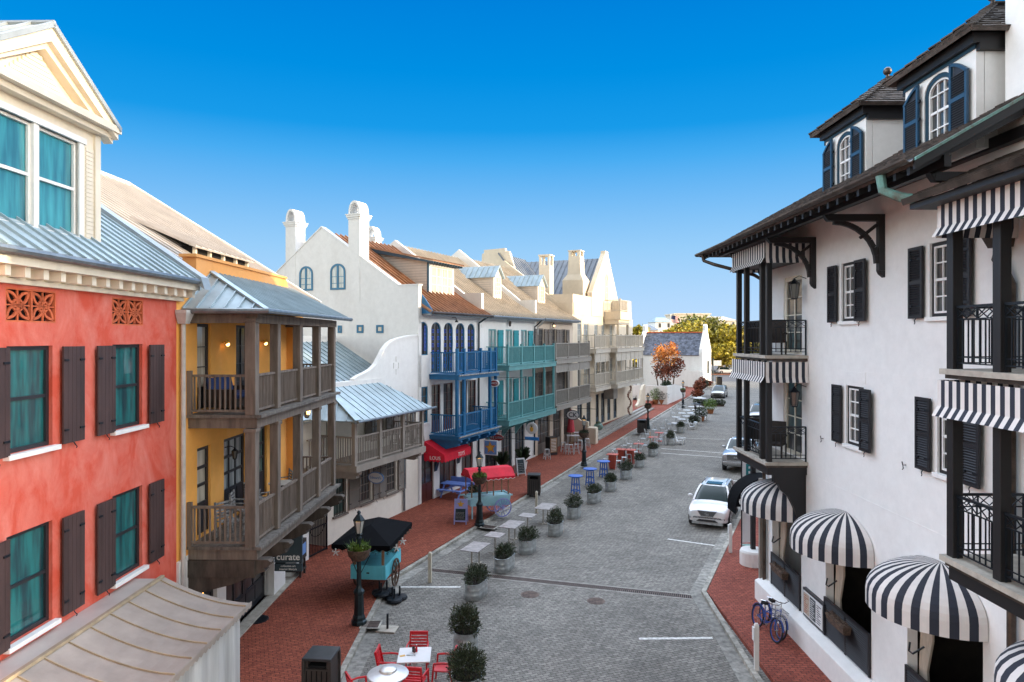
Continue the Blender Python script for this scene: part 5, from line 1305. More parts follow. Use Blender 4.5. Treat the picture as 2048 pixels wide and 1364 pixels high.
# far buildings
def farblock(name,lab,px0,px1,pyt,Y,depth,m,roofm,hip=True,rows=2):
    x0,_,z=AT(px0,pyt,Y); x1=AT(px1,pyt,Y)[0]; t=thing(name,lab,'building',(x0,Y,0)); W=x1-x0
    b=MB(); b.box(0,W,0,depth,0,z-(1.4 if hip else 0)); b.build('wall',m,t)
    if hip:
        r=MB(); r.add([(-.4,-.4,z-1.4),(W+.4,-.4,z-1.4),(W+.4,depth+.4,z-1.4),(-.4,depth+.4,z-1.4),(W*.25,depth/2,z+.4),(W*.75,depth/2,z+.4)],[(0,1,5,4),(1,2,5),(2,3,4,5),(3,0,4),(3,2,1,0)]); r.build('roof',roofm,t)
    else:
        r=MB(); r.box(-.4,W+.4,-.4,depth+.4,z,z+.5); r.build('cornice',m,t)
    n=max(2,int(W/3.2))
    for j in range(rows):
        for i in range(n):
            xx=W*(i+.5)/n; zz=z-3.6-j*3.6
            w=MB(); w.box(xx-.55,xx+.55,-.06,0.02,zz,zz+1.8); fr=w.build('window','white_paint',t); g=MB(); g.box(xx-.43,xx+.43,-.08,-.062,zz+.12,zz+1.68); g.build('pane','glass_dark',fr)
    return t
farblock('far_house','pale blue-white house with hipped roof left of the flagpole beyond the trees',1311,1346,636,250,14,'white_stucco','roof_zinc')
farblock('apartment_building','long cream building behind the flagpole and dark trees',1349,1420,629,275,16,'cream_stucco','roof_warm',False,3)
farblock('apartment_building','cream building with tan roof at the right end of the skyline',1408,1475,634,262,14,'cream_stucco','roof_warm',True,3)
farblock('far_house','low house with a dark sloping roof just left of the pale far house',1286,1316,652,235,12,'cream_stucco','roof_dark',True,1)
farblock('apartment_building','cream building seen low behind the striped far balcony',1484,1530,655,250,12,'cream_stucco','roof_warm',True,2)
x,y,z=AT(1341.5,630,205); t=thing('flagpole','tall white flagpole with a striped flag above the far trees','flagpole',(x,y,0)); b=MB(); b.tube([(0,0,0),(0,0,z)],[.16,.1],8); b.sphere((0,0,z+.1),.2,8,5); b.build('pole','white_paint',t)
x2=lambda d:d
b=MB(); b.m=0
for i in range(13): 
    zz=z-.15-i*.155; b.m=i%2
    for k in range(6): a=k*.4;c=a+.4; b.hexa([(a+.12,.12*math.sin(a*3),zz-.155-a*.12),(c+.12,.12*math.sin(c*3),zz-.155-c*.12),(c+.12,.12*math.sin(c*3)+.02,zz-.155-c*.12),(a+.12,.12*math.sin(a*3)+.02,zz-.155-a*.12)],[(a+.12,.12*math.sin(a*3),zz-a*.12),(c+.12,.12*math.sin(c*3),zz-c*.12),(c+.12,.12*math.sin(c*3)+.02,zz-c*.12),(a+.12,.12*math.sin(a*3)+.02,zz-a*.12)])
b.m=2
for k in range(3): a=k*.4;c=a+.4; b.hexa([(a+.12,.12*math.sin(a*3)-.02,z-1.25-a*.12),(c+.12,.12*math.sin(c*3)-.02,z-1.25-c*.12),(c+.12,.12*math.sin(c*3)+.04,z-1.25-c*.12),(a+.12,.12*math.sin(a*3)+.04,z-1.25-a*.12)],[(a+.12,.12*math.sin(a*3)-.02,z-.1-a*.12),(c+.12,.12*math.sin(c*3)-.02,z-.1-c*.12),(c+.12,.12*math.sin(c*3)+.04,z-.1-c*.12),(a+.12,.12*math.sin(a*3)+.04,z-.1-a*.12)])
mk('flag_red',(.5,.05,.06),.8,.05); mk('flag_white',(.7,.68,.66),.8,.05)
b.build('flag',['flag_red','flag_white','navy_flag'],t)
# presumed row right of the bend, unseen, placed and raised to shade the street
FX=Fr(16.5-8.5*.414,36-8.5*.91,AD)
for i,(s0,s1,e,rg,m) in enumerate(((0,30,10.4,16.0,'white_stucco'),(30.5,58,10.2,15.6,'cream_stucco'),(58.5,100,9.0,12.6,'white_stucco'))):
    t=frthing(FX.shift(s0),'townhouse',['first white house of the row behind the balconied corner building','cream middle house of the row hidden beyond the corner building','last white house of the row beyond the corner building'][i],'building'); W=s1-s0
    T=MB(); T.box(0,W,-11,0,0,e); T.build('wall',m,t)
    r=MB(); r.add([(0,.5,e),(W,.5,e),(W,-11.5,e),(0,-11.5,e),(0,-5.5,rg),(W,-5.5,rg)],[(0,1,5,4),(1,2,5),(2,3,4,5),(3,0,4),(3,2,1,0)]); r.build('roof','roof_dark',t)
    n=int(W/4)
    for j in range(2):
        for k in range(n): g=MB(); xx=W*(k+.5)/n; g.box(xx-.5,xx+.5,.0,.05,1.2+j*4,3.2+j*4); w=g.build('window','shutter_black',t); q=MB(); q.box(xx-.4,xx+.4,.051,.06,1.3+j*4,3.1+j*4); q.build('pane','glass_dark',w)
# ============ RIGHT CORNER BUILDING ============
FRt=Fr(8.62,23.2,math.degrees(math.atan2(1,.006))-180); YS=lambda Y:23.2-Y
rb=frthing(FRt,'corner_building','white stuccoed building with black shutters, slate dormers and striped dome awnings','building')
op=[(22.6,20.3),(18.7,16.3),(14.8,12.4),(10.9,8.5)]
ho=[(YS(a),YS(c),.86,3.75) for a,c in op]
cols=[(17.8,16.9),(14.0,13.1)]
hw=[(YS(a),YS(c),9.42,10.92) for a,c in cols]+[(YS(a-.25),YS(c-.25),6.28,7.78) for a,c in cols]
hd=[(YS(21.65),YS(20.25),8.5,10.88),(YS(21.65),YS(20.25),5.39,7.75),(YS(10.2),YS(8.8),8.5,10.88),(YS(10.2),YS(8.8),5.39,7.75)]
LR=17.2
b=MB(); wallsheet(b,0,LR,0,12.86,ho+hw+hd,rev=.22); b.box(0,LR,.24,12,4.4,12.86); b.box(0,.3,.24,12,0,4.4); b.box(.3,LR,3.6,12,0,4.4)
b.build('wall','right_stucco',rb)
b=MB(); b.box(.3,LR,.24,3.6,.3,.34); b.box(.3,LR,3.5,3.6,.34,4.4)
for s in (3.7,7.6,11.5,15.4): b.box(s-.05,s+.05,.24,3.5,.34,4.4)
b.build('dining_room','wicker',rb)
b=MB(); b.prism([(0.0,0),(-.32,0),(-.32,.72),(-.06,.86),(0,.86)][::-1],0,LR,'x') if 0 else b.prism([(-.003,0),(-.34,0),(-.34,.74),(-.08,.86),(-.003,.86)],-.1,LR,'x'); b.build('plinth','right_stucco',rb,bevel=.02)
b=MB(); b.box(-.12,.0,-.2,.2,0,4.2); b.build('corner_pilaster','taupe_paint',rb)
# upper tower wall in the same plane at the near end
b=MB(); b.box(YS(11.84),LR,-.0+.004,12,12.86,17.0); b.build('tower_wall','right_stucco',rb)
b=MB(); b.box(YS(12.1),LR+.3,-.4,12.3,17.0,17.3); b.build('tower_cornice','black_trim',rb)
for h in hw: window(rb,*h,'black_trim','glass_dark',3,4,y=.08,fw=.07,mw=.028,hung=True,sill=.07,sillm='right_stucco',inner='sill_white')
for h in hw:
    w=None
    f=MB(); f.box(h[0]+.07,h[0]+.11,.05,.09,h[2]+.07,h[3]-.07); f.box(h[1]-.11,h[1]-.07,.05,.09,h[2]+.07,h[3]-.07); f.box(h[0]+.11,h[1]-.11,.05,.09,h[3]-.11,h[3]-.07); f.box(h[0]+.11,h[1]-.11,.05,.09,h[2]+.07,h[2]+.11); f.build('sash_frame','sill_white',rb)
    shutter(rb,h[0]-.62,h[0]-.12,h[2]-.02,h[3]-.02,'shutter_black',style='louvre',y=-.05)
    shutter(rb,h[1]+.02,h[1]+.52,h[2]-.02,h[3]-.02,'shutter_black',style='louvre',y=-.09)
for h in hd: window(rb,*h,'cream_paint','glass_dark',2,4,y=.08,fw=.13,mw=.03,hung=False,name='french_door')
mk('seam_line',(.62,.59,.6),.85,.05)
# wall joints (control joints) as shallow grooves drawn by slim proud beads
for z in (8.15,5.05): b=MB(); b.box(2.9,LR,-.006,0,z,z+.018); b.build('wall_bead','right_stucco',rb)
for h in hw[2:]:
    b=MB(); b.box(h[0]-.3,h[1]+.1,-.012,0,h[3]+.1,h[3]+.36); b.build('lintel_panel','right_stucco',rb)
# small iron shutter dogs on the wall
for px,py in ((1812,930),(1647,877),(1955,1000)):
    s,z=FRt.sz(px,py); b=MB(); b.tube([(s,-.003,z),(s,-.07,z),(s+.02,-.07,z-.07),(s-.02,-.07,z-.1)],.012,5); b.tube([(s,-.07,z),(s-.03,-.07,z+.07)],.012,5); b.build('shutter_dog','iron',rb)
# ---- roof
ex=1.98; ezz=11.92; sl=.577
def rz(y): return ezz+(y+ex)*sl
S0=-1.0; S1=YS(11.15)
ry=6.2
b=MB(); shingles(b,[(S0,-ex,ezz),(S1,-ex,ezz),(S1,ry,rz(ry)),(S0+ry+ex,ry,rz(ry))],(1,0,0),.16,.17,.028)
b.build('roof','roof_shingle',rb)
b=MB(); roofplane(b,[(S0,-ex,ezz),(S0,14,ezz),(S0+ry+ex,14,rz(ry)),(S0+ry+ex,ry,rz(ry))],(0,1,0),0,.1); roofplane(b,[(S0+ry+ex,ry,rz(ry)),(S1,ry,rz(ry)),(S1,14,ezz),(S0+ry,14,ezz)],(-1,0,0),0,.1); b.build('rear_roof','roof_shingle',rb)
b=MB(); b.box(.02,LR-.02,12.01,23,0,15.2); b.build('rear_wing','right_stucco',rb); b=MB(); b.add([(-.3,11.8,15.2),(LR+.3,11.8,15.2),(LR+.3,23.3,15.2),(-.3,23.3,15.2),(4.5,17.5,18.2),(LR-4,17.5,18.2)],[(0,1,5,4),(1,2,5),(2,3,4,5),(3,0,4),(3,2,1,0)]); b.build('rear_wing_roof','roof_dark',rb)  # unseen wing and roof added to stop sun leaking onto the cottage gable
b=MB(); b.prism([(-ex+.1,ezz-.06),(-.004,rz(-.004)-.12),(-.004,rz(-.004)-.16),(-ex+.1,ezz-.1)],S0+.1,S1-.05,'x'); x=S0+.2
b.build('soffit','black_trim',rb)
b=MB()
while x<S1: b.prism([(-ex+.03,ezz-.09),(-ex+.03,ezz-.22),(-.01,rz(-.02)-.34),(-.01,rz(-.02)-.15)],x,x+.09,'x'); x+=.42
b.build('rafter_row','black_trim',rb)
b=MB(); b.box(S0+.1,S1,-.16,-.003,12.3,12.5); b.build('wall_plate','black_trim',rb)
b=MB(); b.prism([(-ex+.0,ezz-.03),(-ex+.0,ezz-.17),(2,rz(2)-.24),(2,rz(2)-.06)],S1-.02,S1+.04,'x'); b.build('verge_board','black_trim',rb)
b=MB(); b.prism([(-ex,ezz+.02),(-ex,ezz-.028),(2,rz(2)-.055),(2,rz(2)-.0)],S1+.0,S1+.07,'x'); b.build('verge_flashing','verdigris',rb)
b=MB()
pts=[]
for i in range(9): a=PI*i/8; pts.append((-math.cos(a)*.085,-math.sin(a)*.085))
out=pts; inn=[(p[0]*.8,p[1]*.8) for p in pts]
b.prism([(-ex-.08+p[0],ezz+.02+p[1]) for p in out+inn[::-1]],S0-.05,S1+.02,'x'); b.tube([(S0,-ex-.1,ezz-.0),(S0,13,ezz-.0)],.07,7)
x=S0
while x<S1: b.prism([(-ex-.08+p[0]*1.06,ezz+.02+p[1]*1.06) for p in out+inn[::-1]],x,x+.03,'x'); x+=1.5
b.build('gutter','gutter_copper',rb)
# brackets under the eave
def bigbracket(s,zt,l,h,par=rb,w=.15,nm='eave_bracket'):
    b=MB(); b.box(s-w/2,s+w/2,-.14,-.003,zt-h,zt); b.prism([(-.003,zt-h),(-.14,zt-h),(-.1,zt-h-.08),(-.003,zt-h-.16)],s-w/2,s+w/2,'x'); b.box(s-w/2,s+w/2,-l,-.14,zt-.16,zt)
    b.prism([(-l,zt-.16),(-l-.06,zt-.08),(-l-.1,zt),(-l,zt)],s-w/2,s+w/2,'x')
    n=8
    for i in range(n):
        t0=PI/2*i/n;t1=PI/2*(i+1)/n; y0_=-l+.1+(l-.22)*(1-math.cos(t0)); 
        p=(-.14-(l-.25)*math.cos(t0),zt-.2-(h-.3)*(1-math.sin(PI/2-t0))) ; q=(-.14-(l-.25)*math.cos(t1),zt-.2-(h-.3)*(1-math.sin(PI/2-t1)))
        p=(-.16-(l-.3)*(1-math.sin(t0)),zt-.18-(h-.35)*(1-math.cos(t0))); q=(-.16-(l-.3)*(1-math.sin(t1)),zt-.18-(h-.35)*(1-math.cos(t1)))
        b.bar((s,p[0],p[1]),(s,q[0],q[1]),.11,.1,up=(1,0,0))
    b.bar((s,-.16,zt-.24),(s,-l*.42,zt-h*.42),.07,.07,up=(1,0,0))
    return b.build(nm,'black_trim',par,bevel=.008)
for Y in (15.75,19.35,11.75): bigbracket(YS(Y),11.84,1.3,1.3)
bigbracket(YS(23.0),11.84,1.2,1.2)
b=MB(); b.box(S0+.4,S1-.1,-1.42,-1.3,11.82,12.02); b.build('eave_purlin','black_trim',rb)
# pipes
b=MB(); b.tube([(YS(12.05),-ex-.06,11.86),(YS(12.05),-ex-.02,11.6),(YS(11.9),-ex+.2,11.45),(YS(11.2),-.9,11.15),(YS(11.0),-.3,11.0)],.085,9); b.build('offset_pipe','verdigris',rb,smooth=True)
b=MB(); b.tube([(YS(23.6),-ex-.06,11.86),(YS(23.6),-ex,11.65),(YS(23.4),-ex+.3,11.5),(YS(22.9),-.5,11.1),(YS(23.0),-.12,10.9),(YS(23.05),-.1,.2)],.06,8); b.build('downspout','gutter_copper',rb)
b=MB(); s=YS(11.75); b.hexa([(s-.12,-.28,10.55),(s+.12,-.28,10.55),(s+.12,-.003,10.55),(s-.12,-.003,10.55)],[(s-.2,-.4,10.85),(s+.2,-.4,10.85),(s+.2,-.003,10.85),(s-.2,-.003,10.85)]); b.tube([(s,-.15,10.6),(s,-.22,10.35),(s+.15,-.16,10.1),(s+.2,-.1,9.9),(s+.2,-.1,.9)],.07,8); b.build('rain_head','gutter_copper',rb)
# ---- dormers
def dormer(Ya,Yb):
    s0,s1=YS(Ya),YS(Yb); f=-.38; zb=rz(f)-.2; zt=14.16; bk=3.2
    sm=(s0+s1)/2; wz0,wz1=zb+.1,zt-.1; wa,wb=sm-.44,sm+.44
    b=MB(); wallsheet(b,s0,s1,zb-.3,zt,[(wa,wb,wz0,wz1,.30)],y=f,rev=.14); b.box(s0,s1,f+.15,bk,zb-.3,zt); d=b.build('dormer','right_stucco',rb)
    # window: navy frame with white sash
    def ring(m,nm,e,y,t,par):
        g=MB(); p=arc(wa+e,wb-e,wz1-.30,wz1-e,12); q=arc(wa+e+t,wb-e-t,wz1-.30,wz1-e-t,12)
        for i in range(12): g.hexa([(p[i][0],y-.03,p[i][1]),(p[i+1][0],y-.03,p[i+1][1]),(p[i+1][0],y+.03,p[i+1][1]),(p[i][0],y+.03,p[i][1])],[(q[i][0],y-.03,q[i][1]),(q[i+1][0],y-.03,q[i+1][1]),(q[i+1][0],y+.03,q[i+1][1]),(q[i][0],y+.03,q[i][1])])
        g.box(wa+e,wa+e+t,y-.03,y+.03,wz0+e*.3,wz1-.30); g.box(wb-e-t,wb-e,y-.03,y+.03,wz0+e*.3,wz1-.30); g.box(wa+e+t,wb-e-t,y-.03,y+.03,wz0+e*.3,wz0+e*.3+.05)
        return g.build(nm,m,par)
    ring('trim_navy','window_frame',0,f+.05,.09,d); sf_=ring('sill_white','sash',.09,f+.07,.04,d)
    g=MB(); A,B=wa+.13,wb-.13
    for i in (1,2): x=A+(B-A)*i/3; g.box(x-.012,x+.012,f+.055,f+.09,wz0+.05,wz1-.15)
    for j in range(1,4): z=wz0+(wz1-wz0)*j/4-.03; g.box(A,B,f+.055,f+.09,z-(.025 if j==2 else .012),z+(.025 if j==2 else .012))
    g.build('glazing_bar','sill_white',d)
    g=MB(); g.prism([(A-.03,wz0+.03),(B+.03,wz0+.03)]+arc(A-.03,B+.03,wz1-.30,wz1-.12,10)[::-1],f+.09,f+.1,'y'); g.build('pane','glass_dark',d)
    g=MB(); g.box(wa-.12,wb+.12,f-.1,f+.04,wz0-.1,wz0-.003); g.build('sill','sill_white',d)
    g=MB(); g.box(s0-.015,s1+.015,f-.03,f-.002,zt-.07,zt); g.build('frieze','trim_navy',d)
    g=MB(); g.box(s0-.1,s1+.1,f-.12,f,zt,zt+.18); g.box(s1,s1+.1,f,bk-.5,zt-.12,zt+.18); g.box(s0-.1,s0,f,bk-.5,zt-.12,zt+.18); g.build('eave_band','black_trim',d)
    shutter(rb,wb+.06,wb+.56,wz0-.08,wz1+.02,'shutter_navy',style='louvre',y=f-.08,arch=.26,side=-1,hooks=True) if 0 else None
    for (a,c,sd) in ((wb+.05,wb+.55,1),(wa-.55,wa-.05,-1)):
        s_=MB(); y=f-.06; top=wz1-.26
        arcp=[(a+(c-a)*i/6,(wz1-.02)-.26*(1-math.cos(PI/2*(i/6 if sd>0 else 1-i/6)))) for i in range(7)]
        fw=.06
        s_.box(a,a+fw,y-.045,y,wz0-.06,arcp[0][1]-.01); s_.box(c-fw,c,y-.045,y,wz0-.06,arcp[-1][1]-.01); s_.box(a+fw,c-fw,y-.045,y,wz0-.06,wz0+.02); zm=(wz0+wz1)/2-.06; s_.box(a+fw,c-fw,y-.045,y,zm-.04,zm+.04)
        for i in range(6): s_.bar((arcp[i][0],y-.0225,arcp[i][1]-.03),(arcp[i+1][0],y-.0225,arcp[i+1][1]-.03),.06,.045,up=(0,1,0))
        o=s_.build('shutter','shutter_navy',rb)
        l=MB(); l.prism([(a+fw,wz0),(c-fw,wz0)]+[(p[0],p[1]-.06) for p in arcp[::-1] if a+fw<=p[0]<=c-fw],y-.012,y-.004,'y')
        z=wz0+.03
        while z<top-.0: 
            if abs(z-zm)>.055: l.hexa([(a+fw,y-.04,z),(c-fw,y-.04,z),(c-fw,y-.012,z+.03),(a+fw,y-.012,z+.03)],[(a+fw,y-.04,z+.008),(c-fw,y-.04,z+.008),(c-fw,y-.012,z+.038),(a+fw,y-.012,z+.038)])
            z+=.045
        l.build('louvre','shutter_black',o)
        hk=MB(); m_=(a+c)/2; hk.tube([(m_,y-.02,wz0-.06),(m_,y-.05,wz0-.11),(m_+.03,y-.05,wz0-.15)],.01,5)
        for z in (wz0+.15,zm,top-.1): hk.box((a-.05 if sd>0 else c),(a if sd>0 else c+.05),y-.04,y,z-.025,z+.025)
        hk.build('hinge_strapwork','iron',o)
    # hipped roof with ball finial
    o=.3; e=zt+.18; ap=(sm,f-o+1.35,e+1.02); bkp=(sm,bk+1.2,e+1.02)
    r=MB(); C=[(s0-o,f-o,e),(s1+o,f-o,e),(s1+o,bk+1.2,e),(s0-o,bk+1.2,e)]
    shingles(r,[C[0],C[1],ap],(1,0,0),.15,.16,.03,.01,.06); shingles(r,[C[1],C[2],bkp,ap],(0,1,0),.15,.2,.03,.01,.06); shingles(r,[C[0],ap,bkp,C[3]],(0,1,0),.15,.2,.03,.01,.06)
    ro=r.build('dormer_roof','roof_shingle',rb)
    q=MB(); 
    for c in (C[0],C[1]): 
        for i in range(9):
            a_=Vector(c).lerp(Vector(ap),i/9); b_2=Vector(c).lerp(Vector(ap),(i+1)/9); q.bar(a_+Vector((0,0,.05)),b_2+Vector((0,0,.025)),.16,.03)
    q.bar(Vector(ap)+Vector((0,0,.05)),Vector(bkp)+Vector((0,0,.05)),.16,.03); q.build('hip_tile','roof_shingle',ro)
    q=MB(); q.lathe([(.05,0),(.04,.08),(.02,.1)],8,(ap[0],ap[1],ap[2]+.03)); q.sphere((ap[0],ap[1],ap[2]+.2),.1,12,8); q.build('ball_finial','gutter_copper',ro,smooth=True)
    q=MB(); q.bar((s1+.03,f,zb+.02),(s1+.03,bk-.4,rz(bk-.4)+.03),.14,.03); q.box(s0-.05,s1+.1,f-.14,f-.0,zb-.08,zb-.04); q.build('flashing','verdigris',ro)
dormer(17.85,15.8); dormer(14.2,12.02)
# ---- balconies
def rbalcony(Ya,Yb,p,posts,near=False):
    s0,s1=YS(Ya),YS(Yb)
    for lv,z in enumerate((5.37,8.48)):
        b=MB(); b.m=0; b.box(s0,s1,-p,-.003,z-.09,z); b.m=1; b.box(s0+.06,s1-.06,-p+.06,-.003,z-.16,z-.09); b.m=2
        if lv==0: b.box(s0+.1,s1-.1,-p+.1,-.003,z-.38,z-.16)
        d=b.build('balcony_deck',['stone_pale','gutter_copper','black_trim'],rb)
        for s in posts:
            q=MB(); w=.075 if not near else .085
            q.box(s-w,s+w,-p+.08,-p+.08+2*w,z,z+(2.75 if lv==0 else 2.9)); q.build('post','black_trim',d,bevel=.008)
        ss=[s0+.06]+list(posts)+[s1-.06]
        q=MB(); 
        for i in range(len(posts)-1):
            if posts[i+1]-posts[i]>.5: ironrail(q,(posts[i]+.08,-p+.16),(posts[i+1]-.08,-p+.16),z)
        if q.f: q.build('railing','iron',d)
        for s in (s0+.1,s1-.1):
            q=MB(); ironrail(q,(s,-.04),(s,-p+.2),z); q.build('railing','iron',d)
        # striped valance around the level above
        zt=z+3.02 if lv==0 else 11.86; hgt=.6
        if lv==0 or not near: za,zb=zt-.1,zt-.1-hgt
        else: za,zb=11.25,10.68
        v=MB(); period=.2
        for (a,c,ax) in ((s0-.0,s1+.0,'f'),(-p-.0,-.02,'e'),(-p,-.02,'e2')):
            n=int(round(abs(c-a)/(period/2))); n+=n%2==0
            for i in range(n):
                u0=a+(c-a)*i/n; u1=a+(c-a)*(i+1)/n; v.m=i%2
                if ax=='f': P=[(u0,-p-.03),(u1,-p-.03)]; off=(0,-.10)
                elif ax=='e': P=[(s1+.03,u0),(s1+.03,u1)]; off=(.05,0)
                else: P=[(s0-.03,u0),(s0-.03,u1)]; off=(-.05,0)
                k=.72
                zm=za-(za-zb)*k
                v.add([(P[0][0],P[0][1],za),(P[1][0],P[1][1],za),(P[1][0],P[1][1],zm),(P[0][0],P[0][1],zm),(P[0][0]+off[0],P[0][1]+off[1],zb),(P[1][0]+off[0],P[1][1]+off[1],zb)],[(0,1,2,3),(3,2,5,4)])
        v.build('striped_valance',['stripe_white','stripe_black'],d,flip=False)
        if lv==0:
            for s in (s1-.25,):
                q=MB(); q.prism([(-.003,4.98),(-p+.3,4.98),(-p+.32,4.76),(-p+.45,4.7),(-p+.5,4.55),(-.48,4.3),(-.34,4.0),(-.22,3.6),(-.12,3.4),(-.003,3.3)],s-.09,s+.09,'x'); q.build('balcony_bracket','black_trim',rb)
mk('stripe_white',(.72,.68,.65),.8,.06); mk('stripe_black',(.02,.025,.04),.8,.1)
rbalcony(22.75,19.8,1.25,[YS(22.6),YS(21.85),YS(20.45),YS(19.95)])
rbalcony(11.45,6.6,1.38,[YS(11.3),YS(10.2),YS(8.4),YS(6.75)],near=True)
b=MB(); b.box(YS(22.75),YS(19.8),-1.22,-.003,11.25,11.3); b.build('balcony_ceiling','black_trim',rb)
# near balcony roof
b=MB(); shingles(b,[(YS(11.85),-1.8,11.38),(YS(6.2),-1.8,11.38),(YS(6.2),-.0,12.15),(YS(11.85),-.0,12.15)],(1,0,0),.16,.3,.02); b.build('balcony_roof','gutter_copper',rb)
b=MB(); b.box(YS(11.75),YS(6.3),-1.7,-.003,11.2,11.3); b.build('balcony_ceiling','black_trim',rb)
for s,y,z,sc2 in ((YS(19.95),-.35,10.35,1.25),(YS(10.6),-.35,10.35,1.25),(YS(10.6),-.35,7.2,1.2),(YS(19.95),-.35,7.2,1.2)): lantern(rb,s,y,z,sc2,False)
# ---- dome awnings
def dome(Yc,lab,R_=1.36):
    fr=FRt.shift(YS(Yc)); t=frthing(fr,'dome_awning',lab,'awning','striped dome awnings over the restaurant openings')
    NA=27; m=9; b=MB(); base=3.84; top=.70; vs=[];
    for i in range(NA):
        a0=PI+PI*i/NA; a1=PI+PI*(i+1)/NA; b.m=i%2
        for j in range(m):
            def P(a,u): 
                r=R_*math.sin(PI/2*u); z=base+top*math.cos(PI/2*u)
                return (r*math.cos(a),r*math.sin(a)*.98-.02,z)
            u0=j/m;u1=(j+1)/m
            q=[P(a0,u0),P(a1,u0),P(a1,u1),P(a0,u1)]
            if j==0: b.add([q[0],q[2],q[3]],[(0,1,2)])
            else: b.add(q,[(0,1,2,3)])
        q0=(R_*math.cos(a0),R_*math.sin(a0)*.98-.02); q1=(R_*math.cos(a1),R_*math.sin(a1)*.98-.02)
        b.add([(q0[0],q0[1],base),(q1[0],q1[1],base),(q1[0],q1[1],base-.3),(q0[0],q0[1],base-.3)],[(0,1,2,3)])
    o=b.build('canvas',['stripe_white','stripe_black'],t,flip=False)
    f=MB(); f.tube([(R_*.98*math.cos(PI+PI*i/16),R_*.96*math.sin(PI+PI*i/16)-.02,base-.02) for i in range(17)],.018,5); f.build('hoop','iron',t)
    return t
dome(21.45,'smallest striped dome awning, farthest of the row, tucked under the far balcony')
dome(17.5,'second striped dome awning, over the opening beside the framed menu')
dome(13.6,'third striped dome awning, large and patched with sun, over the dark opening')
dome(9.75,'nearest striped dome awning, cut off by the picture edge below the near balcony',1.36)
# ---- openings: louvred panels, cream curtain, window boxes
for i,h in enumerate(ho):
    a,c=h[0],h[1]
    f=MB(); y=-.06
    f.box(a,c,y,y+.05,1.86,1.92); f.box(a,a+.06,y,y+.05,.87,1.86); f.box(c-.06,c,y,y+.05,.87,1.86); f.box((a+c)/2-.04,(a+c)/2+.04,y,y+.05,.87,1.86)
    z=.9
    while z<1.85: f.hexa([(a+.06,y+.0,z),(c-.06,y+.0,z),(c-.06,y+.04,z+.03),(a+.06,y+.04,z+.03)],[(a+.06,y+.0,z+.012),(c-.06,y+.0,z+.012),(c-.06,y+.04,z+.042),(a+.06,y+.04,z+.042)]); z+=.055
    f.box(a+.01,c-.01,y+.045,y+.055,.9,1.86)
    f.build('louvred_panel','shutter_black',rb)
    q=MB(); n=7
    for k in range(n): x0=a+.04+.4*k/n; q.tube([(x0,.3,3.7),(x0+.01,.3,2.6),(x0*.6+(a+.1)*.4,.26,1.9),(x0,.3,.9)],.045,6)
    q.build('curtain','curtain_cream',rb)
    q=MB(); q.tube([(a+.12,-.01,2.45),(a+.2,-.08,2.3),(a+.38,-.1,2.32),(a+.45,.1,2.5)],.02,6); q.build('curtain_hook','iron',rb)
    bx=frthing(FRt.shift((a+c)/2-.1),'window_box',['coir window box on the farthest louvred panel','coir window box on the louvred panel beside the framed menu','coir window box on the louvred panel under the third dome','coir window box on the nearest louvred panel'][i],'planter','coir window boxes on the louvred panels')
    q=MB(); q.hexa([(-.42,-.24,1.5),(.42,-.24,1.5),(.42,-.07,1.5),(-.42,-.07,1.5)],[(-.5,-.3,1.72),(.5,-.3,1.72),(.5,-.07,1.72),(-.5,-.07,1.72)]); q.build('coir_liner','coir',bx); q=MB(); q.box(-.46,.46,-.28,-.09,1.7,1.74)
    rn=random.Random(i)
    for k in range(60): x=rn.uniform(-.48,.48); q.bar((x,-.18,1.7),(x+rn.uniform(-.08,.08),-.18+rn.uniform(-.12,.08),1.7+rn.uniform(.03,.12)),.012)
    q.build('dry_stems','coir',bx)
# dining furniture inside
def dchair(s,d,rz2,lab):
    x,y=FRt.w(s,d); t=thing('dining_chair',lab,'chair',(x,y,.34),rz2,'dining chairs inside the restaurant openings'); b=MB(); b.box(-.24,.24,-.24,.24,.4,.5); b.build('seat','pink_red',t); b=MB(); b.box(-.24,.24,.2,.26,.5,1.15); b.build('backrest','curtain_cream',t)
    for dx in (-.2,.2):
        for dy in (-.2,.2): q=MB(); q.bar((dx,dy,0),(dx,dy,.4),.04); q.build('leg','wood_brown',t)
    q=MB(); q.bar((0,.265,.75),(.08,.265,.85),.015); q.bar((0,.265,.95),(.08,.265,.85),.015); q.bar((0,.265,.75),(-.08,.265,.85),.015); q.bar((0,.265,.95),(-.08,.265,.85),.015); q.build('diamond_motif','black_trim',t)
dchair(YS(20.9),.9,R(150),'red-seated cream-backed chair behind the farthest louvred panel')
dchair(YS(17.3),.8,R(150),'red-seated cream-backed chair in the opening under the second dome')
dchair(YS(16.7),1.7,R(20),'cream-backed chair deeper inside the opening under the second dome')
dchair(YS(12.9),.7,R(150),'red-seated cream-backed chair in the dark opening under the third dome')
x,y=FRt.w(YS(17.2),1.4); t=thing('dining_table','wooden dining table inside the second restaurant opening','table',(x,y,.34)); b=MB(); b.box(-.5,.5,-.4,.4,.7,.76); b.build('tabletop','wood_tan',t); b=MB(); b.tube([(0,0,0),(0,0,.7)],.05,8); b.box(-.3,.3,-.05,.05,0,.04); b.build('pedestal','wood_brown',t)
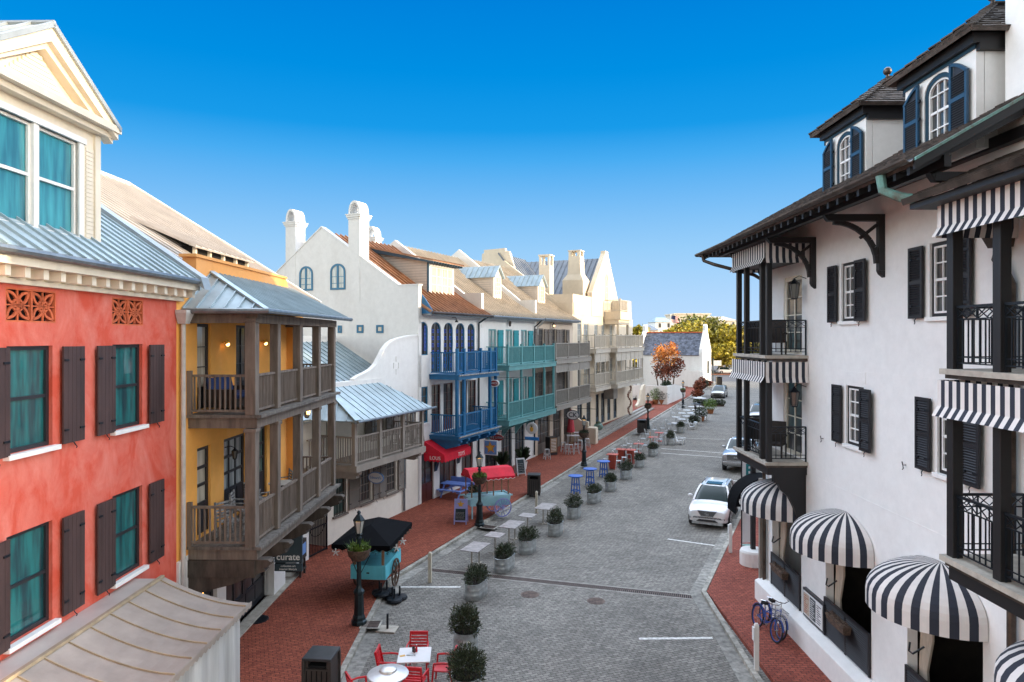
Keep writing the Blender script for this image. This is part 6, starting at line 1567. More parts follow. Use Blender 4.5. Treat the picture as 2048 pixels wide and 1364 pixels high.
# framed menu
mf=frthing(FRt.shift(YS(19.95)),'menu_board','black framed board of menus and photos on the wall between two louvred openings','sign')
b=MB(); b.box(0,1.3,-.36,-.32+.001,.95,1.72) if 0 else None
b.box(0,1.35,-.1,-.005,.92,1.72); b.build('frame','win_black',mf); b=MB(); b.box(.06,1.29,-.112,-.1,.98,1.66); b.build('backing_board','sign_white',mf)
rn=random.Random(3)
cm=[mk('print_a',(.45,.12,.07),.5,.3,20),mk('print_b',(.1,.12,.13),.5,.5,30),mk('print_c',(.6,.5,.4),.5,.4,25)]
x=.1
for i in range(3):
    b=MB(); b.box(x,x+.36,-.118,-.112,1.02,1.62); pg=b.build('menu_sheet',['print_c','print_b','sign_white'][i],mf)
    q=MB()
    for k in range(9): q.box(x+.03,x+.03+rn.uniform(.12,.3),-.121,-.118,1.06+k*.06,1.08+k*.06)
    q.build('printed_line',['print_a','sign_white','letter_dark'][i],pg); x+=.41
# wicker armchairs on the balconies
def wchair(fr,s,d,z,rz2,lab,grp='dark wicker armchairs on the black balconies'):
    x,y=fr.w(s,d); t=thing('wicker_armchair',lab,'chair',(x,y,z),rz2,grp)
    b=MB(); b.box(-.26,.26,-.26,.26,.36,.44); b.build('seat','wicker',t,bevel=.02)
    b=MB(); b.hexa([(-.27,.22,.42),(.27,.22,.42),(.27,.28,.42),(-.27,.28,.42)],[(-.24,.38,1.05),(.24,.38,1.05),(.24,.43,1.05),(-.24,.43,1.05)]); b.build('backrest','wicker',t,bevel=.01)
    for sx_ in (-1,1):
        b=MB(); b.tube([(sx_*.28,.3,.64),(sx_*.3,-.1,.66),(sx_*.3,-.26,.62)],.028,6); b.build('armrest','wicker',t)
        for yy in (-.24,.26): b=MB(); b.tube([(sx_*.26,yy,0),(sx_*.27,yy,.62 if yy<0 else .4)],.025,6); b.build('leg','wicker',t)
    return t
w0=wchair(FRt,YS(20.75),-.62,8.48,R(-35-0),'dark wicker armchair on the far upper balcony behind the iron rail')
def wcp(s,d,z,r,lab): x,y=FRt.w(s,d); return dup(w0,(x,y,z),r,lab)
wcp(YS(20.75),-.62,5.37,R(-35),'dark wicker armchair on the far lower balcony behind the iron rail'); wcp(YS(22.1),-.6,5.37,R(150),'dark wicker armchair at the back of the far lower balcony')
wcp(YS(22.1),-.6,8.48,R(150),'dark wicker armchair at the back of the far upper balcony')
wcp(YS(9.7),-.75,8.48,R(-60),'dark wicker armchair on the near upper balcony at the picture edge'); wcp(YS(9.7),-.8,5.37,R(-60),'dark wicker armchair on the near lower balcony at the picture edge')
# covered entrance pieces beyond the corner
x,y=G(1506,1128,.12); t=thing('porch_column','slim black porch post on a white block beyond the striped dome','column',(x,y,.12)); b=MB(); b.lathe([(.5,0),(.5,.5),(.46,.58),(.01,.6)],20); b.build('plinth','white_stucco',t); b=MB(); b.box(-.08,.08,-.08,.08,.58,4.6); b.build('post','black_trim',t)
# black barrel canopy with a white ring letter
t=thing('barrel_awning','black barrel awning with a white letter beside the far dome','awning',(9.7,26.1,-1.05),R(-90)); b=MB(); n=10
for i in range(n):
    a0=PI/2*i/n;a1=PI/2*(i+1)/n; p=(-1.3*math.sin(a0),3.7+1.1*math.cos(a0)); q=(-1.3*math.sin(a1),3.7+1.1*math.cos(a1)); b.quad((-.5,p[0],p[1]),(.5,p[0],p[1]),(.5,q[0],q[1]),(-.5,q[0],q[1]))
b.quad((-.5,-1.3,3.7),(.5,-1.3,3.7),(.5,-1.3,3.4),(-.5,-1.3,3.4))
for x in (-.5,.5): b.add([(x,0,3.7)]+[(x,-1.3*math.sin(PI/2*i/n),3.7+1.1*math.cos(PI/2*i/n)) for i in range(n+1)],[tuple(range(n+2))])
b.build('canvas','black_canvas',t,flip=False)
text('O',.42,'letter_white',t,(.51,-1.02,3.88),(R(90),0,R(90)),bold=.012); q=MB(); q.box(-.48,.48,-.05,0,3.3,3.5); q.build('awning_bar','iron',t)
x,y=AT(1497,941,27.6)[:2]; t=thing('feather_banner','tall white banner with a large teal letter standing beside the black barrel awning','banner',(x,y,.12),R(10)); b=MB(); b.tube([(-.3,0,0),(-.3,0,4.2)],.025,6); b.build('pole','iron',t)
b=MB(); b.prism([(-.28,.6),(.28,.6),(.28,4.1),(-.28,4.1)],-.005,.005,'y'); b.build('cloth','sign_white',t); text('E',.66,'letter_teal',t,(.02,-.012,3.5),(R(90),0,0),bold=.02); text('L',.5,'letter_teal',t,(.02,-.012,3.5),(R(90),0,0),bold=.02) if 0 else None
# ============ STREET FURNITURE ============
AD_R=math.atan2(1,.402)          # direction of the street beyond the bend
def at(px,py,z=0): x,y=G(px,py,z); return (x,y,z)
# ---- lamp posts
def lamppost(px,py,lab,h=3.45,z=.12):
    t=thing('lamp_post',lab,'lamp post',at(px,py,z),0,'dark green lamp posts along the brick pavement')
    b=MB(); b.lathe([(.24,0),(.24,.1),(.2,.14),(.2,.22),(.16,.3),(.14,.9),(.17,.95),(.17,1.02),(.1,1.1),(.075,1.2),(.06,h-.85),(.09,h-.82),(.09,h-.78),(.04,h-.7)],8); b.build('pole','iron_green',t)
    q=MB()
    for a in range(3): r=a*2*PI/3; q.bar((.05*math.cos(r),.05*math.sin(r),1.55),(.34*math.cos(r),.34*math.sin(r),2.12),.02)
    q.build('basket_arm','iron_green',t)
    q=MB(); q.lathe([(.10,h-.7),(.12,h-.66),(.06,h-.62)],6)
    for k in range(6): a=k*PI/3; q.bar((.09*math.cos(a),.09*math.sin(a),h-.66),(.17*math.cos(a),.17*math.sin(a),h-.25),.014)
    q.lathe([(.19,h-.25),(.18,h-.22),(.08,h-.08),(.05,h-.06),(.05,h-.02),(.07,h),(.02,h+.06)],6); hd=q.build('lantern','iron_green',t)
    q=MB(); q.lathe([(.085,h-.65),(.16,h-.26)],6); q.build('lantern_glass','lamp_glass',hd)
    q=MB(); q.lathe([(.03,h-.4),(.14,h-.27),(.14,h-.262),(.01,h-.255)],6,(0,0,.012)); q.build('glowing_mantle','lamp_glow',hd)
    return t
L0=lamppost(718,1247,'nearest dark green lamp post, standing in front of the turquoise cart')
for px,py,lab in ((959,1051,'second lamp post, beside the pale blue cart with the red canopy'),(1168,932,'third lamp post, behind the three blue bar tables'),(1296,858,'fourth lamp post, beside the black bin near the stone steps'),(1366,816,'fifth lamp post, in front of the white garden wall')):
    dup(L0,at(px,py,.12),0,lab)
def basket(px,py,lab,m1='leaf_lime',seed=1):
    x,y,_=at(px,py,.12); t=thing('hanging_basket',lab,'flower basket',(x,y,.12+1.95),0,'planted baskets on the lamp posts')
    b=MB(); b.lathe([(.07,0),(.2,.03),(.32,.16),(.37,.38),(.35,.38),(.30,.3)],18); b.build('coir_bowl','coir',t,smooth=True)
    rn=random.Random(seed); c=MB()
    for i in range(230):
        a=rn.uniform(0,2*PI); r=rn.uniform(.02,.3); l=rn.uniform(.16,.34); q=rn.uniform(.0,.25)
        p=(r*math.cos(a),r*math.sin(a),.34); e=((r+q)*math.cos(a),(r+q)*math.sin(a),.34+l*(1-q)); w=.014
        c.add([(p[0]-w*math.sin(a),p[1]+w*math.cos(a),p[2]),(p[0]+w*math.sin(a),p[1]-w*math.cos(a),p[2]),e],[(0,1,2)])
    leafcards(c,(0,0,.42),(.36,.36,.14),160,.05,seed); c.build('foliage',m1,t,flip=False)
basket(718,1247,'leafy green basket on the nearest lamp post above the turquoise cart','leaf_lime',1)
basket(959,1051,'yellow-green planted basket on the lamp post by the pale blue cart','leaf_lime',2)
basket(1168,932,'planted basket on the lamp post behind the blue bar tables','leaf',3)
basket(1296,858,'planted basket on the lamp post beside the black bin by the steps','leaf',4)
basket(1366,816,'planted basket on the far lamp post by the white garden wall','leaf_lime',5)
# ---- galvanised tubs and clipped bushes
def stad(L,Rr,z,n=12,k=1.0):
    pts=[]
    for i in range(n+1): a=-PI/2+PI*i/n; pts.append((L/2+Rr*k*math.cos(a),Rr*k*math.sin(a),z))
    for i in range(n+1): a=PI/2+PI*i/n; pts.append((-L/2+Rr*k*math.cos(a),Rr*k*math.sin(a),z))
    return pts
def loft(b,rings,cap=True):
    vs=[p for r in rings for p in r]; n=len(rings[0]); fs=[]
    for i in range(len(rings)-1):
        for j in range(n): k=(j+1)%n; fs.append((i*n+j,i*n+k,(i+1)*n+k,(i+1)*n+j))
    if cap: fs.append(tuple(range(n))[::-1]); fs.append(tuple((len(rings)-1)*n+j for j in range(n)))
    b.add(vs,fs)
def tub(name,lab,loc,rz2,L=.5,r=.29,h=.56,bw=.42,bh=.42,seed=1,cards=1500,grp='galvanised tub planters along the parking line',sc2=None):
    t=thing(name,lab,'planter',loc,rz2,grp)
    b=MB(); rings=[]
    zs=[(0,.97),(.02,1),(.16*h/.56,1),(.18*h/.56,1.03),(.2*h/.56,1),(.33*h/.56,1),(.35*h/.56,1.03),(.37*h/.56,1),(.5*h/.56,1.0),(.53*h/.56,1.05),(h,1.05),(h+.005,1.0),(h-.08,.96)]
    for z,k in zs: rings.append(stad(L,r,z,12,k))
    loft(b,rings); b.build('tub','galv',t,smooth=True,ang=50)
    b=MB(); loft(b,[stad(L,r,h-.075,8,.93),stad(L,r,h-.06,8,.93)]); b.build('soil','soil',t)
    c=MB(); rn=random.Random(seed)
    for i in range(cards):
        a=rn.uniform(0,2*PI); ph=math.acos(rn.uniform(-.7,1)); rr=(rn.random()**.35)*(1+.16*math.sin(3*a+seed)+.13*math.sin(5*ph+seed)+.1*math.sin(7*a+2*seed))
        nx=math.sin(ph)*math.cos(a);ny=math.sin(ph)*math.sin(a);nz=math.cos(ph)
        p=Vector((nx*rr*(bw+L*.25),ny*rr*bw*.85,h+bh*.62+nz*rr*bh)); d=Vector((nx+rn.gauss(0,.5),ny+rn.gauss(0,.5),nz+.5+rn.gauss(0,.5))).normalized(); s=d.cross(Vector((rn.gauss(0,1),rn.gauss(0,1),rn.gauss(0,1)))).normalized()
        l=rn.uniform(.05,.11); w=.012
        c.add([p-s*w,p+s*w,p+d*l+s*w*.6,p+d*l-s*w*.6],[(0,1,2,3)])
    c.build('clipped_bush','leaf_bush',t,flip=False)
    q=MB()
    for i in range(5): a=i*1.26; q.tube([(0.06*math.cos(a),.06*math.sin(a),h-.07),(.2*math.cos(a),.18*math.sin(a),h+bh*.8)],[.014,.006],5)
    q.build('stem','bark',t)
    return t
T1=tub('tub_planter','round galvanised tub with a large bush, nearest of the row at the picture bottom',(-1.13,17.0,0),0,.02,.36,.6,.46,.42,3,2600)
T2=tub('tub_planter','round galvanised tub with a bush, directly behind the nearest one',(-1.33,19.6,0),0,.02,.34,.6,.42,.42,4,2400)
T3=tub('tub_planter','oval tub planter beside the drain channel, third of the row',(*G(952,1192),0),AD_R,seed=5,bw=.43,bh=.29)
pl=[(1009,1139,'oval tub planter in front of the nearest long grey table'),(1055,1103,'oval tub planter just beyond the nearest grey table pair'),(1111,1068,'oval tub planter beside the far long grey table'),(1148,1034,'oval tub planter in line with the brown bin on the pavement'),(1188,1004,'oval tub planter in front of the nearest blue bar table'),(1221,980,'oval tub planter beside the middle blue bar table'),(1252,957,'oval tub planter beside the farthest blue bar table'),(1279,934,'oval tub planter beside the first white stools at the red tables'),(1306,911,'oval tub planter beside the middle red tables'),(1341,889,'oval tub planter standing by the white lawn chair'),(1361,865,'oval tub planter beyond the white lawn chair, before the white round tables')]
T3b=None
rnb=random.Random(12); protos=[]
for i,(px,py,lab) in enumerate(pl):
    a=AD_R+R(rnb.uniform(-6,6))+(PI if rnb.random()<.5 else 0); sc3=rnb.uniform(.93,1.1)
    if i<5: protos.append(tub('tub_planter',lab,(*G(px,py),0),a,seed=10+7*i,bw=rnb.uniform(.36,.48),bh=rnb.uniform(.24,.36),cards=1300,L=rnb.choice([.45,.55,.6])))
    else: dup(protos[(i*3)%5],(*G(px,py),0),a,lab,scale=sc3)
def pot(px,py,lab,r=.35,h=.45,bw=.5,bh=.5,m='leaf_bush',pm='wood_tan',z=0,cards=700,seed=2,grp=None):
    t=thing('potted_bush',lab,'planter',(*G(px,py,z),z),0,grp); b=MB(); b.lathe([(r*.75,0),(r,h),(r*1.08,h),(r*1.08,h-.05),(r*.9,h-.05)],14); b.build('pot',pm,t,smooth=True); c=MB(); rn=random.Random(seed)
    for i in range(4): leafcards(c,(rn.uniform(-.15,.15),rn.uniform(-.15,.15),h+bh*.8),(bw,bw,bh),cards//4,.07,seed*7+i)
    c.build('foliage',m,t,flip=False)
mk('terracotta',(.42,.17,.07),.8,.2,5)
pot(1403,830,'bushy shrub in a terracotta pot, nearest of the far pots by the white tables','leaf' and .35,.5,.7,.6,pm='terracotta') if 0 else None
pot(1402,842,'large bush in a terracotta pot beside the white round tables',.4,.5,.75,.6,pm='terracotta',seed=4)
pot(1421,827,'tallest bush in a terracotta pot at the far end of the planter row',.4,.5,.8,.75,'leaf_lime','terracotta',seed=6)
pot(1389,850,'low dark shrub in a pot between the white lawn chairs',.3,.3,.55,.4,pm='coir',seed=7)
t=thing('box_hedge','low clipped dark hedge closing the far end of the planter row','hedge',(*G(1418,812),0),R(-8)); c=MB()
for i in range(6): leafcards(c,(-1.6+i*.65,0,.5),(.5,.45,.45),260,.09,70+i)
c.build('foliage','leaf_bush',t,flip=False); b=MB(); b.box(-1.9,1.9,-.3,.3,0,.2); b.build('trough','coir',t)
pot(1324,808,'leafy bush in a terracotta pot at the corner of the garden wall',.5,.6,.8,.7,'leaf','terracotta',.12,seed=8)
pot(1311,808,'lime green plant in a pot beside the garden wall corner',.4,.6,.6,.9,'leaf_lime','terracotta',.12,seed=9)
t=thing('trough_planter','black trough of green plants under the far lamp post','planter',(*G(1285,806,.12),.12),R(0)); b=MB(); b.box(-1.3,1.3,-.35,.35,0,.7); b.build('trough','win_black',t,bevel=.02); c=MB()
for i in range(4): leafcards(c,(-.9+i*.6,0,.9),(.45,.4,.35),200,.08,90+i)
c.build('foliage','leaf',t,flip=False)
# grass pots by the arched shop
for px,py,lab in ((1003,948,'tall grass plant in a white pot between the shop arches'),(1046,938,'tall grass plant in a pale pot beside the round pineapple sign')):
    t=thing('grass_pot',lab,'planter',(*G(px,py,.12),.12)); b=MB(); b.lathe([(.22,0),(.3,.5),(.32,.5),(.28,.45)],14); b.build('pot','white_paint',t,smooth=True); c=MB(); rn=random.Random(px)
    for i in range(150):
        a=rn.uniform(0,2*PI); q=rn.uniform(.1,.6); h=rn.uniform(.6,1.25); w=.02
        c.add([(-w*math.sin(a),w*math.cos(a),.45),(w*math.sin(a),-w*math.cos(a),.45),(q*.6*math.cos(a)+w*.5*math.sin(a),q*.6*math.sin(a),.45+h*.8),(q*math.cos(a),q*math.sin(a),.45+h*(1-q*.4))],[(0,1,2,3)])
    c.build('grass_blades','leaf',t,flip=False)
# ---- bins
def bin_(px,py,lab,s=.66,h=1.1,rz2=R(-5),m='bin_brown',z=.12):
    t=thing('litter_bin',lab,'litter bin',at(px,py,z),rz2,'dark square litter bins on the brick pavement'); b=MB(); b.box(-s/2,s/2,-s/2,s/2,.04,h-.22); b.box(-s/2+.05,s/2-.05,-s/2+.05,s/2-.05,0,.04)
    for sx_ in (-1,1):
        for sy in (-1,1): b.box(sx_*s/2-.035,sx_*s/2+.035,sy*s/2-.035,sy*s/2+.035,0,h-.02)
    b.build('body',m,t,bevel=.01)
    q=MB(); q.box(-s/2+.04,s/2-.04,-s/2+.04,s/2-.04,h-.22,h-.02) if 0 else None
    q.box(-s/2+.035,s/2-.035,s/2-.1,s/2-.01,h-.22,h-.02); q.box(-s/2+.0,-s/2+.1,-s/2+.035,s/2-.1,h-.22,h-.02); q.box(s/2-.1,s/2,-s/2+.035,s/2-.1,h-.22,h-.02); q.build('hood',m,t)
    q=MB(); q.box(-s/2+.1,s/2-.1,-s/2+.06,s/2-.12,h-.21,h-.16); q.build('opening','void',t)
    q=MB(); q.box(-s/2-.03,s/2+.03,-s/2-.03,s/2+.03,h-.02,h+.05); q.build('lid','bin_lid',t,bevel=.012)
    q=MB(); 
    for sx_ in (-1,1):
        for i in range(5): x=-s/2+.08+i*(s-.16)/4; q.box(x-.01,x+.01,-s/2-.008,-s/2+.001,.1,h-.26)
    q.build('panel_groove','void',t)
mk('bin_lid',(.045,.05,.055),.4,.3,3,metal=.3)
bin_(643,1398,'nearest dark litter bin, at the bottom of the picture on the brick pavement')
bin_(1068,988,'brown litter bin between the pale blue cart and the blue bar tables')
bin_(1284,866,'dark litter bin beside the lamp post in front of the stone steps',.75,1.2)
bin_(1438,770,'small far litter bin at the street corner by the white cottage',.9,1.5)
# ---- bollards
def boll(px,py,lab,h=1.12,m='cream_post',z=0):
    t=thing('bollard',lab,'bollard',at(px,py,z),R(-10),'cream square bollards at the road edge'); b=MB(); b.box(-.06,.06,-.06,.06,0,h-.05); b.hexa([(-.06,-.06,h-.05),(.06,-.06,h-.05),(.06,.06,h-.05),(-.06,.06,h-.05)],[(-.035,-.035,h),(.035,-.035,h),(.035,.035,h),(-.035,.035,h)]); b.build('post',m,t,bevel=.006)
boll(860,1165,'cream bollard at the left end of the drain channel'); boll(1073,1026,'cream bollard beside the far grey table near the kerb'); boll(1300,890,'cream bollard among the red tables')
boll(1513,1340,'white bollard on the right pavement in front of the bicycles',1.25,'white_paint',.12); boll(1461,1105,'white bollard on the right kerb behind the white car',1.2,'white_paint',.12)
for px,py,lab in ((1513,1340,1),(1461,1105,2)):
    x,y,z=at(px,py,.12); t=thing('bollard_plate','small white sign plate strapped to the %s white bollard'%('nearest' if lab==1 else 'farther'),'sign',(x-.075,y,z+1.1)); b=MB(); b.box(-.02,.01,-.07,.07,-.3,.05); b.build('plate','sign_white',t)
# ---- grey marble-topped tables
def gtable(px,py,w,l,lab,two):
    x,y=G(px,py,.78); t=thing('cafe_table',lab,'table',(x,y,0),AD_R-PI/2,'grey stone-topped cafe tables inside the planter row'); b=MB(); b.box(-w/2,w/2,-l/2,l/2,.75,.78); b.build('tabletop','marble',t,bevel=.004)
    for yy in ((-l*.28,l*.28) if two else (0,)):
        b=MB(); b.tube([(0,yy,.0),(0,yy,.75)],.028,8); b.bar((-.28,yy,.015),(.28,yy,.015),.05,.025); b.bar((0,yy-.2,.015),(0,yy+.2,.015),.05,.025); b.build('pedestal','stone_pale',t)
for i,(px,py,w,l,two) in enumerate(((951,1093,.75,1.25,1),(990,1069,.7,.72,0),(1024,1048,.75,1.25,1),(1055,1030,.7,.72,0),(1091,1012,.75,1.25,1))):
    gtable(px,py,w,l,['long grey table nearest the drain channel','small square grey table, first of two singles','long grey table in the middle of the five','small square grey table, second of two singles','long grey table at the far end beside the bollard'][i],two)
# ---- blue bar tables
def bartable(px,py,lab,m='blue_table',h=1.02,r=.42,name='bar_table',grp='round blue bar tables'):
    t=thing(name,lab,'table',(*G(px,py,h),0),R(20),grp); b=MB(); b.lathe([(r,h-.04),(r,h)],24)
    b.build('tabletop',m,t)
    for k in range(4):
        a=PI/4+k*PI/2; q=MB(); q.bar((.27*math.cos(a),.27*math.sin(a),0),(.19*math.cos(a),.19*math.sin(a),h-.04),.05); q.build('leg',m,t)
    q=MB()
    for z in (.16,.5,.92):
        rr=.26-.06*z
        for k in range(4): a=PI/4+k*PI/2; a2=a+PI/2; q.bar((rr*math.cos(a),rr*math.sin(a),z),(rr*math.cos(a2),rr*math.sin(a2),z),.035,.05)
    q.build('stretcher',m,t); return t
for px,py,lab in ((1151,951,'nearest of the three blue bar tables'),(1180,937,'middle of the three blue bar tables'),(1207,922,'farthest of the three blue bar tables, next to the red ones')): bartable(px,py,lab)
# ---- stools, chairs
def stool(loc,lab,h=.74,m='metal_white',grp='white metal bar stools'):
    t=thing('bar_stool',lab,'stool',loc,0,grp); b=MB(); b.box(-.16,.16,-.16,.16,h-.03,h); b.build('seat',m,t,bevel=.02)
    for sx_ in (-1,1):
        for sy in (-1,1): q=MB(); q.bar((sx_*.2,sy*.2,0),(sx_*.13,sy*.13,h-.03),.045); q.build('leg',m,t)
    q=MB()
    for z,r in ((.2,.185),(.42,.16)):
        for a in range(4): p=[(-r,-r),(r,-r),(r,r),(-r,r)]; q.bar((*p[a],z),(*p[(a+1)%4],z),.02)
    q.build('footrest',m,t); return t
def mchair(loc,rz2,lab,m='metal_white',grp='white metal cafe chairs'):
    t=thing('cafe_chair',lab,'chair',loc,rz2,grp); b=MB(); b.box(-.21,.21,-.21,.21,.43,.46); b.build('seat',m,t,bevel=.015)
    b=MB(); b.tube([(-.2,.2,.45),(-.22,.27,.75),(-.15,.3,.86),(0,.31,.88),(.15,.3,.86),(.22,.27,.75),(.2,.2,.45)],.016,6); 
    for x in (-.07,.07): b.bar((x,.21,.46),(x,.305,.86),.05,.012)
    b.build('backrest',m,t)
    b=MB(); 
    for s in (-1,1): b.tube([(s*.22,.27,.68),(s*.26,-.05,.68),(s*.24,-.2,.45)],.014,5)
    b.build('armrest',m,t)
    for sx_ in (-1,1):
        for sy in (-1,1): q=MB(); q.bar((sx_*.24,sy*.25,0),(sx_*.18,sy*.18,.43),.03); q.build('leg',m,t)
    return t
ST=None
def put_stool(px,py,lab,z=0,h=.74):
    global ST
    loc=(*G(px,py,z+h),z)
    if ST is None: ST=stool(loc,lab); return ST
    return dup(ST,loc,R((px*37)%40-20),lab)
def redtable(px,py,lab,h,sq=True):
    t=thing('red_table',lab,'table',(*G(px,py,h),0),AD_R-PI/2,'red tables inside the planter row'); b=MB()
    b.box(-.36,.36,-.36,.36,h-.035,h); b.build('tabletop','table_red',t,bevel=.01)
    if h>.9:
        for k in range(4): a=PI/4+k*PI/2; q=MB(); q.bar((.3*math.cos(a),.3*math.sin(a),0),(.26*math.cos(a),.26*math.sin(a),h-.035),.06); q.build('leg','table_red',t)
        q=MB(); q.box(-.17,.17,-.17,.17,.05,h-.04); q.build('slatted_core','table_red',t)
    else:
        q=MB(); q.tube([(0,0,0),(0,0,h-.04)],.04,8); q.box(-.25,.25,-.25,.25,0,.03); q.build('pedestal','table_red',t)
    return t
reds=[(1225,908,1.02,'nearest red bar table, just past the blue ones'),(1243,898,1.02,'second red bar table, among the white stools'),(1261,899,1.02,'third red bar table, nearest the road side stools'),(1277,887,.76,'low red table beside the first white metal chairs'),(1306,874,.76,'low red table beside the cream bollard'),(1318,865,.76,'low red table farthest along the row')]
for px,py,h,lab in reds: redtable(px,py,lab,h)
def lampjar(px,py,h,lab):
    t=thing('table_lamp',lab,'table lamp',(*G(px,py,h),h),0,'little white lamps on the red tables'); b=MB(); b.lathe([(.04,0),(.015,.03),(.012,.14)],8); b.build('stem','chrome',t); b=MB(); b.lathe([(.03,.12),(.07,.15),(.06,.22),(.02,.24)],10); b.build('globe','white_plastic',t)
for i,(px,py,h,_) in enumerate(reds[:4]): lampjar(px,py,h,['white table lamp on the nearest red bar table','white table lamp on the second red bar table','white table lamp on the third red bar table','white table lamp on the first low red table'][i])
stl=[(1211,917,'white stool on the near side of the nearest red bar table'),(1237,921,'white stool on the road side of the nearest red bar table'),(1229,898,'white stool behind the nearest red bar table'),(1248,914,'white stool between the nearest and third red bar tables'),(1257,908,'white stool in front of the third red bar table'),(1250,890,'white stool behind the second red bar table'),(1271,903,'white stool on the road side of the third red bar table')]
for px,py,lab in stl: put_stool(px,py,lab)
CH=None
def put_chair(px,py,rz2,lab,z=0,grp=None):
    global CH
    loc=(*G(px,py,z+.45),z)
    if CH is None: CH=mchair(loc,rz2,lab); return CH
    return dup(CH,loc,rz2,lab,grp)
for i,(px,py,a,lab) in enumerate(((1259,887,80,'white metal chair at the left of the first low red table'),(1278,898,190,'white metal chair in front of the first low red table'),(1291,890,260,'white metal chair on the road side of the first low red table'),(1286,877,10,'white metal chair behind the first low red table'),(1310,884,190,'white metal chair in front of the low red table by the bollard'),(1322,878,260,'white metal chair on the road side of the bollard table'),(1296,868,90,'white metal chair behind the cream bollard'),(1331,866,260,'white metal chair on the road side of the farthest red table'),(1308,859,60,'white metal chair left of the farthest red table'),(1325,856,10,'white metal chair behind the farthest red table'))): put_chair(px,py,R(a-20),lab)
# white plastic tables and chairs further along
def wtable(px,py,lab,r=.42):
    t=thing('round_table',lab,'table',(*G(px,py,.74),0),0,'white round tables crowded at the far kerb'); b=MB(); b.lathe([(r,.71),(r+.01,.74),(r-.02,.745)],20); b.build('tabletop','white_plastic',t); b=MB(); b.tube([(0,0,0),(0,0,.71)],.04,8); b.lathe([(.25,0),(.22,.03),(.04,.06)],12); b.build('pedestal','metal_white',t)
WT=[(1352,846),(1363,838),(1352,834),(1372,832),(1364,826),(1381,826),(1373,820),(1391,819),(1383,813),(1398,812)]
for i,(px,py) in enumerate(WT): wtable(px,py,'white round table, number %d from the near end of the crowded far group'%(i+1) if 0 else ['white round table nearest in the far crowded group','white round table second along the far group, road side','white round table against the kerb at the near end of the group','white round table left of the dark heater pole','white round table on the kerb side behind the near ones','white round table on the road side beside the heater','white round table in the middle of the far group','white round table just before the farthest pair','white round table on the kerb side under the far heater','white round table at the very end of the far group'][i])
for i,(px,py,a,lab) in enumerate(((1338,848,60,'white chair at the near tip of the far white tables'),(1362,852,200,'white chair on the road side of the nearest white round table'),(1378,840,230,'white chair between the white tables and the low dark shrub'),(1386,833,240,'white chair beside the large terracotta bush'),(1347,826,30,'white chair against the kerb by the white tables'),(1358,818,30,'white chair farther along the kerb by the white tables'),(1400,822,240,'white chair near the tallest potted bush'),(1368,811,30,'white chair on the kerb side near the far end of the tables'))): put_chair(px,py,R(a),lab,grp='white metal chairs at the white round tables')
# lawn chairs
def lawn(px,py,rz2,lab):
    t=thing('lawn_chair',lab,'chair',(*G(px,py),0),rz2,'white slatted lawn chairs facing the road'); b=MB(); b.hexa([(-.27,-.35,.32),(.27,-.35,.32),(.27,.2,.2),(-.27,.2,.2)],[(-.27,-.35,.35),(.27,-.35,.35),(.27,.2,.23),(-.27,.2,.23)]); b.build('seat','white_plastic',t)
    for k in range(4): q=MB(); x=-.2+k*.133; q.bar((x,.18,.22),(x*1.15,.5,.98-.05*abs(k-1.5)),.11,.02); q.build('back_slat','white_plastic',t)
    for s in (-1,1): q=MB(); q.box(s*.36-.06,s*.36+.06,-.42,.28,.5,.53); q.build('armrest','white_plastic',t); q=MB(); q.box(s*.32-.03,s*.32+.03,-.38,-.3,0,.5); q.build('leg','white_plastic',t); q=MB(); q.bar((s*.3,.35,.5),(s*.3,.45,0),.05); q.build('leg','white_plastic',t)
lawn(1359,888,R(60),'white lawn chair beside the tub planter, nearest the camera'); lawn(1384,858,R(70),'white lawn chair between the two far pots'); lawn(1407,840,R(70),'white lawn chair behind the large terracotta bush')
# patio heaters
def heater(px,py,z,lab,h=2.25,m='chrome',r=.42):
    t=thing('patio_heater',lab,'patio heater',(*G(px,py,h),0),0,'patio heaters with round reflectors'); b=MB(); b.lathe([(.22,0),(.22,.5),(.2,.55),(.05,.6)],14); b.build('base','galv',t); b=MB(); b.tube([(0,0,.6),(0,0,1.85)],.03,8); b.lathe([(.06,1.8),(.12,1.85),(.12,2.1),(.08,2.14)],12); b.build('pole','dark_metal' ,t)
    b=MB(); b.lathe([(r,h-.06),(r*.98,h-.045),(r*.5,h),(r*.42,h+.01),(r*.4,h+.05),(r*.3,h+.075),(.01,h+.085)],32); b.build('reflector',m,t,smooth=True)
mk('brushed',(.62,.62,.62),.38,.1,5,metal=.55)
heater(776,1342,0,'nearest patio heater, its bright reflector disc left of the red chairs',m='brushed'); heater(1399,795,0,'far patio heater with a wide white disc above the white round tables',2.6,'white_plastic',.7); heater(1391,807,0,'dark-topped patio heater just in front of the far white one',2.4,'dark_metal',.5)
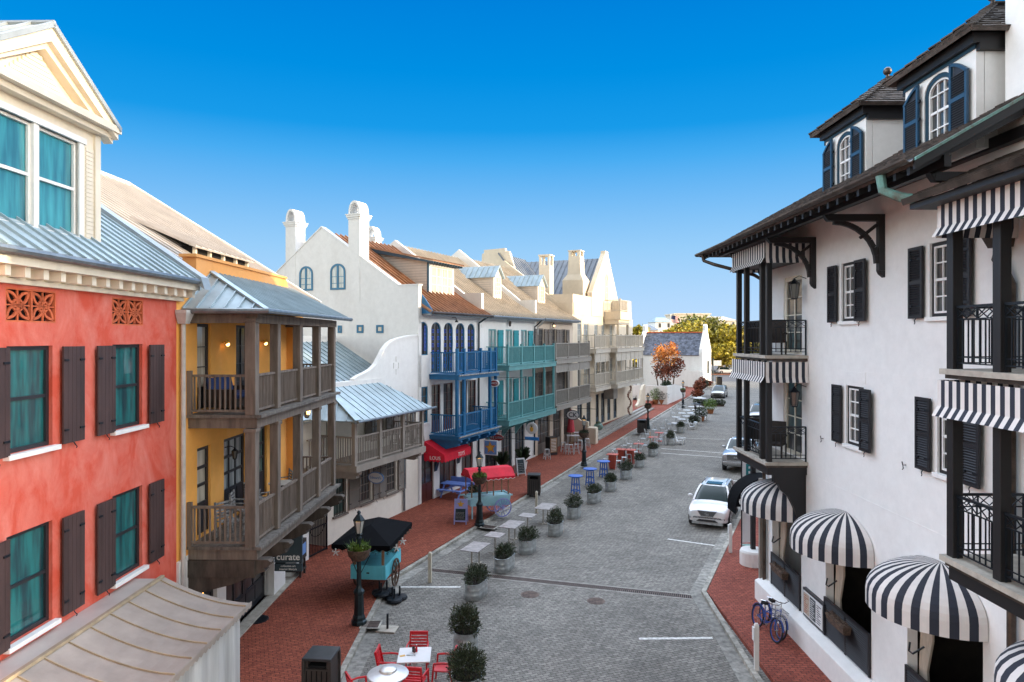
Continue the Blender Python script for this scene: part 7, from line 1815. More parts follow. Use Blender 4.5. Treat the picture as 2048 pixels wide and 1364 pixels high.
# ---- red chairs, white square table
def redchair(loc,rz2,lab):
    t=thing('red_armchair',lab,'chair',loc,rz2,'red plastic armchairs around the white square table'); m='red_plastic'
    b=MB(); b.box(-.24,.24,-.23,.22,.42,.46); b.build('seat',m,t,bevel=.015)
    b=MB()
    for k in range(5): z=.52+k*.075; yy=.23+.03*k/2; b.hexa([(-.23,yy,z),(.23,yy,z),(.23,yy+.02,z),(-.23,yy+.02,z)],[(-.23,yy+.012,z+.045),(.23,yy+.012,z+.045),(.23,yy+.032,z+.045),(-.23,yy+.032,z+.045)])
    b.box(-.23,.23,.285,.325,.86,.92)
    for s in (-1,1): b.bar((s*.24,.21,.44),(s*.23,.31,.92),.035,.05)
    b.build('backrest',m,t)
    for s in (-1,1):
        b=MB(); b.tube([(s*.25,.26,.66),(s*.28,.0,.67),(s*.28,-.2,.65)],.024,6); b.build('armrest',m,t)
        b=MB(); b.bar((s*.28,-.2,.66),(s*.27,-.26,0),.04); b.build('leg',m,t); b=MB(); b.bar((s*.22,.2,.44),(s*.25,.32,0),.04); b.build('leg',m,t)
    return t
tx,ty=G(829,1309,.75)
t=thing('square_table','white square cafe table with condiments, among the red chairs','table',(tx,ty,0),R(4)); b=MB(); b.box(-.42,.42,-.42,.42,.72,.75); b.build('tabletop','white_plastic',t,bevel=.006); b=MB(); b.box(-.04,.04,-.04,.04,.03,.72); b.bar((-.3,-.3,.015),(.3,.3,.015),.06,.03); b.bar((.3,-.3,.018),(-.3,.3,.018),.06,.03); b.build('pedestal','metal_white',t)
rc=redchair((tx-.02,ty+.72,0),R(0),'red armchair on the far side of the white square table')
dup(rc,(tx-.66,ty-.02,0),R(88),'red armchair left of the white square table behind the heater disc'); dup(rc,(tx+.76,ty-.05,0),R(-95),'red armchair right of the white square table, by the planter'); dup(rc,(tx+.12,ty-.72,0),R(172),'red armchair on the near side of the white square table'); dup(rc,(tx-1.1,ty-1.3,0),R(120),'red armchair half hidden at the bottom edge under the heater')
def bottle(dx,dy,m,cap,lab,h=.17):
    t=thing('sauce_bottle',lab,'bottle',(tx+dx,ty+dy,.75),0,'bottles on the white square table'); b=MB(); b.lathe([(.025,0),(.028,.01),(.028,h*.6),(.014,h*.8),(.014,h)],10); b.build('bottle_body',m,t); b=MB(); b.lathe([(.016,h),(.014,h+.02)],8); b.build('cap',cap,t)
bottle(-.02,.12,'wood_red','red_plastic','dark red bottle in the middle of the white square table'); bottle(.03,.16,'red_plastic','white_plastic','bright red bottle behind the dark one on the white square table'); bottle(-.06,.17,'dark_metal','red_plastic','slim dark bottle beside the red ones on the white square table',.15)
t=thing('paper_note','small yellow card lying at the left of the white square table','card',(tx-.3,ty-.08,.752),R(25)); b=MB(); b.box(-.07,.07,-.04,.04,0,.006); b.build('card','gold',t); t=thing('cutlery_tray','pale blue-grey tray beside the sauce bottles','tray',(tx-.08,ty-.05,.752),R(-4)); b=MB(); b.box(-.12,.12,-.03,.03,0,.02); b.build('tray','galv',t)
# ---- stanchions on plates
x,y,_=at(775,1260); t=thing('sign_base','short dark post on a square concrete plate by the kerb','post base',(x,y,0),R(-8)); b=MB(); b.box(-.3,.3,-.24,.24,0,.05); b.build('plate','stone_pale',t,bevel=.01); b=MB(); b.tube([(0,0,.05),(0,0,.5)],.035,8); b.build('post','iron',t)
for px,py,lab,sd in ((764,1190,'stack of black umbrella bases on the pavement beside the turquoise cart',.12),(790,1202,'stack of black umbrella bases on the road side of the kerb',0)):
    t=thing('umbrella_bases',lab,'umbrella base',(*G(px,py,sd),sd)); 
    for k,(dx,dy) in enumerate(((-.12,.15),(.13,.2),(0,-.12))): q=MB(); q.lathe([(.26,0),(.27,.04),(.24,.09),(.05,.11),(.035,.13),(.03,.42),(.01,.43)],14,(dx,dy,k*.02)); q.build('weighted_base','iron',t)
# ---- carts
def cartwheel(par,x,y,r,m,w=.05,n=12,name='wheel'):
    b=MB(); k=24
    for i in range(k):
        a=2*PI*i/k;c=2*PI*(i+1)/k; b.bar((x,y+r*math.cos(a),r+r*math.sin(a)),(x,y+r*math.cos(c),r+r*math.sin(c)),w,.045,up=(1,0,0))
    o=b.build(name,m,par)
    q=MB(); 
    for i in range(n): a=2*PI*i/n; q.bar((x,y,r),(x,y+r*.97*math.cos(a),r+r*.97*math.sin(a)),.02,.03,up=(1,0,0))
    q.build('spokes',m,o); q=MB(); q.tube([(x-.05,y,r),(x+.05,y,r)],.06,10); q.build('hub',m,o)
ca=thing('market_cart','turquoise market cart with black hipped canopy and garland, behind the nearest lamp post','cart',(*G(736,1189,.12),.12),R(-6))
b=MB(); z0,z1=.52,1.0
b.box(-.62,.62,0.0,.05,z0,z1); b.box(-.62,.62,1.95,2.0,z0,z1); b.box(-.62,-.57,.05,1.95,z0,z1); b.box(.57,.62,.05,1.95,z0,z1); b.box(-.57,.57,.05,1.95,z0,z0+.05); b.box(-.57,.57,.05,1.95,z1-.16,z1-.12); b.build('box','turq',ca)
b=MB(); b.box(-.52,.52,-.012,-.001,z0+.06,z1-.05) ; b.build('front_panel','turq',ca)
b=MB(); b.box(-.05,.05,-.02,-.012,.72,.77); b.build('lock','dark_metal',ca)
for x in (-.70,.70): cartwheel(ca,x,1.0,.46,'wood_brown')
b=MB(); b.box(-.75,.75,.95,1.05,.42,.5); b.build('axle','wood_brown',ca)
for x in (-.5,.5):
    for y in (.1,1.85): q=MB(); q.box(x-.04,x+.04,y-.04,y+.04,z1-.2,1.86); q.build('canopy_post','wood_tan',ca)
b=MB(); e=1.02; E=[(-e-.1,-.5,1.85),(e-.1,-.5,1.85),(e-.1,2.5,1.85),(-e-.1,2.5,1.85)]; A1=(-.1,.6,2.26);A2=(-.1,1.6,2.26)
b.quad(E[0],E[1],A1); b.quad(E[1],E[2],A2,A1); b.quad(E[2],E[3],A2); b.quad(E[3],E[0],A1,A2)
for i in range(4):
    p,q=Vector(E[i]),Vector(E[(i+1)%4]); n=8
    for k in range(n):
        u=p.lerp(q,k/n);v=p.lerp(q,(k+1)/n); m_=(u+v)/2; b.add([u,v,v-Vector((0,0,.14)),m_-Vector((0,0,.2)),u-Vector((0,0,.14))],[(0,1,2,3,4)])
b.build('canopy','black_canvas',ca,flip=False)
g=MB(); rn=random.Random(8)
for i in range(4):
    p,q=Vector(E[i]),Vector(E[(i+1)%4])
    for k in range(150):
        c=p.lerp(q,rn.random())-Vector((0,0,.2+rn.uniform(-.05,.06)))+Vector((rn.gauss(0,.03),rn.gauss(0,.03),0)); d=Vector((rn.gauss(0,1),rn.gauss(0,1),rn.gauss(0,1))).normalized()*.07; s=d.cross(Vector((0,0,1))).normalized()*.012
        g.add([c-s,c+s,c+d],[(0,1,2)])
g.build('garland_fringe','leaf',ca,flip=False)
for (x,y) in ((-.95,-.55),(.98,.1),(.98,.9)): 
    q=MB()
    for k in range(5): a=PI/2+k*2*PI/5; q.bar((x,y,1.6),(x+.13*math.cos(a),y,1.6+.13*math.sin(a)),.035,.02,up=(0,1,0))
    q.build('starfish','letter_white',ca)
cb=thing('market_cart','pale blue vending cart with lavender wheels and scalloped red canopy','cart',(*G(975,1030,.12),.12),R(-66))
b=MB(); z0,z1=.5,.98; b.hexa([(-.42,-1.05,z0+.12),(.42,-1.05,z0+.12),(.42,1.0,z0),(-.42,1.0,z0)],[(-.5,-1.1,z1),(.5,-1.1,z1),(.5,1.05,z1),(-.5,1.05,z1)]); b.build('box','pale_blue',cb)
b=MB()
for x in (-.5,.46): b.box(x,x+.04,-1.3,1.15,z1,z1+.07)
b.box(-.46,.46,-1.14,-1.1,z1,z1+.07); b.box(-.46,.46,1.06,1.1,z1,z1+.07); b.build('rim','pale_blue',cb)
for x in (-.56,.56): cartwheel(cb,x,.6,.44,'lavender',.05,14)
b=MB(); b.box(-.6,.6,.56,.64,.4,.47); b.build('axle','pale_blue',cb)
for x in (-.4,.4): q=MB(); q.box(x-.03,x+.03,-1.0,-.94,0,z0+.2); q.build('leg','pale_blue',cb)
for x in (-.42,.42):
    for y in (-1.0,.15,.95): q=MB(); q.box(x-.025,x+.025,y-.025,y+.025,z1,2.1); q.build('canopy_post','wood_tan',cb)
b=MB()
pr=[(-.72,2.02),(-.3,2.38),(.3,2.38),(.72,2.02)]
for i in range(3): b.quad((pr[i][0],-1.15,pr[i][1]),(pr[i+1][0],-1.15,pr[i+1][1]),(pr[i+1][0],1.2,pr[i+1][1]),(pr[i][0],1.2,pr[i][1]))
b.add([(p[0],-1.15,p[1]) for p in pr],[(0,1,2,3)]); b.add([(p[0],1.2,p[1]) for p in pr],[(0,1,2,3)])
for x in (-.72,.72):
    n=9
    for k in range(n): y0_=-1.15+2.35*k/n;y1_=-1.15+2.35*(k+1)/n; b.add([(x,y0_,2.02),(x,y1_,2.02),(x,y1_,1.93),(x,(y0_+y1_)/2,1.87),(x,y0_,1.93)],[(0,1,2,3,4)])
b.build('canopy','red_canvas',cb,flip=False)
b=MB(); 
for x in (-.725,.725): 
    for k in range(9): y0_=-1.15+2.35*k/9;y1_=-1.15+2.35*(k+1)/9; b.bar((x,y0_,1.93),(x,(y0_+y1_)/2,1.87),.012,.02); b.bar((x,(y0_+y1_)/2,1.87),(x,y1_,1.93),.012,.02)
b.build('canopy_trim','letter_white',cb)
# ---- A-boards
def aboard(px,py,lab,w,h,m,face,rz2,starry=False):
    t=thing('sandwich_board',lab,'sign',(*G(px,py,.12),.12),rz2); b=MB(); tl=.16
    for s in (-1,1):
        b.hexa([(-w/2,s*.28-.015,.0),(-w/2+.05,s*.28-.015,.0),(-w/2+.05,s*.28+.015,.0),(-w/2,s*.28+.015,.0)],[(-w/2,s*.02-.015,h),(-w/2+.05,s*.02-.015,h),(-w/2+.05,s*.02+.015,h),(-w/2,s*.02+.015,h)])
        b.hexa([(w/2-.05,s*.28-.015,.0),(w/2,s*.28-.015,.0),(w/2,s*.28+.015,.0),(w/2-.05,s*.28+.015,.0)],[(w/2-.05,s*.02-.015,h),(w/2,s*.02-.015,h),(w/2,s*.02+.015,h),(w/2-.05,s*.02+.015,h)])
        yb=lambda z:s*(.28-.26*z/h)
        b.hexa([(-w/2+.05,yb(.12)-.01,.12),(w/2-.05,yb(.12)-.01,.12),(w/2-.05,yb(.12)+.01,.12),(-w/2+.05,yb(.12)+.01,.12)],[(-w/2+.05,yb(h)-.01,h),(w/2-.05,yb(h)-.01,h),(w/2-.05,yb(h)+.01,h),(-w/2+.05,yb(h)+.01,h)])
    b.build('board_frame',m,t)
    yb=lambda z:-(.28-.26*z/h)-.013
    za,zb=(.2,h*.62) if starry else (.16,h*.92)
    f=MB(); f.hexa([(-w/2+.07,yb(za)-.008,za),(w/2-.07,yb(za)-.008,za),(w/2-.07,yb(za),za),(-w/2+.07,yb(za),za)],[(-w/2+.07,yb(zb)-.008,zb),(w/2-.07,yb(zb)-.008,zb),(w/2-.07,yb(zb),zb),(-w/2+.07,yb(zb),zb)]); cbd=f.build('chalkboard','chalk',t)
    rn=random.Random(px); q=MB()
    for k in range(6):
        z=za+.06+(zb-za-.1)*k/7; x=-w/2+.1
        while x<w/2-.14:
            l=rn.uniform(.02,.06); q.bar((x,yb(z)-.012,z),(x+l,yb(z)-.012,z+rn.uniform(-.005,.008)),.006,.007); x+=l+.015
    q.build('chalk_writing','letter_white',cbd)
    if starry:
        q=MB(); zc=h*.8; pts=[]
        for i in range(10): a=PI/2+PI*i/5; r=.19 if i%2==0 else .08; pts.append((r*math.cos(a),zc+r*math.sin(a)))
        q.prism(pts,yb(zc)-.02,yb(zc)-.008,'y'); q.build('star_emblem','gold',t)
aboard(922,1046,'lavender sandwich board with a gold star above chalk writing',.62,1.15,'lavender','chalk',R(-4),True)
aboard(1040,950,'pale sandwich board with dark chalk panel near the grass pots',.6,1.1,'metal_white','chalk',R(25))
# ---- picnic table
pt=thing('picnic_table','periwinkle picnic table with attached benches against the shop window','picnic table',(*G(911,992,.12),.12),R(-25)); m='periwinkle'
b=MB()
for i in range(5): b.box(-.75,.75,-.37+i*.15,-.24+i*.15,.7,.74)
b.build('tabletop',m,pt)
for s in (-1,1):
    b=MB(); b.box(-.75,.75,s*.68-.13,s*.68+.13,.42,.46); b.build('bench',m,pt)
for x in (-.55,.55):
    b=MB(); b.bar((x,-.25,.7),(x,-.7,0),.05,.09); b.bar((x,.25,.7),(x,.7,0),.05,.09); b.box(x-.025,x+.025,-.8,.8,.33,.42); b.box(x-.025,x+.025,-.36,.36,.62,.7); b.build('leg_frame',m,pt)
b=MB(); b.box(-.75,.75,.78,.84,.46,.9); b.build('high_back',m,pt)
# flower box and pots by the toy shop
for px,py,lab in ((948,1000,'small dark green plant in a white pot beside the shop door'),(893,1004+8,'small') ):
    if lab!='small': pot(px,py,lab,.16,.25,.3,.35,'leaf','white_paint',.12,260,11)
# ---- outside the grey-brown house
for i,(px,py,lab) in enumerate(((1127,884,'white stool at the left of the near white bar table'),(1134,888,'white stool at the near corner of the white bar table'),(1142,889,'white stool in front of the white bar table'),(1153,888,'white stool right of the white bar table'),(1160,880,'white stool between the two white bar tables'),(1167,882,'white stool on the right of the far white bar table'),(1174,877,'white stool at the right end by the wing wall'),(1094,898,'single white stool beside the black menu stand'))): put_stool(px,py,lab,.12)
for px,py,lab in ((1146,871,'near white metal bar table under the dark oval sign'),(1160,865,'far white metal bar table beside the wing wall')):
    x,y=G(px,py,1.12); t=thing('bar_table',lab,'table',(x,y,.12),0,'white metal bar tables under the oval sign'); b=MB(); b.box(-.5,.5,-.35,.35,.98,1.02); b.build('tabletop','metal_white',t)
    for sx_ in (-1,1):
        for sy in (-1,1): q=MB(); q.bar((sx_*.42,sy*.28,0),(sx_*.4,sy*.26,.98),.045); q.build('leg','metal_white',t)
x,y=G(1103,909,.12); t=thing('menu_stand','black menu stand with warm menu panel beside the shop door','menu stand',(x,y,.12),R(-60)); b=MB(); b.box(-.3,.3,-.35,.35,0,1.35); b.build('cabinet','win_black',t); b=MB(); b.box(.301,.315,-.3,.3,.2,1.3); pn_=b.build('menu_panel','wood_tan',t); b=MB()
for k in range(9): b.box(.315,.319,-.24,.22,.3+k*.11,.33+k*.11)
b.build('menu_text','letter_white',pn_)
x,y=G(1100,906,.12); t=thing('pet_bowl','white bowl on the pavement in front of the menu stand','bowl',(x-.3,y-1.0,.12)); b=MB(); b.lathe([(.12,0),(.2,.1),(.18,.1),(.1,.03)],12); b.build('bowl','white_plastic',t)
x,y=G(1139,895,.12); t=thing('closed_umbrella','closed dusty red umbrella standing among the white stools','umbrella',(x+.3,y+2.2,.12)); b=MB(); b.tube([(0,0,0),(0,0,2.9)],.03,8); b.lathe([(.25,0),(.25,.08),(.05,.1)],12); b.build('pole','wood_tan',t); b=MB(); b.lathe([(.36,.95),(.34,1.0),(.25,1.8),(.12,2.6),(.03,2.85)],10); b.build('folded_canopy','pink_red',t)
# garlanded column and door by the cream house
x,y=FH.w(sH(1250),-.5); t=thing('garland','dark flower garland twined up the column of the cream house','garland',(x,y,.56)); c=MB(); rn=random.Random(2)
for k in range(420): a=rn.uniform(0,12); z=rn.uniform(0,3.4); c2=Vector((.16*math.cos(z*4+a*.1),.16*math.sin(z*4+a*.1),z)); leafcards(c,c2,(.09,.09,.09),2,.05,k)
c.build('foliage','leaf_rust',t,flip=False)
# ---- things on and beside the yellow house
sg=thing('hanging_sign','slate blue hanging sign with white lettering below the yellow house gallery','sign',(*FY.w(4.95,-1.15),0),FY.a); b=MB(); b.T=Matrix(((0,1,0,0),(-1,0,0,0),(0,0,1,0),(0,0,0,1))); b.box(-.45,.45,-.03,.03,1.68,2.72); b.build('sign_board','sign_slate',sg); b=MB(); b.T=Matrix(((0,1,0,0),(-1,0,0,0),(0,0,1,0),(0,0,0,1))); b.box(-.45,.45,-.03,.03,1.4,1.64); b.build('lower_board','sign_slate',sg); b=MB(); b.T=Matrix(((0,1,0,0),(-1,0,0,0),(0,0,1,0),(0,0,0,1))); b.box(-.42,-.1,-.036,.036,1.64,1.68); b.bar((.3,0,2.72),(.3,0,3.1),.015); b.bar((-.3,0,2.72),(-.3,0,3.1),.015); b.build('sign_bracket','iron',sg)
text('curate',.3,'letter_white',sg,(-.042,0,1.86),SR,bold=.004); text('collection art',.09,'letter_white',sg,(-.042,0,1.57),SR); text('interior lifestyle',.09,'letter_white',sg,(-.042,0,1.47),SR)
cbx=thing('display_cabinet','small dark wooden display stand with a blue card by the gate','display stand',(*G(592,1150,.12),.12),FY.a-R(90)+R(0)); b=MB()
for sx_ in (-1,1):
    for sy in (-1,1): q=MB(); q.bar((sx_*.24,sy*.24,0),(sx_*.24,sy*.24,.62),.07); q.build('leg','wicker',cbx)
b.box(-.3,.3,-.3,.3,.62,1.32); b.build('case','wicker',cbx); b=MB(); b.box(.301,.312,-.2,.2,.8,1.2); b.build('card_panel','sign_blue',cbx); b=MB(); b.box(-.3,.3,-.3,.3,.2,.25); b.build('shelf','wicker',cbx)
ov=thing('oval_sign','white oval sign with blue rim hanging on the cream cottage','sign',(*FC.w(FC.s_(752,-.75)[0],-.75),0),FC.a); b=MB(); b.T=Matrix(((0,1,0,0),(-1,0,0,0),(0,0,1,0),(0,0,0,1)))
b.prism([(.42*math.cos(2*PI*i/28),2.6+.27*math.sin(2*PI*i/28)) for i in range(28)],-.025,.025,'y'); b.build('sign_board','sign_blue',ov); b=MB(); b.T=Matrix(((0,1,0,0),(-1,0,0,0),(0,0,1,0),(0,0,0,1))); b.prism([(.38*math.cos(2*PI*i/28),2.6+.23*math.sin(2*PI*i/28)) for i in range(28)],-.032,.032,'y'); b.build('sign_face','sign_white',ov); b=MB(); b.T=Matrix(((0,1,0,0),(-1,0,0,0),(0,0,1,0),(0,0,0,1))); b.bar((.25,0,2.8),(.25,0,3.5),.015); b.bar((-.25,0,2.8),(-.25,0,3.5),.015); b.build('hanger','iron',ov); text("Edward's",.17,'sign_blue',ov,(-.036,0,2.6),SR)
# gallery furniture
def slatchair(fr,s,d,z,rz2,lab):
    x,y=fr.w(s,d); t=thing('slatted_chair',lab,'chair',(x,y,z),rz2,'grey slatted chairs on the yellow house gallery'); m='deck_edge'
    b=MB(); 
    for i in range(5): b.box(-.24,.24,-.24+i*.1,-.16+i*.1,.42,.45)
    b.build('seat',m,t); b=MB()
    for i in range(5): z0_=.5+i*.09; b.box(-.24,.24,.24+i*.015,.26+i*.015,z0_,z0_+.06)
    b.build('backrest',m,t)
    for sx_ in (-1,1):
        b=MB(); b.bar((sx_*.27,-.26,.64),(sx_*.27,.3,.66),.05,.03); b.build('armrest',m,t)
        b=MB(); b.bar((sx_*.26,-.22,0),(sx_*.26,-.22,.64),.04); b.build('leg',m,t); b=MB(); b.bar((sx_*.26,.24,0),(sx_*.26,.3,.95),.04); b.build('leg',m,t)
    return t
scx=slatchair(FY,1.45,-.75,3.54,R(60),'grey slatted chair at the near end of the lower gallery')
for s,d,a,lab in ((2.75,-.55,R(100),'grey slatted chair second along the lower gallery'),(5.9,-.6,R(-60),'grey slatted chair beyond the round table on the lower gallery'),(4.0,-.5,R(140),'grey slatted chair against the wall by the round table')):
    x,y=FY.w(s,d); dup(scx,(x,y,3.54),a,lab)
x,y=FY.w(4.9,-.95); t=thing('round_table','small pale round table on the lower gallery of the yellow house','table',(x,y,3.54)); b=MB(); b.lathe([(.42,.72),(.42,.75)],24); b.build('tabletop','stone_pale',t); b=MB(); b.tube([(0,0,0),(0,0,.72)],.035,8); b.lathe([(.22,0),(.2,.03),(.04,.05)],12); b.build('pedestal','dark_metal',t)
x,y=FY.w(1.9,-.62); t=thing('garden_sofa','dark sofa with navy cushions on the upper gallery','sofa',(x,y,6.98),FY.a-PI/2+R(0)); b=MB(); b.box(-.4,.4,-.75,.75,.12,.34); b.build('sofa_frame','wicker',t); 
for yy in (-.37,.37): b=MB(); b.box(-.32,.38,yy-.34,yy+.34,.34,.5); b.build('cushion','cushion_blue',t,bevel=.05)
b=MB(); b.hexa([(-.4,-.72,.5),(-.25,-.72,.5),(-.25,.72,.5),(-.4,.72,.5)],[(-.45,-.7,.92),(-.33,-.7,.92),(-.33,.7,.92),(-.45,.7,.92)]); b.build('back_cushion','cushion_blue',t,bevel=.05)
for yy in (-.78,.78): b=MB(); b.box(-.4,.4,yy-.05,yy+.05,.3,.62); b.build('armrest','wicker',t)
# fairy-light garland over the canopy corner
x,y=FY.w(.9,-.7); t=thing('light_garland','green garland with tiny orange lights beneath the end of the lower gallery','garland',(x,y,1.85),FY.a+R(90)); c=MB(); q=MB(); rn=random.Random(4)
for k in range(70):
    u=k/69; p=(-.55+1.1*u,0,-.25*math.sin(PI*u)+.35*u); leafcards(c,p,(.07,.07,.07),5,.05,k)
    if k%3==0: q.sphere((p[0]+rn.uniform(-.05,.05),p[1]+rn.uniform(-.05,.05),p[2]+rn.uniform(-.05,.05)),.016,6,4)
c.build('foliage','leaf',t,flip=False); q.build('fairy_lights','fairy_glow',t)
# stools behind the cottage rail
for i,(s,lab) in enumerate(((4.0,'dark counter stool behind the cottage gallery rail, left'),(5.2,'dark counter stool behind the cottage gallery rail, middle'),(6.3,'dark counter stool behind the cottage gallery rail, right'))):
    x,y=FC.w(s,-.9); stool((x,y,3.72),['dark counter stool nearest the left end of the cottage gallery','dark counter stool in the middle of the cottage gallery','dark counter stool nearest the right end of the cottage gallery'][i],.72,'dark_metal','dark counter stools on the cottage gallery')
# far posts
x,y=G(1426,769); t=thing('street_sign_post','tall dark post at the far street corner beside the white cottage','post',(x,y,0)); b=MB(); b.tube([(0,0,0),(0,0,5.0)],.1,8); b.build('pole','iron_green',t); b=MB(); b.box(.1,1.6,-.03,.03,3.6,4.6); b.build('sign_panel','sign_white',t)
# ============ VEHICLES ============
def rrect(hw,y0,y1,z,r=.25,n=5,crown=0):
    pts=[]; r=min(r,hw*.95,(y1-y0)/2*.95)
    for cx_,cy_,a0 in ((hw-r,y1-r,0),(-hw+r,y1-r,PI/2),(-hw+r,y0+r,PI),(hw-r,y0+r,1.5*PI)):
        for i in range(n+1): a=a0+PI/2*i/n; pts.append((cx_+r*math.cos(a),cy_+r*math.sin(a),z))
    return pts
def carwheel(par,x,y,r,w,rim='brushed'):
    s=1 if x>0 else -1; xo=x; xi=x-s*w
    b=MB(); b.T=Matrix(((0,0,1,0),(0,1,0,y),(1,0,0,r),(0,0,0,1)))
    b.lathe([(r*.62,xi),(r*.96,xi),(r,xi+s*.03),(r,xo-s*.03),(r*.95,xo),(r*.66,xo+s*.005)],28); o=b.build('wheel','tire',par,smooth=True)
    b=MB(); b.T=Matrix(((0,0,1,0),(0,1,0,y),(1,0,0,r),(0,0,0,1))); b.lathe([(r*.68,xo-s*.02),(r*.68,xo+s*.004),(r*.6,xo+s*.004),(r*.58,xo-s*.04),(.001,xo-s*.04)],24)
    for k in range(10): a=2*PI*k/10; b.bar((.05*math.cos(a),.05*math.sin(a),xo-s*.01),(r*.62*math.cos(a),r*.62*math.sin(a),xo-s*.005),.05,.03,up=(0,0,1))
    b.lathe([(.06,xo-s*.03),(.06,xo+s*.0),(.01,xo+s*.002)],10); b.build('rim',rim,o)
def vehicle(name,lab,cat,loc,rz2,paint,st,gh,wr=.37,wy=(-1.42,1.42),tw=.94,grille='spindle',rails=True,group=None):
    """y- is the front.  st: (y,hw_low,hw_mid,zbot,zshoulder); gh: rings (z,y0,y1,hw,r)"""
    t=thing(name,lab,cat,loc,rz2,group); b=MB(); rings=[]
    for y,h1,h2,zb,zs in st:
        zm=zb+(zs-zb)*.5
        half=[(0,zb),(h1*.8,zb),(h1,zb+.08),(h1*1.0,zb+.22),(h2,zm),(h2*.995,zs-.18),(h2*.965,zs-.07),(h2*.86,zs-.01),(h2*.5,zs+.03),(0,zs+.045)]
        ring=[(x,y,z) for x,z in half]+[(-x,y,z) for x,z in half[-2:0:-1]]; rings.append(ring)
    loft(b,rings); b.build('body',paint,t,smooth=True,ang=32)
    # wheel arches and wheels
    hw=max(s[2] for s in st)
    for y in wy:
        for s in (-1,1):
            q=MB(); q.T=Matrix(((0,0,1,0),(0,1,0,y),(1,0,0,wr),(0,0,0,1))); q.lathe([(wr*1.17,s*(hw-.2)),(wr*1.17,s*(hw+.004)),(wr*1.02,s*(hw+.004)),(wr*1.02,s*(hw-.2))],24); q.build('wheel_arch','car_trim',t)
            carwheel(t,s*(hw+.01),y,wr,.24)
    # cabin
    G_=[rrect(h,y0,y1,z,r) for z,y0,y1,h,r in gh]; q=MB(); loft(q,G_[:-2]+[G_[-2]],cap=False); cab=q.build('side_glass','car_glass',t,smooth=True,ang=40)
    q=MB(); loft(q,[G_[-2],G_[-1]]); q.build('roof',paint,t,smooth=True,ang=40)
    # pillars
    def ringpt(k,sx_,front):
        z,y0,y1,h,r=gh[k]; return (sx_*(h-.03),(y0+r*.35) if front else (y1-r*.35),z)
    for sx_ in (-1,1):
        for fr_ in (True,False):
            q=MB()
            for k in range(len(gh)-2): q.bar(Vector(ringpt(k,sx_,fr_)),Vector(ringpt(k+1,sx_,fr_)),.09,.07)
            q.build('pillar',paint,t)
        for u in (.45,.78):
            q=MB()
            for k in range(len(gh)-2):
                z,y0,y1,h,r=gh[k]; z2,a0,a1,h2,r2=gh[k+1]; q.bar((sx_*h,y0+(y1-y0)*u,z),(sx_*h2,a0+(a1-a0)*u,z2),.07,.03,up=(1,0,0))
            q.build('pillar','car_trim',t)
        # mirror
        z,y0,y1,h,r=gh[0]; q=MB(); q.sphere((sx_*(h+.2),y0+.45,z+.12),.11,10,6,1.2,.8,.85); q.bar((sx_*(h+.0),y0+.5,z+.03),(sx_*(h+.12),y0+.47,z+.08),.05,.04); q.build('mirror',paint,t,smooth=True)
        q=MB(); 
        for yy in (y0+(y1-y0)*.36,y0+(y1-y0)*.7): q.box(sx_*(hw+.0),sx_*(hw+.025),yy-.09,yy+.09,z-.2,z-.17)
        q.build('door_handle','chrome',t)
        if rails:
            z,y0,y1,h,r=gh[-2]; q=MB(); q.tube([(sx_*(h-.1),y0+.35,z+.03),(sx_*(h-.1),y0+.5,z+.09),(sx_*(h-.1),y1-.4,z+.09),(sx_*(h-.1),y1-.25,z+.03)],.018,6); q.build('roof_rail','chrome',t)
    # headlights & bumper
    f=st[0][0]; y1_=st[1][0]; hh=st[1][4]
    for sx_ in (-1,1):
        q=MB(); q.hexa([(sx_*.42,f-.005,hh-.24),(sx_*.82,f+.22,hh-.2),(sx_*.82,f+.4,hh-.2),(sx_*.42,f+.2,hh-.24)],[(sx_*.46,f+.03,hh-.13),(sx_*.87,f+.3,hh-.02),(sx_*.84,f+.55,hh-.02),(sx_*.46,f+.2,hh-.13)]); q.build('headlight','headlight',t,bevel=.01)
        q=MB(); q.hexa([(sx_*.58,f+.02,.42),(sx_*.78,f+.1,.44),(sx_*.78,f+.2,.44),(sx_*.58,f+.2,.42)],[(sx_*.58,f+.02,.5),(sx_*.8,f+.12,.52),(sx_*.8,f+.2,.52),(sx_*.58,f+.2,.5)]); q.build('fog_lamp','car_trim',t)
    return t
suv_st=[(-2.36,.60,.66,.34,.66),(-2.30,.74,.80,.26,.80),(-2.1,.85,.90,.22,.90),(-1.8,.90,.93,.22,.97),(-1.2,.92,.945,.22,1.03),(-.8,.92,.945,.22,1.06),(0,.92,.945,.22,1.08),(1.2,.92,.945,.22,1.11),(1.9,.90,.93,.26,1.12),(2.2,.84,.88,.32,1.08),(2.34,.76,.80,.42,.98)]
suv_gh=[(1.02,-1.12,2.18,.86,.3),(1.3,-.76,2.04,.79,.3),(1.56,-.36,1.86,.68,.3),(1.62,-.24,1.8,.62,.3),(1.68,-.0,1.6,.45,.3)]
D2A=-math.atan2(.455,1)
def rotp(c,s,a): return (c[0]*math.cos(a)-c[1]*math.sin(a)+s[0],c[0]*math.sin(a)+c[1]*math.cos(a)+s[1])
def place(px,py,front,a): x,y=G(px,py); return (x+math.sin(-a)*front,y+math.cos(a)*front,0)
su=vehicle('suv','white crossover car parked by the right kerb facing the camera','car',place(1414,1058,2.36,D2A),D2A,'car_white',suv_st,suv_gh)
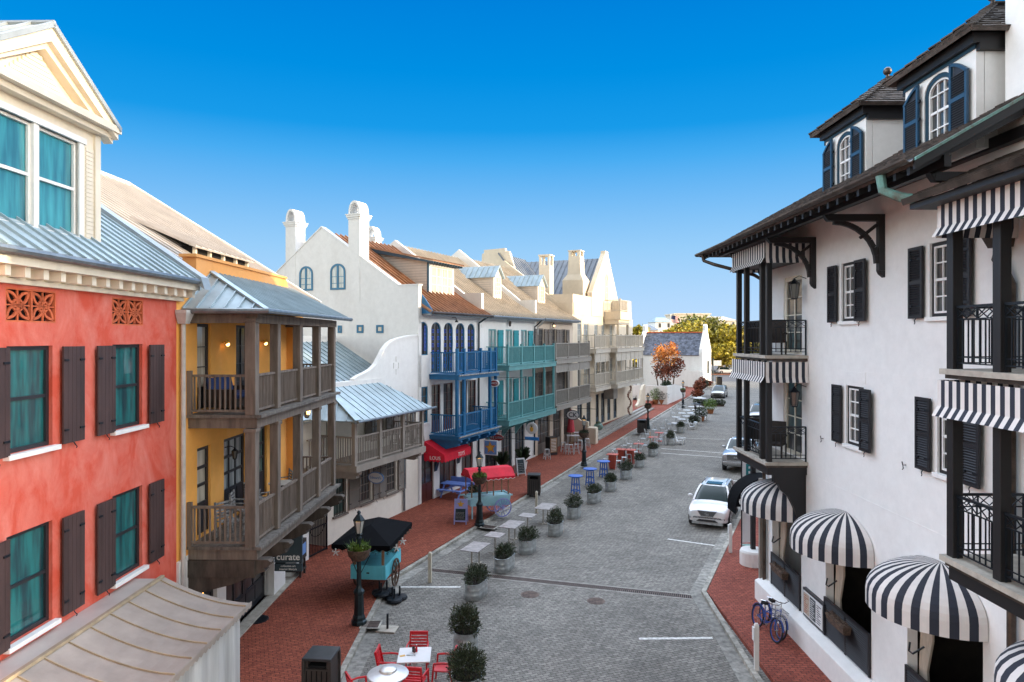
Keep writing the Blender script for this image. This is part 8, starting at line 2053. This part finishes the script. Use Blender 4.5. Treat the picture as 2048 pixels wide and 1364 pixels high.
# spindle grille, emblem, sunroof, lower lip
b=MB(); pts=[(-.44,.84),(.44,.84),(.27,.60),(-.27,.60)]; b.prism(pts,-2.41,-2.28,'y'); b.prism([(-.36,.44),(.36,.44),(.5,.34),(-.5,.34)],-2.395,-2.3,'y'); gr=b.build('grille','car_trim',su); b=MB()
for i in range(4): z=.63+i*.05; b.box(-.26-.05*i,.26+.05*i,-2.418,-2.41,z,z+.01)
for a,c in ((0,1),(1,2),(2,3),(3,0)): b.bar((pts[a][0],-2.405,pts[a][1]),(pts[c][0],-2.405,pts[c][1]),.02,.025,up=(0,1,0))
b.build('grille_bars','chrome',gr); b=MB()
for i in range(16): a=2*PI*i/16;c=2*PI*(i+1)/16; b.bar((.09*math.cos(a),-2.43,.73+.065*math.sin(a)),(.09*math.cos(c),-2.43,.73+.065*math.sin(c)),.014,.014)
b.bar((-.02,-2.43,.785),(-.035,-2.43,.70),.014,.014); b.bar((-.035,-2.43,.70),(.05,-2.43,.70),.014,.014); b.build('emblem','chrome',gr)
b=MB(); b.box(-.38,.38,-.12,.5,1.676,1.69); b.build('sunroof','car_glass',su); b=MB(); b.box(-.7,.7,-2.33,-2.2,.2,.28); b.build('lower_lip','galv',su)
van_st=[(-2.5,.62,.68,.32,.62),(-2.4,.78,.84,.24,.8),(-2.1,.9,.94,.22,.92),(-1.6,.95,.98,.22,1.02),(-.9,.96,.99,.22,1.1),(0,.96,.99,.22,1.1),(1.5,.96,.99,.22,1.12),(2.2,.92,.96,.26,1.12),(2.5,.84,.88,.36,1.05)]
van_gh=[(1.04,-1.55,2.4,.9,.3),(1.35,-1.05,2.32,.84,.3),(1.62,-.55,2.2,.76,.3),(1.7,-.4,2.14,.7,.3),(1.76,-.1,1.95,.5,.3)]
mv=vehicle('minivan','grey minivan coming down the far end of the street','car',place(1434,797,2.5,D2A),D2A,'car_grey',van_st,van_gh,group=None)
b=MB(); b.box(-.5,.5,-2.54,-2.45,.58,.7); b.box(-.55,.55,-2.52,-2.44,.3,.45); b.build('grille','car_trim',mv)
dk=dup(mv,place(1516,846,2.4,D2A),D2A,'dark car glimpsed between the posts of the far lower balcony',scale=1.0)
for c in dk.children:
    pass
x,y,_=AT(1452,743,170); dup(su,(x,y,0),R(90),'white car parked across the far cross street below the golden trees')
x,y,_=AT(1440,745,214); dup(mv,(x-9,y,0),R(90),'grey vehicle passing on the farther lane beyond the corner')
# ---- pickup
pst=[(-2.92,.80,.86,.55,.95),(-2.86,.90,.95,.42,1.18),(-2.6,.96,1.0,.40,1.26),(-1.4,.99,1.02,.40,1.33),(-1.0,.99,1.02,.40,1.32),(.9,.99,1.02,.40,1.30),(1.1,.99,1.02,.42,1.32),(2.7,.99,1.01,.42,1.34),(2.9,.95,.97,.5,1.3)]
pgh=[(1.28,-1.35,1.0,.9,.25),(1.55,-.85,.96,.84,.25),(1.82,-.45,.9,.76,.25),(1.88,-.3,.84,.7,.25),(1.95,-.1,.7,.5,.25)]
x,y,_=place(1474,946,2.92,D2A)
pk=vehicle('pickup_truck','silver pickup truck parked behind the white car, half hidden by the balcony','truck',(x,y,0),D2A,'car_silver',pst,pgh,wr=.41,wy=(-1.95,1.85),rails=False)
b=MB(); b.box(-.62,.62,-2.97,-2.86,.82,1.16); g_=b.build('grille','car_trim',pk); b=MB(); b.box(-.66,.66,-2.99,-2.93,1.15,1.2); b.box(-.66,.66,-2.99,-2.93,.78,.83); b.box(-.66,-.61,-2.99,-2.93,.83,1.15); b.box(.61,.66,-2.99,-2.93,.83,1.15)
for i in range(4): b.box(-.6,.6,-2.98,-2.97,.86+i*.07,.885+i*.07)
b.build('grille_bars','chrome',g_); text('RAM',.2,'chrome',g_,(0,-2.985,1.0),(R(90),0,0),bold=.006)
b=MB(); b.box(-.92,.92,-3.02,-2.86,.56,.74); b.build('bumper','chrome',pk,bevel=.03)
# ---- bicycles
def bike(loc,rz2,lab,lean,bk=True):
    t=thing('bicycle',lab,'bicycle',loc,rz2,'blue cruiser bicycles leaning on the right wall'); t.rotation_euler=(0,lean,rz2)
    wr=.33
    for y in (-.55,.55):
        q=MB(); n=26
        pts=[(0,y+wr*math.cos(2*PI*i/n),wr+wr*math.sin(2*PI*i/n)) for i in range(n+1)]; q.tube(pts,.026,6,cap=False); w=q.build('wheel','tire',t)
        q=MB(); pts=[(0,y+(wr-.035)*math.cos(2*PI*i/n),wr+(wr-.035)*math.sin(2*PI*i/n)) for i in range(n+1)]; q.tube(pts,.014,5,cap=False); q.build('rim','bike_blue',w)
        q=MB()
        for i in range(14): a=2*PI*i/14; q.bar((0,y,wr),(0,y+.29*math.cos(a),wr+.29*math.sin(a)),.004)
        q.tube([(-.04,y,wr),(.04,y,wr)],.025,6); q.build('spokes','chrome',w)
    q=MB(); bb=(0,.08,.3); st_=(0,.22,.72); hd=(0,-.36,.74); hd2=(0,-.38,.62)
    q.tube([hd2,(0,-.15,.42),bb],.02,6); q.tube([hd,(0,-.1,.68),(0,.19,.6)],.018,6); q.tube([bb,st_],.018,6); q.tube([(0,.2,.62),(0,.55,wr)],.014,6); q.tube([bb,(0,.55,wr)],.014,6); q.tube([(0,-.35,.82),hd2,(0,-.43,.5)],.022,6); q.tube([(0,-.43,.5),(.05,-.5,.42),(.05,-.55,wr)],.012,5); q.tube([(0,-.43,.5),(-.05,-.5,.42),(-.05,-.55,wr)],.012,5); q.build('frame','bike_blue',t)
    q=MB(); q.tube([(0,-.33,.8),(0,-.31,.98)],.014,6); q.tube([(-.32,-.02,1.0),(-.26,-.2,1.03),(-.1,-.3,.98),(.1,-.3,.98),(.26,-.2,1.03),(.32,-.02,1.0)],.013,6); q.build('handlebar','chrome',t)
    q=MB(); q.sphere((0,.28,.83),.13,10,6,.8,1.1,.4); q.tube([(0,.22,.7),(0,.26,.8)],.014,6); q.build('saddle','void',t,smooth=True)
    q=MB(); q.lathe([(.09,-.01),(.09,.01)],14); 
    q2=MB(); q2.T=Matrix(((0,0,1,.03),(0,1,0,.08),(1,0,0,.3),(0,0,0,1))); q2.lathe([(.09,-.008),(.09,.008)],14); q2.tube([(0,0,.01),(-.16,0,.03)],.01,5); q2.tube([(0,0,-.06),(.16,0,-.08)],.01,5); q2.build('crank','chrome',t)
    for y,s in ((-.55,1),(.55,1)):
        q=MB(); pts=[(0,y+(wr+.04)*math.cos(a),wr+(wr+.04)*math.sin(a)) for a in [PI*.12+PI*.8*i/10 for i in range(11)]]
        for i in range(10): q.bar(pts[i],pts[i+1],.05,.008,up=(0,0,1))
        q.build('mudguard','bike_blue',t)
    if bk:
        q=MB(); z0_,z1_=.72,.92
        for z,r in ((z0_,.11),(z1_,.15)):
            p=[(-r*1.2,-.75,z),(r*1.2,-.75,z),(r*1.2,-.44,z),(-r*1.2,-.44,z)]
            for i in range(4): q.bar(p[i],p[(i+1)%4],.012)
        for i in range(7):
            u=i/6
            for (a,c,d,e) in (((-.13,-.75),(.13,-.75),(-.18,-.75),(.18,-.75)),((-.13,-.44),(.13,-.44),(-.18,-.44),(.18,-.44))): q.bar((a[0]+(c[0]-a[0])*u,a[1],z0_),(d[0]+(e[0]-d[0])*u,d[1],z1_),.006)
            for sx_ in (-1,1): q.bar((sx_*.13,-.75+.31*u,z0_),(sx_*.18,-.75+.31*u,z1_),.006)
            q.bar((-.13+.26*u,-.75,z0_),(-.13+.26*u,-.44,z0_),.006)
        for z in (.79,.86): 
            r=.13+.05*(z-z0_)/.2
            p=[(-r,-.75,z),(r,-.75,z),(r,-.44,z),(-r,-.44,z)]
            for i in range(4): q.bar(p[i],p[(i+1)%4],.006)
        q.build('wire_basket','chrome',t)
    return t
x,y=G(1548,1290,.12)
bike((x+.02,y+.75,.12),R(8),'blue bicycle with a wire basket, in front, leaning on the white wall',R(10)); bike((x+.26,y+.95,.12),R(4),'blue bicycle behind, between the basket bicycle and the wall',R(12),False)
# ---------- camera, sun, sky
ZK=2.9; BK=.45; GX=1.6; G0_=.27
cam=bpy.data.cameras.new('camera'); co=bpy.data.objects.new('camera',cam); COL.objects.link(co); sc.camera=co
cam.lens=24; cam.sensor_width=36; cam.sensor_fit='HORIZONTAL'; cam.shift_y=-7/2048; co.location=(0,0,H); co.rotation_euler=(R(90),0,0); cam.clip_end=4000; cam.clip_start=.1
SUNEL=12.0; sd=Vector((math.cos(R(SUNEL))*.957,math.cos(R(SUNEL))*-.29,math.sin(R(SUNEL)))).normalized()
sun=bpy.data.lights.new('sun','SUN'); sun.energy=4.8; sun.angle=R(.5); sun.color=(1,.76,.46)
so=bpy.data.objects.new('sun',sun); COL.objects.link(so); so.rotation_euler=sd.to_track_quat('Z','Y').to_euler()
w=bpy.data.worlds.new('World'); sc.world=w; w.use_nodes=True; nt=w.node_tree; nt.nodes.clear(); N=nt.nodes; L=nt.links
out=N.new('ShaderNodeOutputWorld'); bg=N.new('ShaderNodeBackground'); L.new(bg.outputs[0],out.inputs[0])
sky=N.new('ShaderNodeTexSky'); sky.sky_type='NISHITA'; sky.sun_disc=False; sky.sun_elevation=R(SUNEL); sky.sun_rotation=math.atan2(sd.x,sd.y); sky.air_density=1.0; sky.dust_density=.6; sky.ozone_density=2.0
tc=N.new('ShaderNodeTexCoord'); sp=N.new('ShaderNodeSeparateXYZ'); L.new(tc.outputs['Generated'],sp.inputs[0])
rp=N.new('ShaderNodeValToRGB'); L.new(sp.outputs[2],rp.inputs[0])
el=rp.color_ramp.elements
def lin(r,g,b): return tuple(.85*((c/255+.055)/1.055)**2.4 if c>10 else c/255/12.92 for c in (r,g,b))+(1,)
stops=[(0,lin(194,224,254)),(.05,lin(181,218,254)),(.127,lin(152,206,250)),(.197,lin(114,187,246)),(.25,lin(72,172,242)),(.29,lin(24,155,234)),(.36,lin(0,143,227)),(.44,lin(0,130,220)),(.5,lin(0,118,212))]
el[0].position=0; el[0].color=stops[0][1]; el[1].position=stops[1][0]; el[1].color=stops[1][1]
for p,c in stops[2:]: e=el.new(p); e.color=c
# the parts of the sky outside the picture: zenith, sides and rear boosted, with flat grey added, to lift shaded walls
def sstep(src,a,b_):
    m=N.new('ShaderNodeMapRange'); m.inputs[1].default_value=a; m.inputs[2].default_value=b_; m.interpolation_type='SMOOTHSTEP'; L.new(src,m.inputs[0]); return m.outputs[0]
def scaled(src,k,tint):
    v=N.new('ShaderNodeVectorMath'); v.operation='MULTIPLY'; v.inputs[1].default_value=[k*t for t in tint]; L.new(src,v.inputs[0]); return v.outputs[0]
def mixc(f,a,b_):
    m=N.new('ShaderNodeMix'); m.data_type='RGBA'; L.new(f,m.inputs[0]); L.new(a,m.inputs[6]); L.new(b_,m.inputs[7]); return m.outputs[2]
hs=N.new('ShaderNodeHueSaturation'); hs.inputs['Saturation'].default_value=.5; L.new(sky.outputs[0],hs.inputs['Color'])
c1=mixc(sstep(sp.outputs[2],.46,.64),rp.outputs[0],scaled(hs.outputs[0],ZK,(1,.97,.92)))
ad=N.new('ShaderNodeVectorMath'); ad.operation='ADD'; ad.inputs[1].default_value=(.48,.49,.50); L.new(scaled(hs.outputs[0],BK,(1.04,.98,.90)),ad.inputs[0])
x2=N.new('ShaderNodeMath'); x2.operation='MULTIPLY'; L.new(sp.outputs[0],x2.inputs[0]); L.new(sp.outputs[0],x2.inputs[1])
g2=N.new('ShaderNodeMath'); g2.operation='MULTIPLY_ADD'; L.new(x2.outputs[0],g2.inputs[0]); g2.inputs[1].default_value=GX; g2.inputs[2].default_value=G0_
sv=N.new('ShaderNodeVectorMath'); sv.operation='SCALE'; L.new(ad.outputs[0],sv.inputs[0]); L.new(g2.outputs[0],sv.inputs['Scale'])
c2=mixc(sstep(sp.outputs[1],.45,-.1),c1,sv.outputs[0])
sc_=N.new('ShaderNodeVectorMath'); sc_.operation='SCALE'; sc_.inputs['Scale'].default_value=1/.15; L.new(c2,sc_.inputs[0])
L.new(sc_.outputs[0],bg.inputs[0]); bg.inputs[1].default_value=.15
vs=sc.view_settings; vs.view_transform='Standard'; vs.look='None'; vs.gamma=1; vs.exposure=.24; vs.use_curve_mapping=False
sc.cycles.max_bounces=5; sc.cycles.diffuse_bounces=4; sc.cycles.glossy_bounces=2; sc.cycles.transmission_bounces=2; sc.cycles.caustics_reflective=False; sc.cycles.caustics_refractive=False
